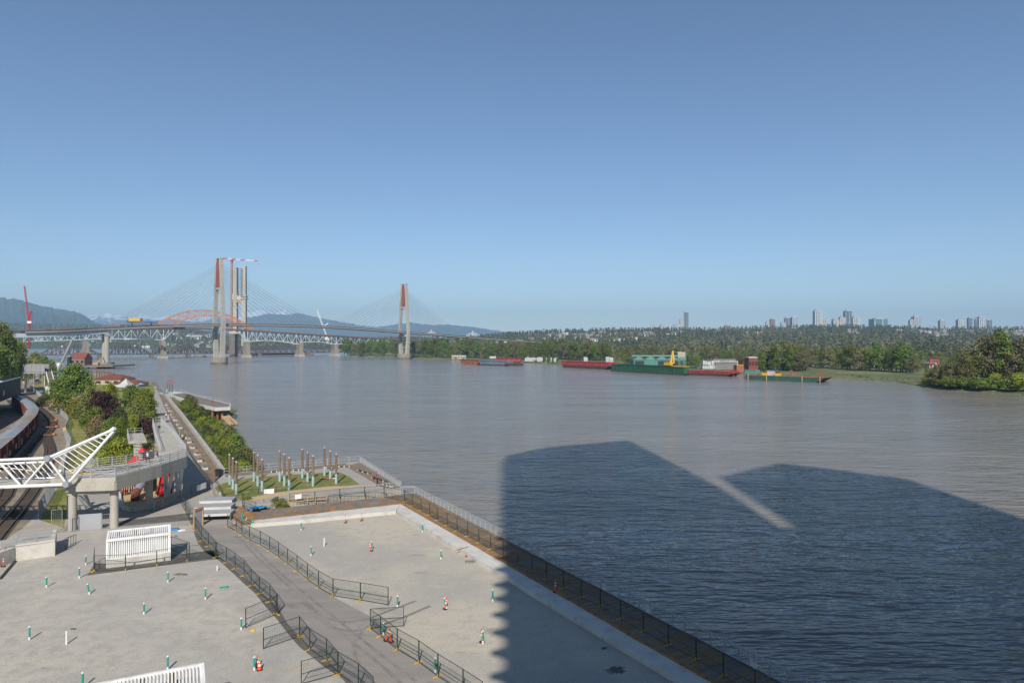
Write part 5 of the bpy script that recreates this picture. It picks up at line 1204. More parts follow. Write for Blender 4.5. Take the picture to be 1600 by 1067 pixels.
# ---------------------------------------------------------------- riverside slope and shrubs
slope = [P(260, 619), P(282, 649), P(306, 682), P(334, 720.5), P(348, 741)]; foot = [Vector((-118, 300, WATER - 0.3)), Vector((-101, 240, WATER - 0.3)), Vector((-72, 186, WATER - 0.3)), Vector((-50, 146, WATER - 0.3)), Vector((-44, 124, WATER - 0.3))]
mb = MB(); mb.add([(p + Vector((0, 0, -0.05)))[:] for p in slope] + [p[:] for p in foot], [(k, k + 5, k + 6, k + 1) for k in range(4)]); tag(mb.build('river_slope', 'bank_soil'), kind='structure')
NEAR = [tree_proto('leafy_tree', 41, rlobes(11, 11, 0.46, 0.24, 0.86, 0.13, 0.22), 5200, 0.019, 'leaf_green', 0.7, 0.022, 6), tree_proto('leafy_tree', 42, rlobes(12, 10, 0.38, 0.2, 0.88, 0.12, 0.19), 4600, 0.019, 'leaf_bright', 0.75, 0.02, 6),
        tree_proto('leafy_tree', 43, rlobes(13, 9, 0.52, 0.28, 0.82, 0.15, 0.24), 5200, 0.020, 'leaf_dark', 0.7, 0.024, 6)]
SHRUB = [tree_proto('shrub', 51, rlobes(14, 8, 0.72, 0.2, 0.72, 0.24, 0.36), 2600, 0.036, 'leaf_green', 0.5, 0.025, 5), tree_proto('shrub', 52, rlobes(15, 9, 0.85, 0.16, 0.70, 0.24, 0.34), 2600, 0.038, 'leaf_olive', 0.45, 0.025, 5), tree_proto('shrub', 53, rlobes(16, 8, 0.66, 0.2, 0.78, 0.22, 0.32), 2600, 0.034, 'leaf_bright', 0.5, 0.025, 5)]
sr = random.Random(19)
def plant(kind, px, top, base_d, z, label, group=None, wide=1.0, leafmat=None, bw_=None):
    h = EYE - (top - HY) / FPX * base_d - z
    o = put(kind, ((px - CX) / FPX * base_d, base_d, z - 0.1), sr.uniform(0, 6.28), label, group, (h * wide, h * wide, h))
    if leafmat: recolour(o, 'crown', [leafmat])
    return o
row_w = ['kerb', 'middle', 'water']
bush_px = [(286, 622, 262, 0), (296, 615, 270, 1), (300, 640, 230, 0), (312, 632, 238, 1), (322, 642, 228, 2), (308, 655, 205, 0), (326, 655, 208, 1), (342, 655, 205, 2), (318, 672, 184, 0), (338, 668, 188, 1), (358, 664, 186, 2), (332, 690, 166, 0), (350, 684, 170, 1), (368, 676, 170, 2), (345, 703, 150, 0), (362, 698, 152, 1), (380, 692, 152, 2), (356, 718, 138, 0), (374, 714, 138, 1), (386, 712, 139, 2), (278, 625, 275, 0), (366, 728, 129, 1), (276, 632, 252, 0), (292, 628, 255, 1), (290, 646, 218, 0), (306, 636, 232, 2), (300, 662, 196, 0), (316, 648, 214, 2), (330, 648, 214, 2), (324, 664, 194, 1), (310, 678, 176, 0), (348, 668, 184, 2), (328, 678, 176, 1), (342, 678, 176, 1), (324, 700, 156, 0), (340, 694, 160, 1), (360, 686, 164, 2), (336, 712, 142, 0), (354, 708, 146, 1), (372, 702, 146, 2), (346, 722, 134, 0), (364, 716, 136, 1), (380, 718, 134, 2), (356, 730, 127, 0)]
for k, (px, top, d, r_) in enumerate(bush_px):
    plant(SHRUB[(k * 7 + k // 3) % 3], px + (7 if r_ == 0 else 0), top, d, [-0.4, -2.4, -4.2][r_], 'riverside thicket shrub, %s row, %s in the row from the lawn' % (row_w[r_], ORD[sum(1 for b2 in bush_px if b2[3] == r_ and (b2[2], b2[0]) < (d, px))]), 'shrubs of the riverside thicket', 0.82, ['leaf_green', 'leaf_olive', 'leaf_bright', 'leaf_green', 'leaf_dark'][k % 5])
TREES = [(115, 566, 232, 1.0, 0, 'leaf_green', 'large round green tree, biggest of the left-hand park trees'), (88, 590, 262, 0.9, 0, 'leaf_green', 'green tree behind the large round one, by the stair tower'),
         (160, 607, 196, 0.95, 2, 'leaf_plum', 'purple-leaved plum tree among the green park trees'), (140, 600, 218, 0.9, 1, 'leaf_olive', 'olive green tree between the large round tree and the plum tree'), (172, 594, 226, 0.9, 1, 'leaf_bright', 'bright green tree behind the plum tree'),
         (205, 599, 236, 1.0, 0, 'leaf_green', 'green tree below the white tent'), (228, 605, 226, 1.0, 0, 'leaf_bright', 'bright green tree beside the promenade'), (232, 614, 204, 0.9, 1, 'leaf_green', 'green tree close to the promenade lamp posts'),
         (212, 622, 186, 1.0, 1, 'leaf_olive', 'greyish olive tree right of the plum tree'), (187, 634, 176, 0.9, 0, 'leaf_dark', 'dark round tree in front of the plum tree'), (176, 650, 164, 0.9, 0, 'leaf_green', 'green tree behind the white truss tip'),
         (207, 644, 165, 0.75, 1, 'leaf_bright', 'upright bright green tree left of the ramp landing'), (190, 650, 158, 0.8, 0, 'leaf_green', 'green tree left of the upright bright one'), (150, 634, 182, 0.9, 0, 'leaf_green', 'green tree at the grass strip below the plum tree')]
for px, top, d, wd, kd, lm, lab in TREES: plant(NEAR[kd], px, top, d, 0.0, lab, None, wd, lm)
low = [(170, 690, 132), (185, 682, 134), (198, 690, 142), (225, 676, 150), (176, 702, 130), (190, 706, 128), (164, 678, 142), (226, 650, 168), (217, 645, 172), (155, 660, 165), (142, 640, 190), (130, 625, 208), (118, 622, 222), (236, 640, 180), (152, 646, 175), (126, 612, 225), (98, 612, 235), (70, 612, 265), (64, 618, 262)]
for k, (px, top, d) in enumerate(low): plant(SHRUB[k % 3], px, top, d, 0.0, 'low park shrub, %s' % (['yellow-green, just left of the red kiosk', 'yellow-green, second left of the red kiosk', 'yellow-green, under the upright bright tree', 'green, beside the red kiosk roof', 'yellow-green, behind the overpass railing, left', 'yellow-green, behind the overpass railing, right', 'green, at the truss tip', 'reddish, by the ramp lamp posts', 'grey-green, left of the ramp lamp posts', 'pale, at the foot of the plum tree', 'green, at the edge of the grass strip, upper', 'green, at the edge of the grass strip, middle', 'green, at the edge of the grass strip, lower', 'green, at the promenade lamp posts', 'straw-coloured, below the plum tree', 'straw-coloured, below the large round tree', 'straw-coloured, by the stair tower', 'dark, at the rail fence bend', 'dark, second at the rail fence bend'][k]), 'low park shrubs', 0.8,
                                            ['leaf_bright', 'leaf_bright', 'leaf_bright', 'leaf_olive', 'leaf_bright', 'leaf_bright', 'leaf_green', 'leaf_plum', 'leaf_grey', 'leaf_grey', 'leaf_green', 'leaf_olive', 'leaf_bright', 'leaf_green', 'leaf_straw', 'leaf_straw', 'leaf_straw', 'leaf_dark', 'leaf_dark'][k])
BACK = [(6, 497, 330, 4, 'leaf_olive', 'topmost olive tree at the left edge of the photo'), (16, 512, 330, 3, 'leaf_green', 'green tree at the left edge below the topmost one'), (-8, 506, 320, 4, 'leaf_green', 'green tree cut by the left edge of the photo'), (30, 522, 350, 2, 'leaf_dark', 'dark tree at the left end of the truss bridge'),
        (8, 530, 310, 2, 'leaf_dark', 'dark tree above the pedestrian bridge at the left edge'), (58, 543, 420, 1, 'leaf_olive', 'olive tree behind the pedestrian bridge poles'), (72, 548, 400, 1, 'leaf_green', 'green tree by the leaning mast'), (84, 556, 380, 1, 'leaf_green', 'green tree right of the leaning mast foot'), (46, 552, 400, 1, 'leaf_green', 'green tree above the left end of the pedestrian bridge'), (24, 545, 340, 2, 'leaf_green', 'green tree right of the dark left-edge trees'), (-14, 528, 300, 2, 'leaf_dark', 'dark tree at the left edge, lowest')]
for px, top, d, z, lm, lab in BACK: plant(NEAR[0 if z > 2 else 2], px - 4, top + 4, d, z - 1.5, lab, None, 0.6, {'leaf_dark': 'leaf_green'}.get(lm, lm))
# ---------------------------------------------------------------- elevated walkway, truss footbridge
ZO = 7.0
ow = thing('elevated_walkway', 'concrete elevated walkway on round columns and white slanted legs', 'walkway', (-54, 100, 0))
wpoly = [(-60.5, 89.5), (-52.6, 90.6), (-51.2, 99.7), (-50.9, 107), (-53.2, 111.6), (-65.0, 131.2), (-78.0, 152), (-79.5, 150.8), (-67.6, 129.2), (-57.3, 111), (-55.2, 106.4), (-56.8, 100.8), (-61, 97)]
MB().prism(wpoly, ZO - 0.55, ZO).build('deck', 'concrete', ow)
edge_n = [Vector((x, y, ZO)) for x, y in ((-58.6, 89.75), (-52.75, 90.75), (-51.35, 99.7), (-51.05, 107), (-53.3, 111.4))]
for a, b in zip(edge_n, edge_n[1:]): MB().bar(a + Vector((0, 0, -1.15)), b + Vector((0, 0, -1.15)), 0.35, 1.19).build('fascia_beam', 'concrete', ow)
MB().bar((-58.8, 90.6, 5.55), (-53.1, 92.2, 5.55), 1.3, 1.7).build('cap_beam', 'concrete', ow)
for x, y in ((-58.3, 90.6), (-53.6, 92.0), (-54.0, 101.6), (-63.0, 97.5)): MB().tube((x, y, -0.1), (x, y, 6.3 if y > 95 else 4.75), 0.52, n=16).build('column', 'concrete', ow)
for (bx, by), (tx, ty) in (((-55.5, 109.5), (-54.5, 107.2)), ((-55.3, 109.3), (-52.2, 105.8)), ((-54.2, 111.0), (-52.4, 108.6)), ((-54.4, 111.2), (-54.6, 110.4)), ((-72.4, 140.4), (-71.0, 138.8)), ((-72.2, 140.4), (-73.2, 141.2)), ((-64.3, 103.6), (-65.0, 98.0)), ((-64.1, 103.6), (-62.6, 98.0))):
    MB().tube((bx, by, -0.1), (tx, ty, 6.4), 0.3, 0.3, 10).build('slanted_leg', 'white_paint', ow)
railing('grey railing on the camera side of the elevated walkway', [e + Vector((0.05, -0.05, 0)) for e in edge_n[:4]], 1.2, 2.4, rails=(1.0, 0.72, 0.45, 0.18), pw=0.1, infill=0.5)
railing('grey railing on the far side of the elevated walkway', [Vector((x, y, ZO)) for x, y in ((-61, 97), (-56.9, 100.7), (-55.3, 106.3))], 1.2, 2.0, rails=(1.0, 0.72, 0.45, 0.18), pw=0.1, infill=0.5)
railing('grey railing on the river side of the ramp', [Vector((x, y, ZO)) for x, y in ((-51.1, 107.1), (-53.3, 111.5), (-65.1, 131.1), (-78.0, 151.8))], 1.2, 2.0, rails=(1.0, 0.15), pw=0.09, infill=0.22)
railing('grey railing on the park side of the ramp', [Vector((x, y, ZO)) for x, y in ((-57.2, 111.1), (-67.5, 129.3), (-79.3, 150.7))], 1.2, 2.0, rails=(1.0, 0.15), pw=0.09, infill=0.22)
railing('short glazed railing across the far end of the ramp', [Vector((x, y, ZO)) for x, y in ((-79.3, 150.8), (-78.1, 151.8))], 1.2, 1.4, rails=(1.0, 0.5, 0.15), pw=0.09, infill=0.14)
ld = thing('stair_landing', 'concrete stair landing beside the far half of the ramp', 'stairs', (-82, 140, 0))
MB().prism([(-72.2, 134.9), (-78.5, 145.4), (-81.2, 143.9), (-74.9, 133.3)], 5.0, 5.5).build('landing', 'concrete', ld)
for k in range(12): q = lerp(Vector((-73.3, 133.6, 5.2)), Vector((-67.0, 122.8, 0.4)), k / 11); MB().box(q, (2.2, 0.5, 0.35), -0.55).build('step', 'concrete', ld)
for x, y in ((-79.5, 144.0), (-74.5, 135.0), (-77.2, 140.0)): MB().bar((x, y, 0), (x, y, 5.0), 0.4).build('support', 'concrete', ld)
railing('grey railing round the stair landing left of the ramp', [Vector((-74.9, 133.5, 5.5)), Vector((-81.0, 143.8, 5.5)), Vector((-78.7, 145.2, 5.5))], 1.15, 1.5, rails=(1.0, 0.55, 0.1))
pw_ = thing('lower_walkway', 'narrow paved ramp with a railing behind the white truss tip', 'walkway', tuple(P(155, 700)))
MB().prism([(p.x, p.y) for p in [P(150, 712, 1), P(162, 712, 1), P(166, 668, 1), P(156, 668, 1)]], 0.0, 1.0).build('slab', 'concrete', pw_)
railing('railing on the left of the narrow paved ramp', [P(150, 712, 1), P(154, 668, 1), P(168, 668, 1)], 1.1, 2.2)

tb_ = thing('truss_footbridge', 'white steel truss footbridge with a pointed horn over the tracks', 'bridge', (-62, 91, 0))
dn, df = 88.6, 93.6
def N(px, py): return Q(px, py, dn)
def Fp(px, py): return Q(px, py, df)
WT = 'white_paint'
def beam(name, a, b, w): MB().tube(a, b, w / 2, n=10).build(name, WT, tb_)
beam('bottom_chord', N(-110, 766), N(106, 756.5), 0.46); beam('bottom_chord', Fp(-110, 754), Fp(108, 746), 0.36)
beam('top_chord', N(-110, 724), N(75, 715.5), 0.40); beam('top_chord', Fp(-110, 730), Fp(73, 721.5), 0.34)
tipp = Q(177, 671, 91.5)
beam('horn_chord', N(75, 715.5), tipp + Vector((0.1, -0.2, 0)), 0.40); beam('horn_chord', Fp(76, 719.5), tipp + Vector((0.05, 0.25, 0)), 0.3); beam('horn_chord', N(105, 756.5), tipp + Vector((0.1, -0.1, -0.2)), 0.36); beam('horn_chord', Fp(108, 746), tipp + Vector((0.1, 0.2, -0.3)), 0.26)
MB().tube(tipp + Vector((-0.3, 0, -0.2)), tipp + Vector((0.2, 0, 0.2)), 0.28, n=10).build('horn_tip', WT, tb_)
for a, b in (((75, 717), (104, 755)), ((73, 718), (37, 759)), ((33, 759), (1, 724)), ((-2, 724), (-36, 762)), ((-40, 762), (-76, 726))): beam('diagonal', N(*a), N(*b), 0.3)
for k in range(19):
    x = -95 + k * 9.6; x1 = x + 22
    beam('rung', Fp(x, interp(x, [(-110, 730), (73, 721.5)])), Fp(x1, interp(x1, [(-110, 753), (108, 746)])), 0.14)
for k in range(1, 13):
    t = k / 13.0; a = lerp(Fp(76, 719.5), tipp, t); b = lerp(Fp(108, 746), tipp, min(1, t * 1.02)); beam('rung', a, b + Vector((0.25, 0, 0)), 0.13)
for k in range(10): x = -90 + k * 18.5; beam('cross_tie', N(x, interp(x, [(-110, 724), (75, 715.5)])), Fp(x, interp(x, [(-110, 730), (73, 721.5)])), 0.13)
for px, py in ((75, 716), (104.5, 756)): MB().tube(N(px, py) + Vector((0, -0.32, 0)), N(px, py) + Vector((0, 0.32, 0)), 0.42, n=14).build('node', 'galvanised', tb_)
MB().prism([(N(-110, 760).x, dn + 0.5), (-58.2, dn + 0.5), (-58.2, df - 0.4), (N(-110, 760).x, df - 0.4)], 5.9, 6.3).build('walk_deck', 'concrete', tb_)
mb = MB(); ca = [Q(x, y, 91.5) for x, y in ((-100, 728), (0, 729), (55, 736), (90, 740), (118, 733), (150, 708))]
for a, b in zip(ca, ca[1:]): mb.tube(a, b, 0.06, n=6, caps=False)
mb.build('hand_cable', WT, tb_)
MB().box((-59.0, 93.4, ZO + 0.02), (3.2, 0.5, 0.03)).build('landing_mark', 'foot_yellow', ow)

# ---------------------------------------------------------------- playground
def kiosk():
    q = P(213, 741); o = thing('playground_hut', 'red roofed playground hut with white and red mesh walls', 'play hut', tuple(q)); w = 1.25
    for x in (-w, w):
        for y in (-w, w): MB().box((x, y, 1.2), (0.12, 0.12, 2.4)).build('post', 'galvanised', o, local=True)
    MB().add([(-w - .2, -w - .2, 2.4), (w + .2, -w - .2, 2.4), (w + .2, w + .2, 2.4), (-w - .2, w + .2, 2.4), (-0.2, 0, 3.5), (0.2, 0, 3.5)], [(0, 1, 5, 4), (1, 2, 5), (2, 3, 4, 5), (3, 0, 4), (3, 2, 1, 0)]).build('roof', 'red_plastic', o, local=True)
    MB().box((0, -w, 1.85), (2 * w - 0.14, 0.06, 0.5)).build('panel', 'white_paint', o, local=True); MB().box((0, -w, 0.85), (2 * w - 0.14, 0.06, 1.1)).build('panel', 'red_plastic', o, local=True); MB().box((w, 0, 1.1), (0.06, 2 * w - 0.14, 2.0)).build('panel', 'dark_metal', o, local=True)
    tl = thing('play_tower', 'tall dark and red play tower beside the red roofed hut', 'play tower', tuple(P(222.5, 738))); MB().box((0, 0, 2.0), (0.9, 0.9, 4.0)).build('shaft', 'dark_metal', tl, local=True); MB().loft([(x * .6, y * .6, 4.0) for x, y in ((-1, -1), (1, -1), (1, 1), (-1, 1))][::-1], [(x * .1, y * .1, 4.8) for x, y in ((-1, -1), (1, -1), (1, 1), (-1, 1))][::-1]).build('roof', 'red_plastic', tl, local=True)
kiosk()
def slide(label, top, bot, w, mat, side):
    o = thing('slide', label, 'slide', tuple(bot)); d = (bot - top); d.z = 0; d.normalize(); n = Vector((d.y, -d.x, 0))
    MB().bar(top, bot, w, 0.1).build('chute', mat, o)
    for s_ in (-1, 1): MB().bar(top + n * (s_ * w / 2) + Vector((0, 0, .25)), bot + n * (s_ * w / 2) + Vector((0, 0, .25)), 0.1, 0.5).build('side', side, o)
    MB().box(top + Vector((0, 0, -0.1)) - d * 0.7, (1.3, 1.3, 0.15), math.atan2(d.y, d.x)).build('platform', 'galvanised', o)
    for s_ in (-0.5, 0.5): MB().bar(top - d * 0.8 + n * s_, Vector((top.x - d.x * .8 + n.x * s_, top.y - d.y * .8 + n.y * s_, 0)), 0.12).build('leg', 'dark_metal', o)
slide('wide bright red slide behind the column nearest the promenade', P(238, 768) + Vector((0, 4.5, 3.0)), P(252, 776) + Vector((0, 0, 0.3)), 1.2, 'red_plastic', 'red_plastic')
tbs = thing('tube_slide', 'grey tube slide with a dark red mouth in the playground', 'slide', tuple(P(212, 782)))
MB().tube(P(219, 772) + Vector((0.3, 2, 3.0)), P(213.5, 778) + Vector((0, 0, 1.1)), 0.6, n=14).build('tube', 'galvanised', tbs); MB().tube(P(213.5, 778) + Vector((0, 0, 1.1)), P(211, 783) + Vector((0, 0, 0.45)), 0.62, 0.66, n=14).build('mouth', 'roof_red', tbs); MB().box(P(219, 772) + Vector((0.3, 2.6, 1.4)), (1.5, 1.3, 2.8)).build('tower', 'dark_metal', tbs)
mf = thing('music_frame', 'row of dark play posts with red plates in the playground', 'play frame', tuple(P(198, 778)))
for k in range(7): q = P(189 + k * 3.6, 775 - k * 0.6); MB().bar(q, q + Vector((0, 0, 2.2 + 0.3 * (k % 3))), 0.12).build('post', 'dark_metal', mf)
for x0, x1, y in ((191, 200, 772), (203, 211, 771), (209, 214, 763)): MB().bar(P(x0, y) + Vector((0, 0, .5)), P(x1, y - .6) + Vector((0, 0, .5)), 0.6, 0.3).build('plate', 'red_plastic', mf)
bl = thing('climbing_ball', 'dark teal round climbing shell next to the red slide', 'play shell', tuple(P(256, 771))); 
for k in range(6):
    a = k * math.pi / 6; mb = MB(); pts = [P(256, 771) + Vector((math.cos(t) * math.cos(a) * 1.2, math.cos(t) * math.sin(a) * 1.2, abs(math.sin(t)) * 1.7)) for t in [j * math.pi / 10 for j in range(11)]]
    for p, q in zip(pts, pts[1:]): mb.tube(p, q, 0.07, n=5, caps=False)
    mb.build('hoop', 'dark_metal', bl)
ld2 = thing('play_ladder', 'white and red climbing ladder behind the slanted legs', 'play ladder', tuple(P(262, 760)))
for s_ in (0, 1.1): MB().bar(P(262, 762) + Vector((s_, 0, 0)), P(262, 762) + Vector((s_ + .2, 2.2, 4.4)), 0.14).build('stile', 'white_paint', ld2)
for k in range(6): q = P(262, 762) + Vector((0.03 * k, 0.33 * k + 0.3, 0.66 * k + 0.6)); MB().bar(q, q + Vector((1.1, 0, 0)), 0.1).build('rung', 'red_plastic', ld2)
cw = thing('playground_wall', 'curved low concrete seat wall at the edge of the playground', 'wall', tuple(P(215, 797))); pts = [P(x, y) for x, y in ((186, 770), (187, 784), (193, 795), (204, 799), (226, 796.5), (241, 791))]
mb = MB(); strip(mb, [p + Vector((0, 0, 0.5)) for p in pts], 0.5, 0.52); mb.build('wall', 'pale_concrete', cw)
tg = thing('playground_gate', 'small grey gate railing in front of the playground, right of the column', 'gate', tuple(P(243, 798)))
for x, y in ((240.5, 798.5), (254, 793), (267, 788), (272, 785)): q = P(x, y); MB().bar(q, q + Vector((0, 0, 1.5)), 0.11).build('post', 'galvanised', tg)
for f in (0.2, 1.45): MB().bar(P(240.5, 798.5) + Vector((0, 0, f)), P(272, 785) + Vector((0, 0, f)), 0.07).build('rail', 'galvanised', tg)

# hoarding between the columns
hd = thing('site_hoarding', 'plain grey hoarding panel between the two front columns', 'panel', tuple(P(140, 828)))
MB().bar(P(123.5, 828.5) + Vector((0, 0, 1.05)), P(158, 826) + Vector((0, 0, 1.05)), 0.06, 2.1).build('panel', 'grey_panel', hd)
for x, y in ((123, 828.6), (158.5, 826)): MB().bar(P(x, y), P(x, y) + Vector((0, 0, 2.15)), 0.1).build('post', 'galvanised', hd)
def link_fence(label, pts, h=1.8, step=2.5, mat='chain_link', cell=0.22, t=0.012, name='chain_link_fence'):
    o = railing(label, pts, h, step, mat, (1.0, 0.04), 0.07, None, name, 0.05, 'fence'); mb = MB()
    for a, b in zip(pts, pts[1:]):
        L = (b - a).length; n = max(2, int(L / cell)); up = Vector((0, 0, 1))
        for k in range(n):
            p, q = lerp(a, b, k / n), lerp(a, b, (k + 1) / n); mb.bar(p + up * 0.05, p + up * h, t, caps=False)
        for k in range(1, int(h / cell)): mb.bar(a + up * (k * cell), b + up * (k * cell), t, caps=False)
    tag(mb.build('wire_mesh', mat, o), kind='stuff'); return o
link_fence('chain-link fence along the tracks from the bend to the truss bridge', [P(x, y) for x, y in ((47, 607), (58, 617), (70, 628), (86, 641), (104, 656), (107, 664), (102, 676), (105, 686), (111, 697), (109, 712), (100, 740))], 2.0, 3.0, cell=0.28, t=0.03)
link_fence('chain-link fence below the truss footbridge beside the tracks', [P(86, 768), P(60, 812)], 2.4, 2.2, t=0.018)
link_fence('chain-link fence between the front column and the grey hoarding', [P(110.5, 830.5), P(122.5, 829)], 1.9, 1.2, t=0.012); link_fence('chain-link fence between the grey hoarding and the second column', [P(159.5, 826), P(171, 824.5)], 1.9, 1.2, t=0.012)
link_fence('tall chain-link fence left of the front column', [P(80.5, 833), P(97, 831)], 3.0, 1.6, t=0.014); link_fence('wire fence across the grass strip behind the footbridge', [P(108, 686), P(128, 684), P(149, 682)], 1.6, 3.5, cell=0.35)

# ---------------------------------------------------------------- railway
def track(label, pts, name='railway_track'):
    o = thing(name, label, 'track', tuple(pts[0])); P3 = []
    for i in range(len(pts) - 1):
        p0, p1, p2, p3 = (pts[max(0, min(len(pts) - 1, i + k))] for k in (-1, 0, 1, 2))
        for j in range(8):
            u = j / 8.0; P3.append(0.5 * ((2 * p1) + (p2 - p0) * u + (2 * p0 - 5 * p1 + 4 * p2 - p3) * u * u + (3 * p1 - p0 - 3 * p2 + p3) * u ** 3))
    P3.append(pts[-1])
    L, Rr = [], []
    for i, p in enumerate(P3):
        d = P3[min(i + 1, len(P3) - 1)] - P3[max(i - 1, 0)]; d.z = 0; d.normalize(); n = Vector((d.y, -d.x, 0)); L.append(p + n * 0.75 + Vector((0, 0, 0.24))); Rr.append(p - n * 0.75 + Vector((0, 0, 0.24)))
    strip(MB(), L, 0.11, 0.16).build('rail', 'rail_steel', o); strip(MB(), Rr, 0.11, 0.16).build('rail', 'rail_steel', o)
    mb = MB(); acc = 0.0
    for a, b in zip(P3, P3[1:]):
        ln = (b - a).length; d = (b - a).normalized(); n = Vector((d.y, -d.x, 0)); s_ = 0.65 - acc
        while s_ < ln: q = a + d * s_ + Vector((0, 0, 0.04)); mb.bar(q - n * 1.25, q + n * 1.25, 0.24, 0.09); s_ += 0.65
        acc = (acc + ln) % 0.65
    tag(mb.build('sleepers', 'sleeper', o), kind='stuff')
track('curving railway track nearest the fence, passing under the white footbridge', [P(x, y) for x, y in ((-60, 905), (5, 826), (55, 762), (79, 709), (74, 681), (83, 663), (76, 650), (60, 636), (40, 620))] + [Vector((-300, 400, 0)), Vector((-380, 520, 0))])
track('railway track diverging to the left under the white footbridge', [P(x, y) for x, y in ((-120, 900), (0, 785), (13, 765), (41.6, 712), (64, 684), (74, 672))])
TRAIN = [Vector((x, y, 0)) for x, y in ((-75, 92), (-88.5, 115.5), (-99.6, 130.2), (-108, 145.2), (-117.5, 161.8), (-127.0, 177.8), (-135.5, 192), (-147.3, 210), (-163, 230), (-189.5, 261), (-215, 292))]
track('railway track under the line of boxcars', TRAIN)
def boxcar(label, a, b, seed):
    d = (b - a); L = d.length - 1.7; d.normalize(); c = (a + b) / 2; rz = math.atan2(d.y, d.x); o = thing('boxcar', label, 'boxcar', (c.x, c.y, 0.24), group='boxcars on the curved track'); o.rotation_euler = (0, 0, rz); r_ = random.Random(seed); h = 4.1; w = 3.0
    MB().box((0, 0, 0.6 + (h - 0.6) / 2), (L, w, h - 0.6)).build('body', 'boxcar_red', o, local=True)
    MB().add([(-L / 2 - .1, -w / 2 - .06, h), (L / 2 + .1, -w / 2 - .06, h), (L / 2 + .1, w / 2 + .06, h), (-L / 2 - .1, w / 2 + .06, h), (-L / 2 - .1, 0, h + .3), (L / 2 + .1, 0, h + .3)], [(0, 1, 5, 4), (2, 3, 4, 5), (3, 0, 4), (1, 2, 5), (3, 2, 1, 0)]).build('roof', ['boxcar_roof', 'galvanised', 'boxcar_roof', 'pier_stone'][seed % 4], o, local=True)
    for sy in (-1, 1):
        n = 14
        for k in range(n + 1):
            x = -L / 2 + 0.2 + (L - 0.4) * k / n
            if abs(x) > 1.7: MB().box((x, sy * (w / 2 + 0.04), 0.6 + (h - 0.7) / 2), (0.14, 0.1, h - 0.75)).build('side_rib', 'boxcar_red', o, local=True)
        dr = MB().box((0.2, sy * (w / 2 + 0.05), 2.3), (3.0, 0.1, 3.2)).build('door', 'boxcar_end', o, local=True); MB().box((1.4, sy * (w / 2 + 0.13), 2.2), (0.08, 0.06, 2.6)).build('door_bar', 'dark_metal', dr, local=True)
        for k in range(2): x = (-L / 4, L / 4)[k] + r_.uniform(-1, 1); MB().box((x, sy * (w / 2 + 0.098), 1.4 + r_.uniform(0, .5)), (r_.uniform(2, 3.4), 0.012, r_.uniform(0.9, 1.5))).build('graffiti', 'graffiti', o, local=True)
    for sx in (-1, 1):
        MB().box((sx * (L / 2 + 0.03), 0, 2.35), (0.08, w - 0.06, 3.4)).build('end_wall', 'boxcar_end', o, local=True)
        bg_ = MB().box((sx * (L / 2 - 2.2), 0, 0.45), (2.6, 2.0, 0.3)).build('bogie', 'dark_metal', o, local=True)
        for ax in (-0.9, 0.9):
            for sy in (-0.75, 0.75): MB().tube((sx * (L / 2 - 2.2) + ax, sy - 0.07, 0.43), (sx * (L / 2 - 2.2) + ax, sy + 0.07, 0.43), 0.42, n=14).build('wheel', 'rail_steel', bg_, local=True)
cl = ['nearest boxcar, cut by the left edge of the photo', 'second brown boxcar, with pale graffiti, behind the nearest one', 'third brown boxcar of the train', 'fourth brown boxcar of the train', 'fifth boxcar, at the bend, its pale roof in the sun', 'last boxcar, half under the dark parking deck']
for k in range(6): boxcar(cl[k], TRAIN[2 + k], TRAIN[3 + k], k)
boxcar('boxcar hidden mostly under the dark parking deck, behind the last sunlit one', TRAIN[8], TRAIN[9], 9)
for k, (x, y) in enumerate(((78, 658.5), (78.5, 668.5), (73, 681))):
    o = thing('switch_tie', 'orange switch machine tie across the track, %s from the bend' % ORD[k], 'switch', tuple(P(x, y))); MB().box((0, 0, 0.3), (5.0, 0.5, 0.25)).build('plank', 'rust_steel', o, local=True); MB().box((1.9, 0, 0.55), (0.7, 0.45, 0.4)).build('motor', 'crane_orange', o, local=True)
yb = thing('signal_box', 'small yellow signal plate on the rail fence', 'sign', tuple(P(101, 680))); MB().box((0, -0.1, 1.7), (0.8, 0.08, 0.8)).build('plate', 'crane_yellow', yb, local=True); MB().bar((0, 0, 0), (0, 0, 1.6), 0.08).build('post', 'galvanised', yb, local=True)

# ---------------------------------------------------------------- parking deck, cars, far-left street
pk = thing('parking_deck', 'dark navy clad parking deck raised above the tracks at the left', 'parking deck', (-188, 262, 0))
c0, c1 = Vector((-188.5, 262, 0)), Vector((-160, 208, 0)); pd = (c1 - c0).normalized(); pn = Vector((-pd.y, pd.x, 0)); pn = pn if pn.x < 0 else -pn
def pk_prism(name, mat, s0, s1, n0, n1, z0, z1): MB().prism([(c0 + pd * a + pn * b)[:2] for a, b in ((s0, n0), (s1, n0), (s1, n1), (s0, n1))], z0, z1).build(name, mat, pk)
pk_prism('slab', 'concrete', 0, 95, 0.3, 60, 9.4, 10.0); pk_prism('lower_slab', 'concrete', 0.2, 95, 0.5, 60, 5.2, 5.6)
n = 26
for k in range(n): pk_prism('cladding_panel', 'navy_panel', 95 * k / n + 0.05, 95 * (k + 1) / n - 0.05, 0.0, 0.3, 5.0, 11.2)
for k in range(14): pk_prism('cladding_panel', 'navy_panel', -0.3, -0.02, 60 * k / 14 + 0.05, 60 * (k + 1) / 14 - 0.05, 5.0, 11.2)
pk_prism('parapet_cap', 'galvanised', -0.4, 95, -0.1, 0.45, 11.2, 11.45)
for k in range(8):
    for b_ in (8.5,): q = c0 + pd * (3 + k * 12) + pn * b_; MB().box((q.x, q.y, 2.6), (0.8, 0.8, 5.2)).build('column', 'concrete', pk)
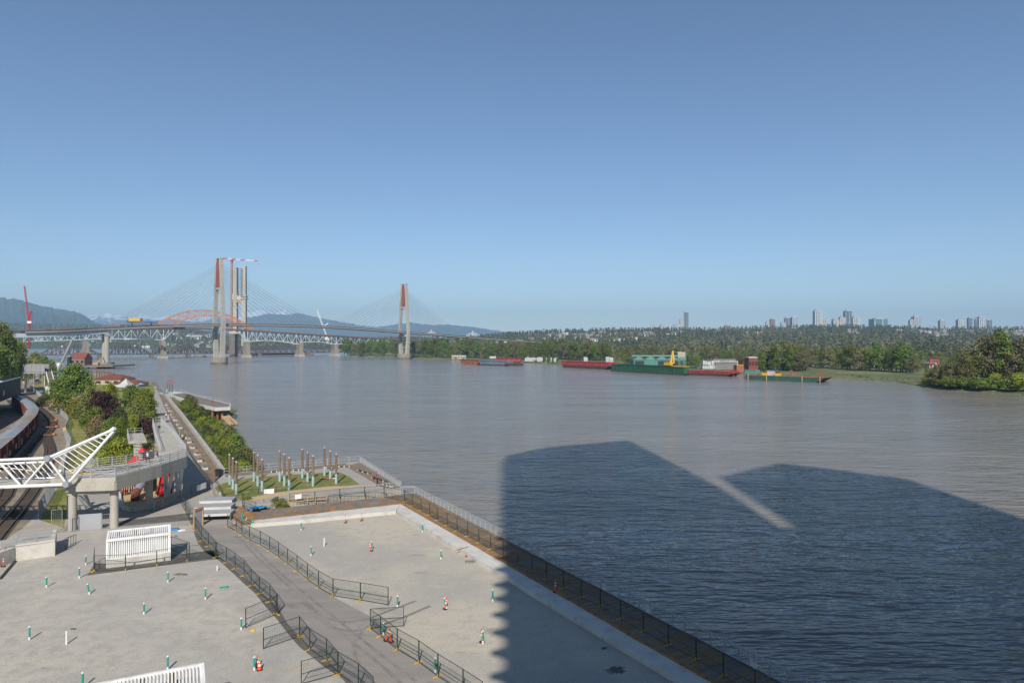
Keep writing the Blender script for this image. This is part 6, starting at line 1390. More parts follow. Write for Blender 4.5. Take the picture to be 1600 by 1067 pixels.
pk_prism('undercroft_shade_wall', 'navy_panel', 0, 95, 12, 12.6, 0, 5.2)  # dark wall added so the space under the deck reads black
pk_prism('pale_patch', 'pale_concrete', 33, 35.2, -0.06, -0.01, 6.6, 8.4)  # small pale rectangle set on the cladding
def car(label, p, rz, mat, group=None):
    o = thing('parked_car', label, 'car', tuple(p), group=group); o.rotation_euler = (0, 0, rz)
    prof = [(-2.2, .35), (2.2, .35), (2.25, .8), (1.4, .95), (-2.1, 1.0), (-2.25, .7)]; cab = [(1.2, .94), (0.5, 1.48), (-1.3, 1.5), (-2.0, .98)]
    MB().loft([(x, -.88, z) for x, z in prof], [(x, .88, z) for x, z in prof]).build('body', mat, o, local=True)
    MB().loft([(x, -.76, z) for x, z in cab], [(x, .76, z) for x, z in cab]).build('glasshouse', 'tinted_glass', o, local=True); MB().loft([(x, -.70, z) for x, z in ((.5, 1.47), (-1.3, 1.49), (-1.25, 1.54), (.42, 1.53))], [(x, .70, z) for x, z in ((.5, 1.47), (-1.3, 1.49), (-1.25, 1.54), (.42, 1.53))]).build('roof', mat, o, local=True)
    for x in (-1.4, 1.4):
        for y in (-.82, .82): MB().tube((x, y - .1, .33), (x, y + .1, .33), .33, n=12).build('wheel', 'black_rubber', o, local=True)
    for y in (-.6, .6): MB().box((2.22, y, .7), (.06, .3, .14)).build('headlight', 'white_reflect', o, local=True)
def on_deck(s_, n_): q = c0 + pd * s_ + pn * n_; return Vector((q.x, q.y, 10.0))
car('white car parked on the roof of the dark parking deck', on_deck(20, 4.5), 0.35, 'car_white'); car('red car on the parking deck behind the white car', on_deck(10, 7.0), 0.35, 'car_red'); car('dark car on the parking deck between the white and red cars', on_deck(15, 6.5), 0.35, 'car_dark')
for k, (px, py, m_, w_) in enumerate(((38, 596, 'car_dark', 'dark, nearest the parking deck'), (41.5, 593.5, 'car_silver', 'silver, second from the parking deck'), (45, 591, 'car_dark', 'dark, with an orange marker behind'), (50, 589, 'car_silver', 'silver, third row back'), (57, 586.5, 'car_white', 'white, farthest up the street'), (58.5, 596.5, 'car_dark', 'dark, alone right of the row'))):
    car('small parked car in the street by the tracks, %s' % w_, P(px, py), -1.1, m_)
sg = thing('round_sign', 'yellow round crossing sign beside the street at the parking deck corner', 'sign', tuple(P(38.5, 604))); MB().bar((0, 0, 0), (0, 0, 2.2), 0.1).build('post', 'galvanised', sg, local=True); MB().tube((0, -0.1, 2.4), (0, 0.0, 2.4), 0.8, n=16).build('disc', 'crane_yellow', sg, local=True)
flat('street', 'asphalt', [(36, 608), (50, 603), (66, 590), (62, 584), (46, 586), (36, 594)], 0.02)
dbr = 335.0
pb2 = thing('pedestrian_bridge', 'grey mesh-sided pedestrian bridge crossing the street at the left', 'bridge', tuple(Q(36, 600, dbr)))
a, b = Q(-25, 582, dbr), Q(73, 582.5, dbr); MB().bar(a, b, 3.0, 0.7).build('deck', 'galvanised', pb2)
for y_ in (-1.45, 1.45):
    for k in range(14): p, q = lerp(a, b, (k + .04) / 14), lerp(a, b, (k + .96) / 14); MB().bar(p + Vector((0, y_, 2.3)), q + Vector((0, y_, 2.3)), 0.08, 3.6).build('mesh_panel', 'chain_link', pb2)
    for k in range(15): p = lerp(a, b, k / 14); MB().bar(p + Vector((0, y_ * 1.05, 0)), p + Vector((0, y_ * 1.05, 4.2)), 0.18).build('post', 'galvanised', pb2)
    MB().bar(a + Vector((0, y_, 4.2)), b + Vector((0, y_, 4.2)), 0.2).build('top_rail', 'galvanised', pb2)
for px in (4, 40, 70): q = Q(px, 584, dbr); MB().bar((q.x, q.y, 0), q, 0.7).build('support', 'concrete', pb2)
mt0, mt1 = Q(91, 578, dbr), Q(113.5, 530, dbr); MB().tube(mt0, mt1, 0.65, 0.5, 12).build('leaning_mast', 'galvanised', pb2)
for k in range(5): MB().tube(lerp(mt0, mt1, 0.35 + 0.14 * k), Q(68 - k * 15, 580, dbr), 0.07, n=5, caps=False).build('stay_cable', 'galvanised', pb2)
st = thing('stair_tower', 'concrete stair with white sides at the right end of the pedestrian bridge', 'stairs', tuple(Q(80, 610, dbr)))
s0, s1 = Q(76, 581, dbr), Q(81, 600, dbr - 8)
for y_ in (-1.4, 1.4): MB().bar(s0 + Vector((y_, 0, 0)), s1 + Vector((y_, 0, 0)), 0.25, 1.2).build('side', 'white_paint', st)
for k in range(14): q = lerp(s0, s1, k / 13); MB().box(q, (2.5, 0.8, 0.25)).build('step', 'timber_grey', st)
q = Q(77, 612, dbr - 20); MB().box((q.x, q.y, 2.2), (2.2, 2.2, 4.4)).build('base_block', 'pale_concrete', st)
for k, (px, h, d) in enumerate(((44, 16, 390), (53, 15, 380), (17, 14, 330), (31, 13, 360), (66, 10, 380), (99, 12, 420))):
    x = (px - CX) / FPX * d; o = thing('utility_pole', 'brown timber utility pole behind the pedestrian bridge, %s from the left edge' % ORD[[2, 3, 0, 1, 4, 5][k]], 'pole', (x, d, 0)); MB().tube((0, 0, 0), (0, 0, h), 0.22, 0.16, 8).build('shaft', 'timber_pale' if k else 'post_wood', o, local=True); MB().bar((-1.1, 0, h - 0.8), (1.1, 0, h - 0.8), 0.14).build('cross_arm', 'post_wood', o, local=True)
sl = thing('street_lamp', 'dark street lamp standing on the parking deck edge', 'lamp', tuple(on_deck(9, 2))); MB().tube((0, 0, 0), (0, 0, 9), 0.14, 0.1, 8).build('pole', 'dark_metal', sl, local=True); MB().box((-0.8, 0, 9), (1.9, 0.3, 0.16)).build('lamp_head', 'dark_metal', sl, local=True)

# buildings on the near bank upstream
def roofed(name, label, px0, px1, d, zb, zr, depth, wall, roof, hip=True, cat='building'):
    x0, x1 = (px0 - CX) / FPX * d, (px1 - CX) / FPX * d; o = thing(name, label, cat, ((x0 + x1) / 2, d, zb)); w = x1 - x0; hw = (zr - zb) * 0.55; h = zr - zb
    MB().box((0, depth / 2, hw / 2), (w, depth, hw)).build('wall', wall, o, local=True); i = w * (0.25 if hip else 0.0)
    MB().add([(-w / 2 - .6, -.6, hw), (w / 2 + .6, -.6, hw), (w / 2 + .6, depth + .6, hw), (-w / 2 - .6, depth + .6, hw), (-w / 2 + i, depth / 2, h), (w / 2 - i, depth / 2, h)], [(0, 1, 5, 4), (2, 3, 4, 5), (3, 0, 4), (1, 2, 5), (3, 2, 1, 0)]).build('roof', roof, o, local=True)
    nwin = max(2, int(w / 5))
    for k in range(nwin): MB().box((-w / 2 + w * (k + .5) / nwin, -0.04, hw * 0.5), (w / nwin * 0.5, 0.16, hw * 0.4)).build('window', 'tinted_glass', o, local=True)
    return o
pv = roofed('pavilion', 'rust-red roofed waterfront pavilion, broad left part', 147, 188, 395, 0, 5.6, 16, 'house_tan', 'roof_red')
roofed('pavilion', 'rust-red roofed waterfront pavilion, lower right part behind the trees', 178, 214, 372, 0, 3.8, 12, 'house_tan', 'roof_red'); 
pg = thing('pergola', 'rust-red timber pergola standing above the pavilion roof', 'pergola', tuple(Q(165, 590, 400)))
for k in range(8):
    for dd in (0, 6): q = Q(151 + k * 4.0, 590, 402 + dd); MB().bar((q.x, q.y, 3.0), (q.x, q.y, 7.6 - 0.22 * k), 0.28).build('post', 'roof_red', pg)
for dd in (0, 6): MB().bar(Q(150, 580, 402 + dd), Q(180.5, 584, 402 + dd), 0.35).build('beam', 'roof_red', pg)
tn = thing('white_tent', 'white peaked event tent beside the pavilion', 'tent', tuple(P(197, 611))); sx = 4.4
mb = MB(); base = [Vector((sx * a, sx * b, 2.4)) for a, b in ((-1, -1), (1, -1), (1, 1), (-1, 1))]; mid = [Vector((sx * .42 * a, sx * .42 * b, 3.9)) for a, b in ((-1, -1), (1, -1), (1, 1), (-1, 1))]
mb.add([v[:] for v in base + mid] + [(0, 0, 6.4)], [(k, (k + 1) % 4, 4 + (k + 1) % 4, 4 + k) for k in range(4)] + [(4 + k, 4 + (k + 1) % 4, 8) for k in range(4)]); mb.build('canopy', 'white_sheet', tn, local=True)
for v in base: MB().bar((v.x * .97, v.y * .97, 0), (v.x * .97, v.y * .97, 2.4), 0.12).build('leg', 'white_paint', tn, local=True)
for k, (px, py, m_, lab) in enumerate(((211, 594.5, 'red_plastic', 'red and white market parasol right of the white tent'), (220, 599.5, 'awning_sky', 'light blue market parasol right of the red one'), (207.5, 594, 'white_sheet', 'small white market parasol against the tent'))):
    q = P(px, py + 8); o = thing('parasol', lab, 'parasol', tuple(q)); n = 8; mb = MB(); mb.add([(1.7 * math.cos(6.283 * j / n), 1.7 * math.sin(6.283 * j / n), 2.4) for j in range(n)] + [(0, 0, 3.2)], [(j, (j + 1) % n, n) for j in range(n)]); mb.build('canopy', m_, o, local=True); MB().tube((0, 0, 0), (0, 0, 3.0), 0.05, n=6).build('pole', 'galvanised', o, local=True)
roofed('brick_building', 'red brick waterside building left of the concrete bridge pier', 110, 132, 752, -1.2, 12.5, 14, 'tower_brown', 'roof_red', False)
roofed('blue_house', 'pale blue building behind the leaning mast', 78, 91, 470, 0, 10, 12, 'girder_blue', 'house_white', False)
roofed('green_house', 'small teal building right of the leaning mast', 94, 104, 440, 0, 7.5, 10, 'roof_green', 'roof_grey', False)
tk = thing('dark_stack', 'dark square column right of the leaning mast', 'column', (((108.5 - CX) / FPX * 450), 450, 0)); MB().box((0, 0, 7.5), (1.8, 1.8, 15)).build('shaft', 'dark_metal', tk, local=True); MB().box((0, 0, 15.2), (2.2, 2.2, 0.5)).build('cap', 'galvanised', tk, local=True)
dockp = thing('work_dock', 'rusty timber dock with an orange loader around the concrete bridge pier', 'dock', (-470, 770, -2))
MB().prism([(-512, 742), (-440, 752), (-436, 790), (-506, 782)], -3.0, -1.2).build('deck', 'timber_grey', dockp)
for k in range(6): MB().tube((-500 + k * 9.5, 757 + k, WATER - 1), (-500 + k * 9.5, 757 + k, -1.3), 0.6, n=8).build('pile', 'post_wood', dockp)
ldr = thing('loader', 'orange material handler on the rusty dock by the bridge pier', 'machine', (-458, 752, -1.2)); MB().box((0, 0, 1.6), (6, 4, 2.4)).build('body', 'crane_orange', ldr, local=True); MB().bar((2, 0, 2.5), (7, 0, 9), 0.8).build('boom', 'crane_orange', ldr, local=True); MB().bar((7, 0, 9), (10, 0, 3), 0.6).build('stick', 'dark_metal', ldr, local=True)
for s_ in (-1.5, 1.5): MB().box((0, s_, 0.4), (6, 0.9, 0.8)).build('track', 'dark_metal', ldr, local=True)
# ---------------------------------------------------------------- foreground lot: vent sheds
def vent_shed(label, fl, fr, h_base=0.9, h_wall=2.9, depth=2.6):
    """white louvred enclosure: concrete curb, sloping slatted front, slatted roof"""
    d = (fr - fl); W_ = d.length; d.normalize(); n = Vector((-d.y, d.x, 0)); o = thing('vent_enclosure', label, 'vent house', tuple(fl)); up = Vector((0, 0, 1))
    def C(s_, b, z): return fl + d * s_ + n * b + up * z
    MB().loft([C(s_, b, 0)[:] for s_, b in ((0, 0), (W_, 0), (W_, depth), (0, depth))][::-1], [C(s_, b, h_base)[:] for s_, b in ((0, 0), (W_, 0), (W_, depth), (0, depth))][::-1]).build('curb', 'pale_concrete', o)
    lean = 0.55
    for s_ in (0.09, W_ - 0.09): 
        MB().bar(C(s_, 0.1, h_base), C(s_, lean, h_wall), 0.18, 0.14).build('corner_post', 'white_paint', o); MB().bar(C(s_, depth - 0.1, h_base), C(s_, depth - 0.1, h_wall + 0.45), 0.18).build('corner_post', 'white_paint', o)
        MB().bar(C(s_, lean, h_wall + 0.05), C(s_, depth, h_wall + 0.5), 0.2, 0.22).build('roof_rim', 'white_paint', o)
    MB().bar(C(0, lean - 0.05, h_wall + 0.05), C(W_, lean - 0.05, h_wall + 0.05), 0.22, 0.3).build('roof_rim', 'white_paint', o); MB().bar(C(0, depth, h_wall + 0.5), C(W_, depth, h_wall + 0.5), 0.2, 0.22).build('roof_rim', 'white_paint', o); MB().bar(C(0, 0.1, h_base + 0.06), C(W_, 0.1, h_base + 0.06), 0.14, 0.14).build('sill', 'white_paint', o)
    k = 0.28
    sm = None
    while k < W_ - 0.2:
        MB().bar(C(k, 0.1, h_base), C(k, lean, h_wall), 0.11, 0.05).build('front_slat', 'white_paint', o)
        MB().bar(C(k, lean + 0.1, h_wall + 0.1), C(k, depth - 0.08, h_wall + 0.5), 0.10, 0.05).build('roof_slat', 'white_paint', o); k += 0.21
    for s_ in (0.06, W_ - 0.06): MB().loft([C(s_ - 0.02, 0.25, h_base)[:], C(s_ - 0.02, lean + .05, h_wall)[:], C(s_ - 0.02, depth - .05, h_wall + 0.4)[:], C(s_ - 0.02, depth - .05, h_base)[:]], [C(s_ + 0.02, 0.25, h_base)[:], C(s_ + 0.02, lean + .05, h_wall)[:], C(s_ + 0.02, depth - .05, h_wall + 0.4)[:], C(s_ + 0.02, depth - .05, h_base)[:]]).build('side_panel', 'white_paint', o)
    for f in (0.18, 0.44, 0.70): MB().bar(C(W_ * f, lean + .1, h_wall - 0.02), C(W_ * f, depth - .1, h_wall + .38), 0.34, 0.04).build('roof_panel', 'timber_grey', o)
    MB().loft([C(0.15, 0.6, h_base + .02)[:], C(W_ - .15, 0.6, h_base + .02)[:], C(W_ - .15, depth - .12, h_base + .02)[:], C(.15, depth - .12, h_base + .02)[:]][::-1], [C(0.15, 1.0, h_wall - .35)[:], C(W_ - .15, 1.0, h_wall - .35)[:], C(W_ - .15, depth - .12, h_wall - .1)[:], C(.15, depth - .12, h_wall - .1)[:]][::-1]).build('duct_box', 'stair_grey', o)
    return C
C1 = vent_shed('white slatted vent enclosure inside the fenced apron beyond the left lot', P(165.3, 888), P(266.7, 875))
ff = P(318.7, 1037.5, 3.4); dd_ = (P(266.7, 875) - P(165.3, 888)).normalized(); nn_ = Vector((-dd_.y, dd_.x, 0)); frp = Vector((ff.x, ff.y, 0)) - nn_ * 2.6 - dd_ * 0.0
vent_shed('white slatted vent enclosure cut by the bottom edge of the photo', frp - dd_ * 6.4, frp)
al = thing('alarm_light', 'small red light on the right corner of the far vent enclosure', 'light', tuple(P(266.5, 874) + Vector((0, 0, 2.5)))); MB().box((0.1, -0.05, 0.1), (0.16, 0.12, 0.16)).build('lens', 'red_plastic', al, local=True)

# ---------------------------------------------------------------- temporary fence panels
def panel_proto(L=3.0, H=1.75):
    t = thing('fence_panel', '', 'fence panel'); c = 'fence_green'
    for x in (0.02, L - 0.02): MB().bar((x, 0, 0.03), (x, 0, H), 0.055).build('upright', c, t, local=True)
    for z in (H - 0.02, H * 0.45, 0.1): MB().bar((0.02, 0, z), (L - 0.02, 0, z), 0.036).build('rail', c, t, local=True)
    MB().bar((0.0, -0.42, 0.045), (0.0, 0.42, 0.045), 0.06, 0.06).build('foot', 'foot_yellow', t, local=True)
    MB().bar((0.0, 0, 0.08), (0.0, 0, 0.24), 0.075).build('foot_socket', 'foot_yellow', t, local=True)
    mb = MB(); k = 0.14
    while k < L - 0.05: mb.bar((k, 0, 0.1), (k, 0, H - .02), 0.006, caps=False); k += 0.14
    k = 0.25
    while k < H: mb.bar((0.02, 0, k), (L - .02, 0, k), 0.006, caps=False); k += 0.15
    tag(mb.build('wire_mesh', c, t, local=True), kind='stuff'); return t
pan = panel_proto(); pan_y = None
def fence_run(pts, labelf, group, z=0.0, skip=()):
    for k, (a, b) in enumerate(zip(pts, pts[1:])):
        if k in skip: continue
        p, q = P(*a, z), P(*b, z); put(pan, p + Vector((0, 0, 0.014 if z == 0 else 0.01)), math.atan2(q.y - p.y, q.x - p.x), labelf(k), group, ((q - p).length / 3.0, 1, 1))
def zp(s_, ox, oy): return lambda x, y: (ox + x / s_, oy + y / s_)
f1 = zp(4.444, 280, 760); f2 = zp(3.81, 360, 860)
LF = [f1(*p) for p in ((95, 265), (110, 305), (155, 380), (203, 417), (258, 492), (328, 528), (388, 572), (450, 622), (500, 690), (557, 746), (630, 802), (684, 886))]
RF = [f1(*p) for p in ((335, 281), (398, 312), (435, 338), (487, 372), (563, 408), (628, 448), (690, 492), (752, 538), (818, 588), (890, 648), (967, 704), (1068, 762))]
GR = 'temporary fence panels along the access road'
fence_run(LF, lambda k: 'left roadside fence panel, %s from the orange door frame' % ORD[k], GR)
fence_run(RF, lambda k: 'dark green fence panel on the right side of the road, %s from the boardwalk' % ORD[k], GR)
fence_run([f1(1068, 762), f1(1258, 792), f1(1452, 826)], lambda k: ['dark green panel swung out into the right lot from the road fence, near half', 'dark green panel swung out into the right lot, outer half with a yellow weight'][k], GR)
fence_run([f2(275, 382), f2(90, 462)], lambda k: 'dark green panel swung out into the left lot, upper of the two', GR)
fence_run([f2(412, 514), f2(195, 588)], lambda k: 'dark green panel swung out into the left lot, lower of the two', GR)
fence_run([f2(412, 514), f2(472, 592), f2(572, 655), f2(640, 738), f2(762, 815), f2(850, 900)], lambda k: 'dark green fence panel on the left of the lower road, %s from the swung-out panel' % ORD[k], GR)
fence_run([f2(640, 738), f2(420, 800)], lambda k: 'dark green panel swung into the left lot at the bottom edge of the photo', GR)
fence_run([f2(832, 466), f2(893, 512), f2(993, 592), f2(1122, 668), f2(1235, 752), f2(1385, 850), f2(1500, 930)], lambda k: 'dark green fence panel on the right of the lower road, %s from its upper end' % ORD[k], GR)
fence_run([f2(832, 466), f2(1033, 452)], lambda k: 'dark green panel closing off the upper end of the lower right fence', GR)
fence_run([(146.5, 893), (147.5, 879)], lambda k: 'dark green panel closing the left end of the vent enclosure apron', GR)
fence_run([(147, 893), (196, 891), (245, 884), (292, 877), (337, 871)], lambda k: 'thin fence panel in front of the far vent enclosure, %s from its left end' % ORD[k], GR)
fence_run([(267, 860), (296, 871)], lambda k: 'fence panel beside the right end of the far vent enclosure', GR)
fence_run([(300, 822), (290, 800), (281, 784)], lambda k: ['dark fence panel left of the orange door frame, near one', 'dark fence panel left of the orange door frame, far one'][k], GR)
fence_run([(298, 777), (328, 765)], lambda k: 'dark fence panel with a white sign across the promenade end', GR)
fence_run([(337, 763), (350, 790)], lambda k: 'dark fence panel at the lawn corner, nearest the stepped roof', GR)
fence_run([(350, 790), (378, 783), (404, 781), (432, 778), (452, 776)], lambda k: 'thin dark fence panel in front of the lawn wall, %s from the stepped roof' % ORD[k], GR)
fence_run([(378, 783), (379, 798), (400, 803)], lambda k: ['fence panel left of the rubble heap', 'fence panel in front of the rubble heap'][k], GR)
DKP = [(452, 789), (492, 785.5), (531, 781), (570, 777.5), (600, 776.5), (632, 784), (644, 790.5), (657.7, 797.7), (671, 805), (683.5, 813), (698.6, 821), (714, 829.7), (730.5, 838), (748, 848), (766.6, 858), (786, 869), (809, 881), (831, 893), (854, 905.6), (880.6, 919.7), (908, 933.7), (938, 949), (969.7, 968), (1005, 987), (1044, 1009), (1087.5, 1031), (1130, 1057), (1180, 1086)]
DW = ['back arm, %s from the rubble heap', 'river arm, %s from the corner']
fence_run(DKP, lambda k: 'tall thin fence panel on the boardwalk, ' + (DW[0] % ORD[k] if k < 5 else ('sunlit ' if k < 16 else 'shaded ') + DW[1] % ORD[k - 5]), 'temporary fence panels on the boardwalk', 0.5)
for k, (px, py, lab) in enumerate(((926, 922, 'white sign on the shaded boardwalk railing, farthest of three'), (994, 957, 'white sign on the shaded boardwalk railing, middle of three'), (1159, 1042, 'white sign on the shaded boardwalk railing, nearest of three'))):
    s_ = (P(px, py, 1.0) - OC).dot(U); q = dk(s_, 0.2, 1.0); o = thing('notice_board', lab, 'sign', tuple(q)); MB().bar(q - U * 0.32 + VI * 0.03, q + U * 0.32 + VI * 0.03, 0.03, 0.55).build('board', 'white_paint', o); MB().bar(q + VI * 0.05 - U * 0.2 + Vector((0, 0, .16)), q + VI * 0.05 + U * 0.2 + Vector((0, 0, .16)), 0.012, 0.04).build('clip', 'dark_metal', o)
def board(label, p0, p1, h):
    o = thing('notice_board', label, 'sign', tuple(p0)); MB().bar(p0 + Vector((0, -0.08, h / 2)), p1 + Vector((0, -0.08, h / 2)), 0.03, h).build('board', 'white_paint', o); MB().bar(p0 + Vector((0.06, -0.1, h * .97)), p1 + Vector((-0.06, -0.1, h * .97)), 0.02, 0.05).build('top_edge', 'galvanised', o)
board('large white sign on the fence across the promenade end', P(308, 774) + Vector((0, 0, 0.75)), P(322.5, 769) + Vector((0, 0, 0.75)), 0.95)
board('large white sign on the fence in front of the timber posts', P(412.5, 781) + Vector((0, 0, 0.8)), P(428.5, 780) + Vector((0, 0, 0.8)), 0.95)
board('smaller white sign on the fence by the pier wall', P(461, 789, 0.5) + Vector((0, 0, 0.9)), P(471.5, 788, 0.5) + Vector((0, 0, 0.9)), 0.75)
board('small upright white notice on the fence at the lawn corner', P(343, 781) + Vector((0, 0, 0.85)), P(345.8, 783) + Vector((0, 0, 0.85)), 0.5)

# ---------------------------------------------------------------- stand pipes, cones, delineators
def pipe_proto(h, green=True):
    t = thing('standpipe', '', 'pipe'); r_ = 0.075
    if green:
        MB().tube((0, 0, 0), (0, 0, h * 0.22), r_, n=12).build('foot', 'pipe_white', t, local=True); MB().tube((0, 0, h * 0.22), (0, 0, h * 0.92), r_ * 1.02, n=12).build('shaft', 'pipe_green', t, local=True); MB().tube((0, 0, h * 0.92), (0, 0, h), r_ * 1.12, n=12).build('cap', 'pipe_white', t, local=True)
    else: MB().tube((0, 0, 0), (0, 0, h * 0.9), r_, n=12).build('shaft', 'pipe_white', t, local=True); MB().tube((0, 0, h * 0.9), (0, 0, h), r_ * 1.12, n=12).build('cap', 'pipe_white', t, local=True)
    return t
gp, wp_ = pipe_proto(1.08), pipe_proto(1.08, False)
PIPES = [(72.7, 917, 'leftmost of those near the vent apron'), (124, 903, 'just left of the apron corner'), (134, 882, 'behind the apron corner, below the low concrete wall'), (140, 928, 'leaning, in front of the apron corner'), (46, 999, 'at the lower left, left of the white one'), (225, 959, 'standing alone in the middle of the left lot'), (262.5, 909, 'in front of the far vent enclosure'),
         (321, 936, 'right part of the left lot, near the road fence'), (377, 983, 'beside the upper swung-out panel'), (262, 1046, 'behind the near vent enclosure roof'), (129, 1074, 'at the bottom edge of the photo'), (397.5, 1046, 'next to two cones in the left lot'),
         (470.6, 828, 'in the right lot near the pale ledge, left'), (486, 868, 'in the right lot beside the white pipe'), (581, 859, 'in the right lot, an orange delineator behind it'), (621, 948, 'near the swung-out panel of the right lot'), (660, 831, 'short, beside the ledge at the corner'), (689, 873, 'in the middle of the right lot by the ledge'),
         (698, 951, 'right lot, beside a leaning delineator'), (769.7, 939, 'right lot, standing alone near the shadow edge'), (599, 991, 'behind the lower right fence'), (754.5, 1005, 'right lot, paired with a delineator, right pair'), (680, 1050, 'behind the lower right fence, near the bottom edge')]
for k, (x, y, w_) in enumerate(PIPES):
    o = put(gp, P(x, y) + Vector((0, 0, 0.004)), k * 0.7, 'green pipe with white ends, ' + w_, 'green standpipes', (1, 1, [1, 1.05, .95][k % 3]))
    if 'leaning' in w_ and 'pair' not in w_: o.rotation_euler = (0, -0.22, 0)
for x, y, s_, w_ in ((104, 1006, 1.0, 'white pipe standing in the lower left of the left lot'), (339.5, 891, 0.5, 'short white pipe at the right corner of the left lot'), (506.6, 853, 0.95, 'white pipe standing in the right lot')): put(wp_, P(x, y), 0.3, w_, 'white standpipes', (1, 1, s_))
hp = thing('pipe_frame', 'green pipes joined in an H at the road end of the right lot', 'pipe', tuple(P(386, 820))); a, b = P(378.5, 816), P(393.5, 823)
for q in (a, b): MB().tube(q, q + Vector((0, 0, 1.3)), 0.08, n=12).build('upright', 'pipe_green', hp)
MB().tube(a + Vector((0, 0, .45)), b + Vector((0, 0, .45)), 0.08, n=12).build('cross_pipe', 'pipe_green', hp)
def cone_proto():
    t = thing('traffic_cone', '', 'cone'); MB().box((0, 0, 0.02), (0.42, 0.42, 0.05)).build('base', 'black_rubber', t, local=True)
    for nm, z0, z1, m_ in (('body', .045, .3, 'orange_plastic'), ('stripe', .3, .45, 'white_reflect'), ('body', .45, .55, 'orange_plastic'), ('stripe', .55, .63, 'white_reflect'), ('tip', .63, .75, 'orange_plastic')): MB().tube((0, 0, z0), (0, 0, z1), 0.175 - 0.2 * z0, 0.175 - 0.2 * z1, 14).build(nm, m_, t, local=True)
    return t
def delin_proto():
    t = thing('delineator', '', 'delineator'); MB().tube((0, 0, 0), (0, 0, 0.07), 0.24, 0.22, 8).build('base', 'black_rubber', t, local=True)
    for nm, z0, z1, m_ in (('body', .07, .55, 'orange_plastic'), ('stripe', .55, .67, 'white_reflect'), ('body', .67, .8, 'orange_plastic'), ('stripe', .8, .9, 'white_reflect'), ('tip', .9, 1.12, 'orange_plastic')): MB().tube((0, 0, z0), (0, 0, z1), 0.085 - 0.03 * z0, 0.085 - 0.03 * z1, 10).build(nm, m_, t, local=True)
    return t
cp, dp_ = cone_proto(), delin_proto()
for x, y, s_, w_ in ((402, 1041, 1.1, 'orange cone behind another beside the green pipe in the left lot'), (405.5, 1046, 1.0, 'orange cone in front of another beside the green pipe in the left lot'), (730.5, 869, 1.1, 'orange cone at the foot of the ledge in the right lot'), (366, 821, 1.0, 'orange cone behind the first right-hand road panel')): put(cp, P(x, y) + Vector((0, 0, .012)), 0.4, w_, 'orange cones', s_)
for x, y, ln, w_ in ((540, 816.5, .05, 'orange delineator in front of the pale ledge, left of a pair'), (565, 813.5, 0, 'orange delineator in front of the pale ledge, right of a pair'), (580.5, 860.5, .25, 'orange delineator leaning behind a green pipe'), (695.5, 951.5, -.12, 'orange delineator leaning left beside a green pipe, left pair'), (753, 1003, .02, 'orange delineator beside a green pipe, right pair'), (611, 1003, .1, 'orange delineator behind the lower right fence'), (603, 1001, -.3, 'orange delineator tilted behind the lower right fence, left of another'), (5.5, 885, 0, 'orange delineator in the recess at the left edge'), (381, 818, -.5, 'orange delineator leaning on the green pipe frame')):
    o = put(dp_, P(x, y) + Vector((0, 0, .012)), 0.2, w_, 'orange delineators'); o.rotation_euler = (0, -ln, 0)
put(dp_, P(868, 925, .5) + Vector((0, 0, .01)), 0.2, 'orange delineator on the shaded concrete ledge', 'orange delineators', 1.1)

# ---------------------------------------------------------------- stepped canopy, door frame, rubble, left wall
sc_ = thing('stepped_canopy', 'white stepped site canopy over the walkway behind the orange door frame', 'canopy', tuple(P(330, 822)))
fl, fr = P(303, 815), P(357, 812); fl, fr = Vector((-44.6, 94.6, 0)), Vector((-39.4, 95.4, 0)); d = (fr - fl).normalized(); n = Vector((-d.y, d.x, 0)); Ww = (fr - fl).length
for k in range(3):
    z = 0.95 + 0.32 * k; q = (fl + fr) / 2 + n * (1.35 + 2.7 * k) - d * 0.35 * k
    MB().box(q + Vector((0, 0, z)), (Ww - 0.35 * k, 2.66, 0.10), math.atan2(d.y, d.x)).build('roof_panel', 'stair_grey', sc_)
    MB().box(q - n * 1.36 + Vector((0, 0, z - 0.10)), (Ww - 0.35 * k, 0.06, 0.34), math.atan2(d.y, d.x)).build('sunlit_riser', 'pale_concrete', sc_)  # risers paler than the treads: sunlit fronts put into the colour
    for s_ in (-1, 1): MB().bar(q + d * (s_ * (Ww / 2 - 0.3 - .17 * k)) + Vector((0, 0, 0)), q + d * (s_ * (Ww / 2 - 0.3 - .17 * k)) + Vector((0, 0, z - 0.05)), 0.12).build('post', 'galvanised', sc_)
    MB().box(q + d * (Ww / 2 - .2 * k) + Vector((0, 0, z / 2)), (0.06, 2.6, z), math.atan2(d.y, d.x)).build('side_panel', 'stair_grey', sc_)
df_ = thing('door_frame', 'orange timber door frame standing at the front of the stepped canopy', 'door frame', tuple(P(303, 824))); a, b = P(303.5, 825), P(317, 820.5)
for q in (a, b): MB().bar(q, q + Vector((0, 0, 2.5)), 0.16).build('jamb', 'timber_pale', df_)
MB().bar(a + Vector((0, 0, 2.42)), b + Vector((0, 0, 2.42)), 0.18, 0.28).build('lintel', 'orange_steel', df_); MB().bar(lerp(a, b, .12) + Vector((0, .1, 1.15)), lerp(a, b, .88) + Vector((0, .1, 1.15)), 0.05, 2.2).build('door', 'grey_panel', df_)
rb = random.Random(33); rub = thing('rubble_heap', 'heap of grey rocks and broken concrete inside the fenced corner', 'rubble', tuple(P(412, 793)))
rmeshes = []
for k in range(6):
    bm = bmesh.new(); bmesh.ops.create_icosphere(bm, subdivisions=1, radius=1.0)
    for v in bm.verts: v.co *= rb.uniform(0.7, 1.15)
    me = bpy.data.meshes.new('rock'); bm.to_mesh(me); bm.free(); me.materials.append(M['rock']); rmeshes.append(me)
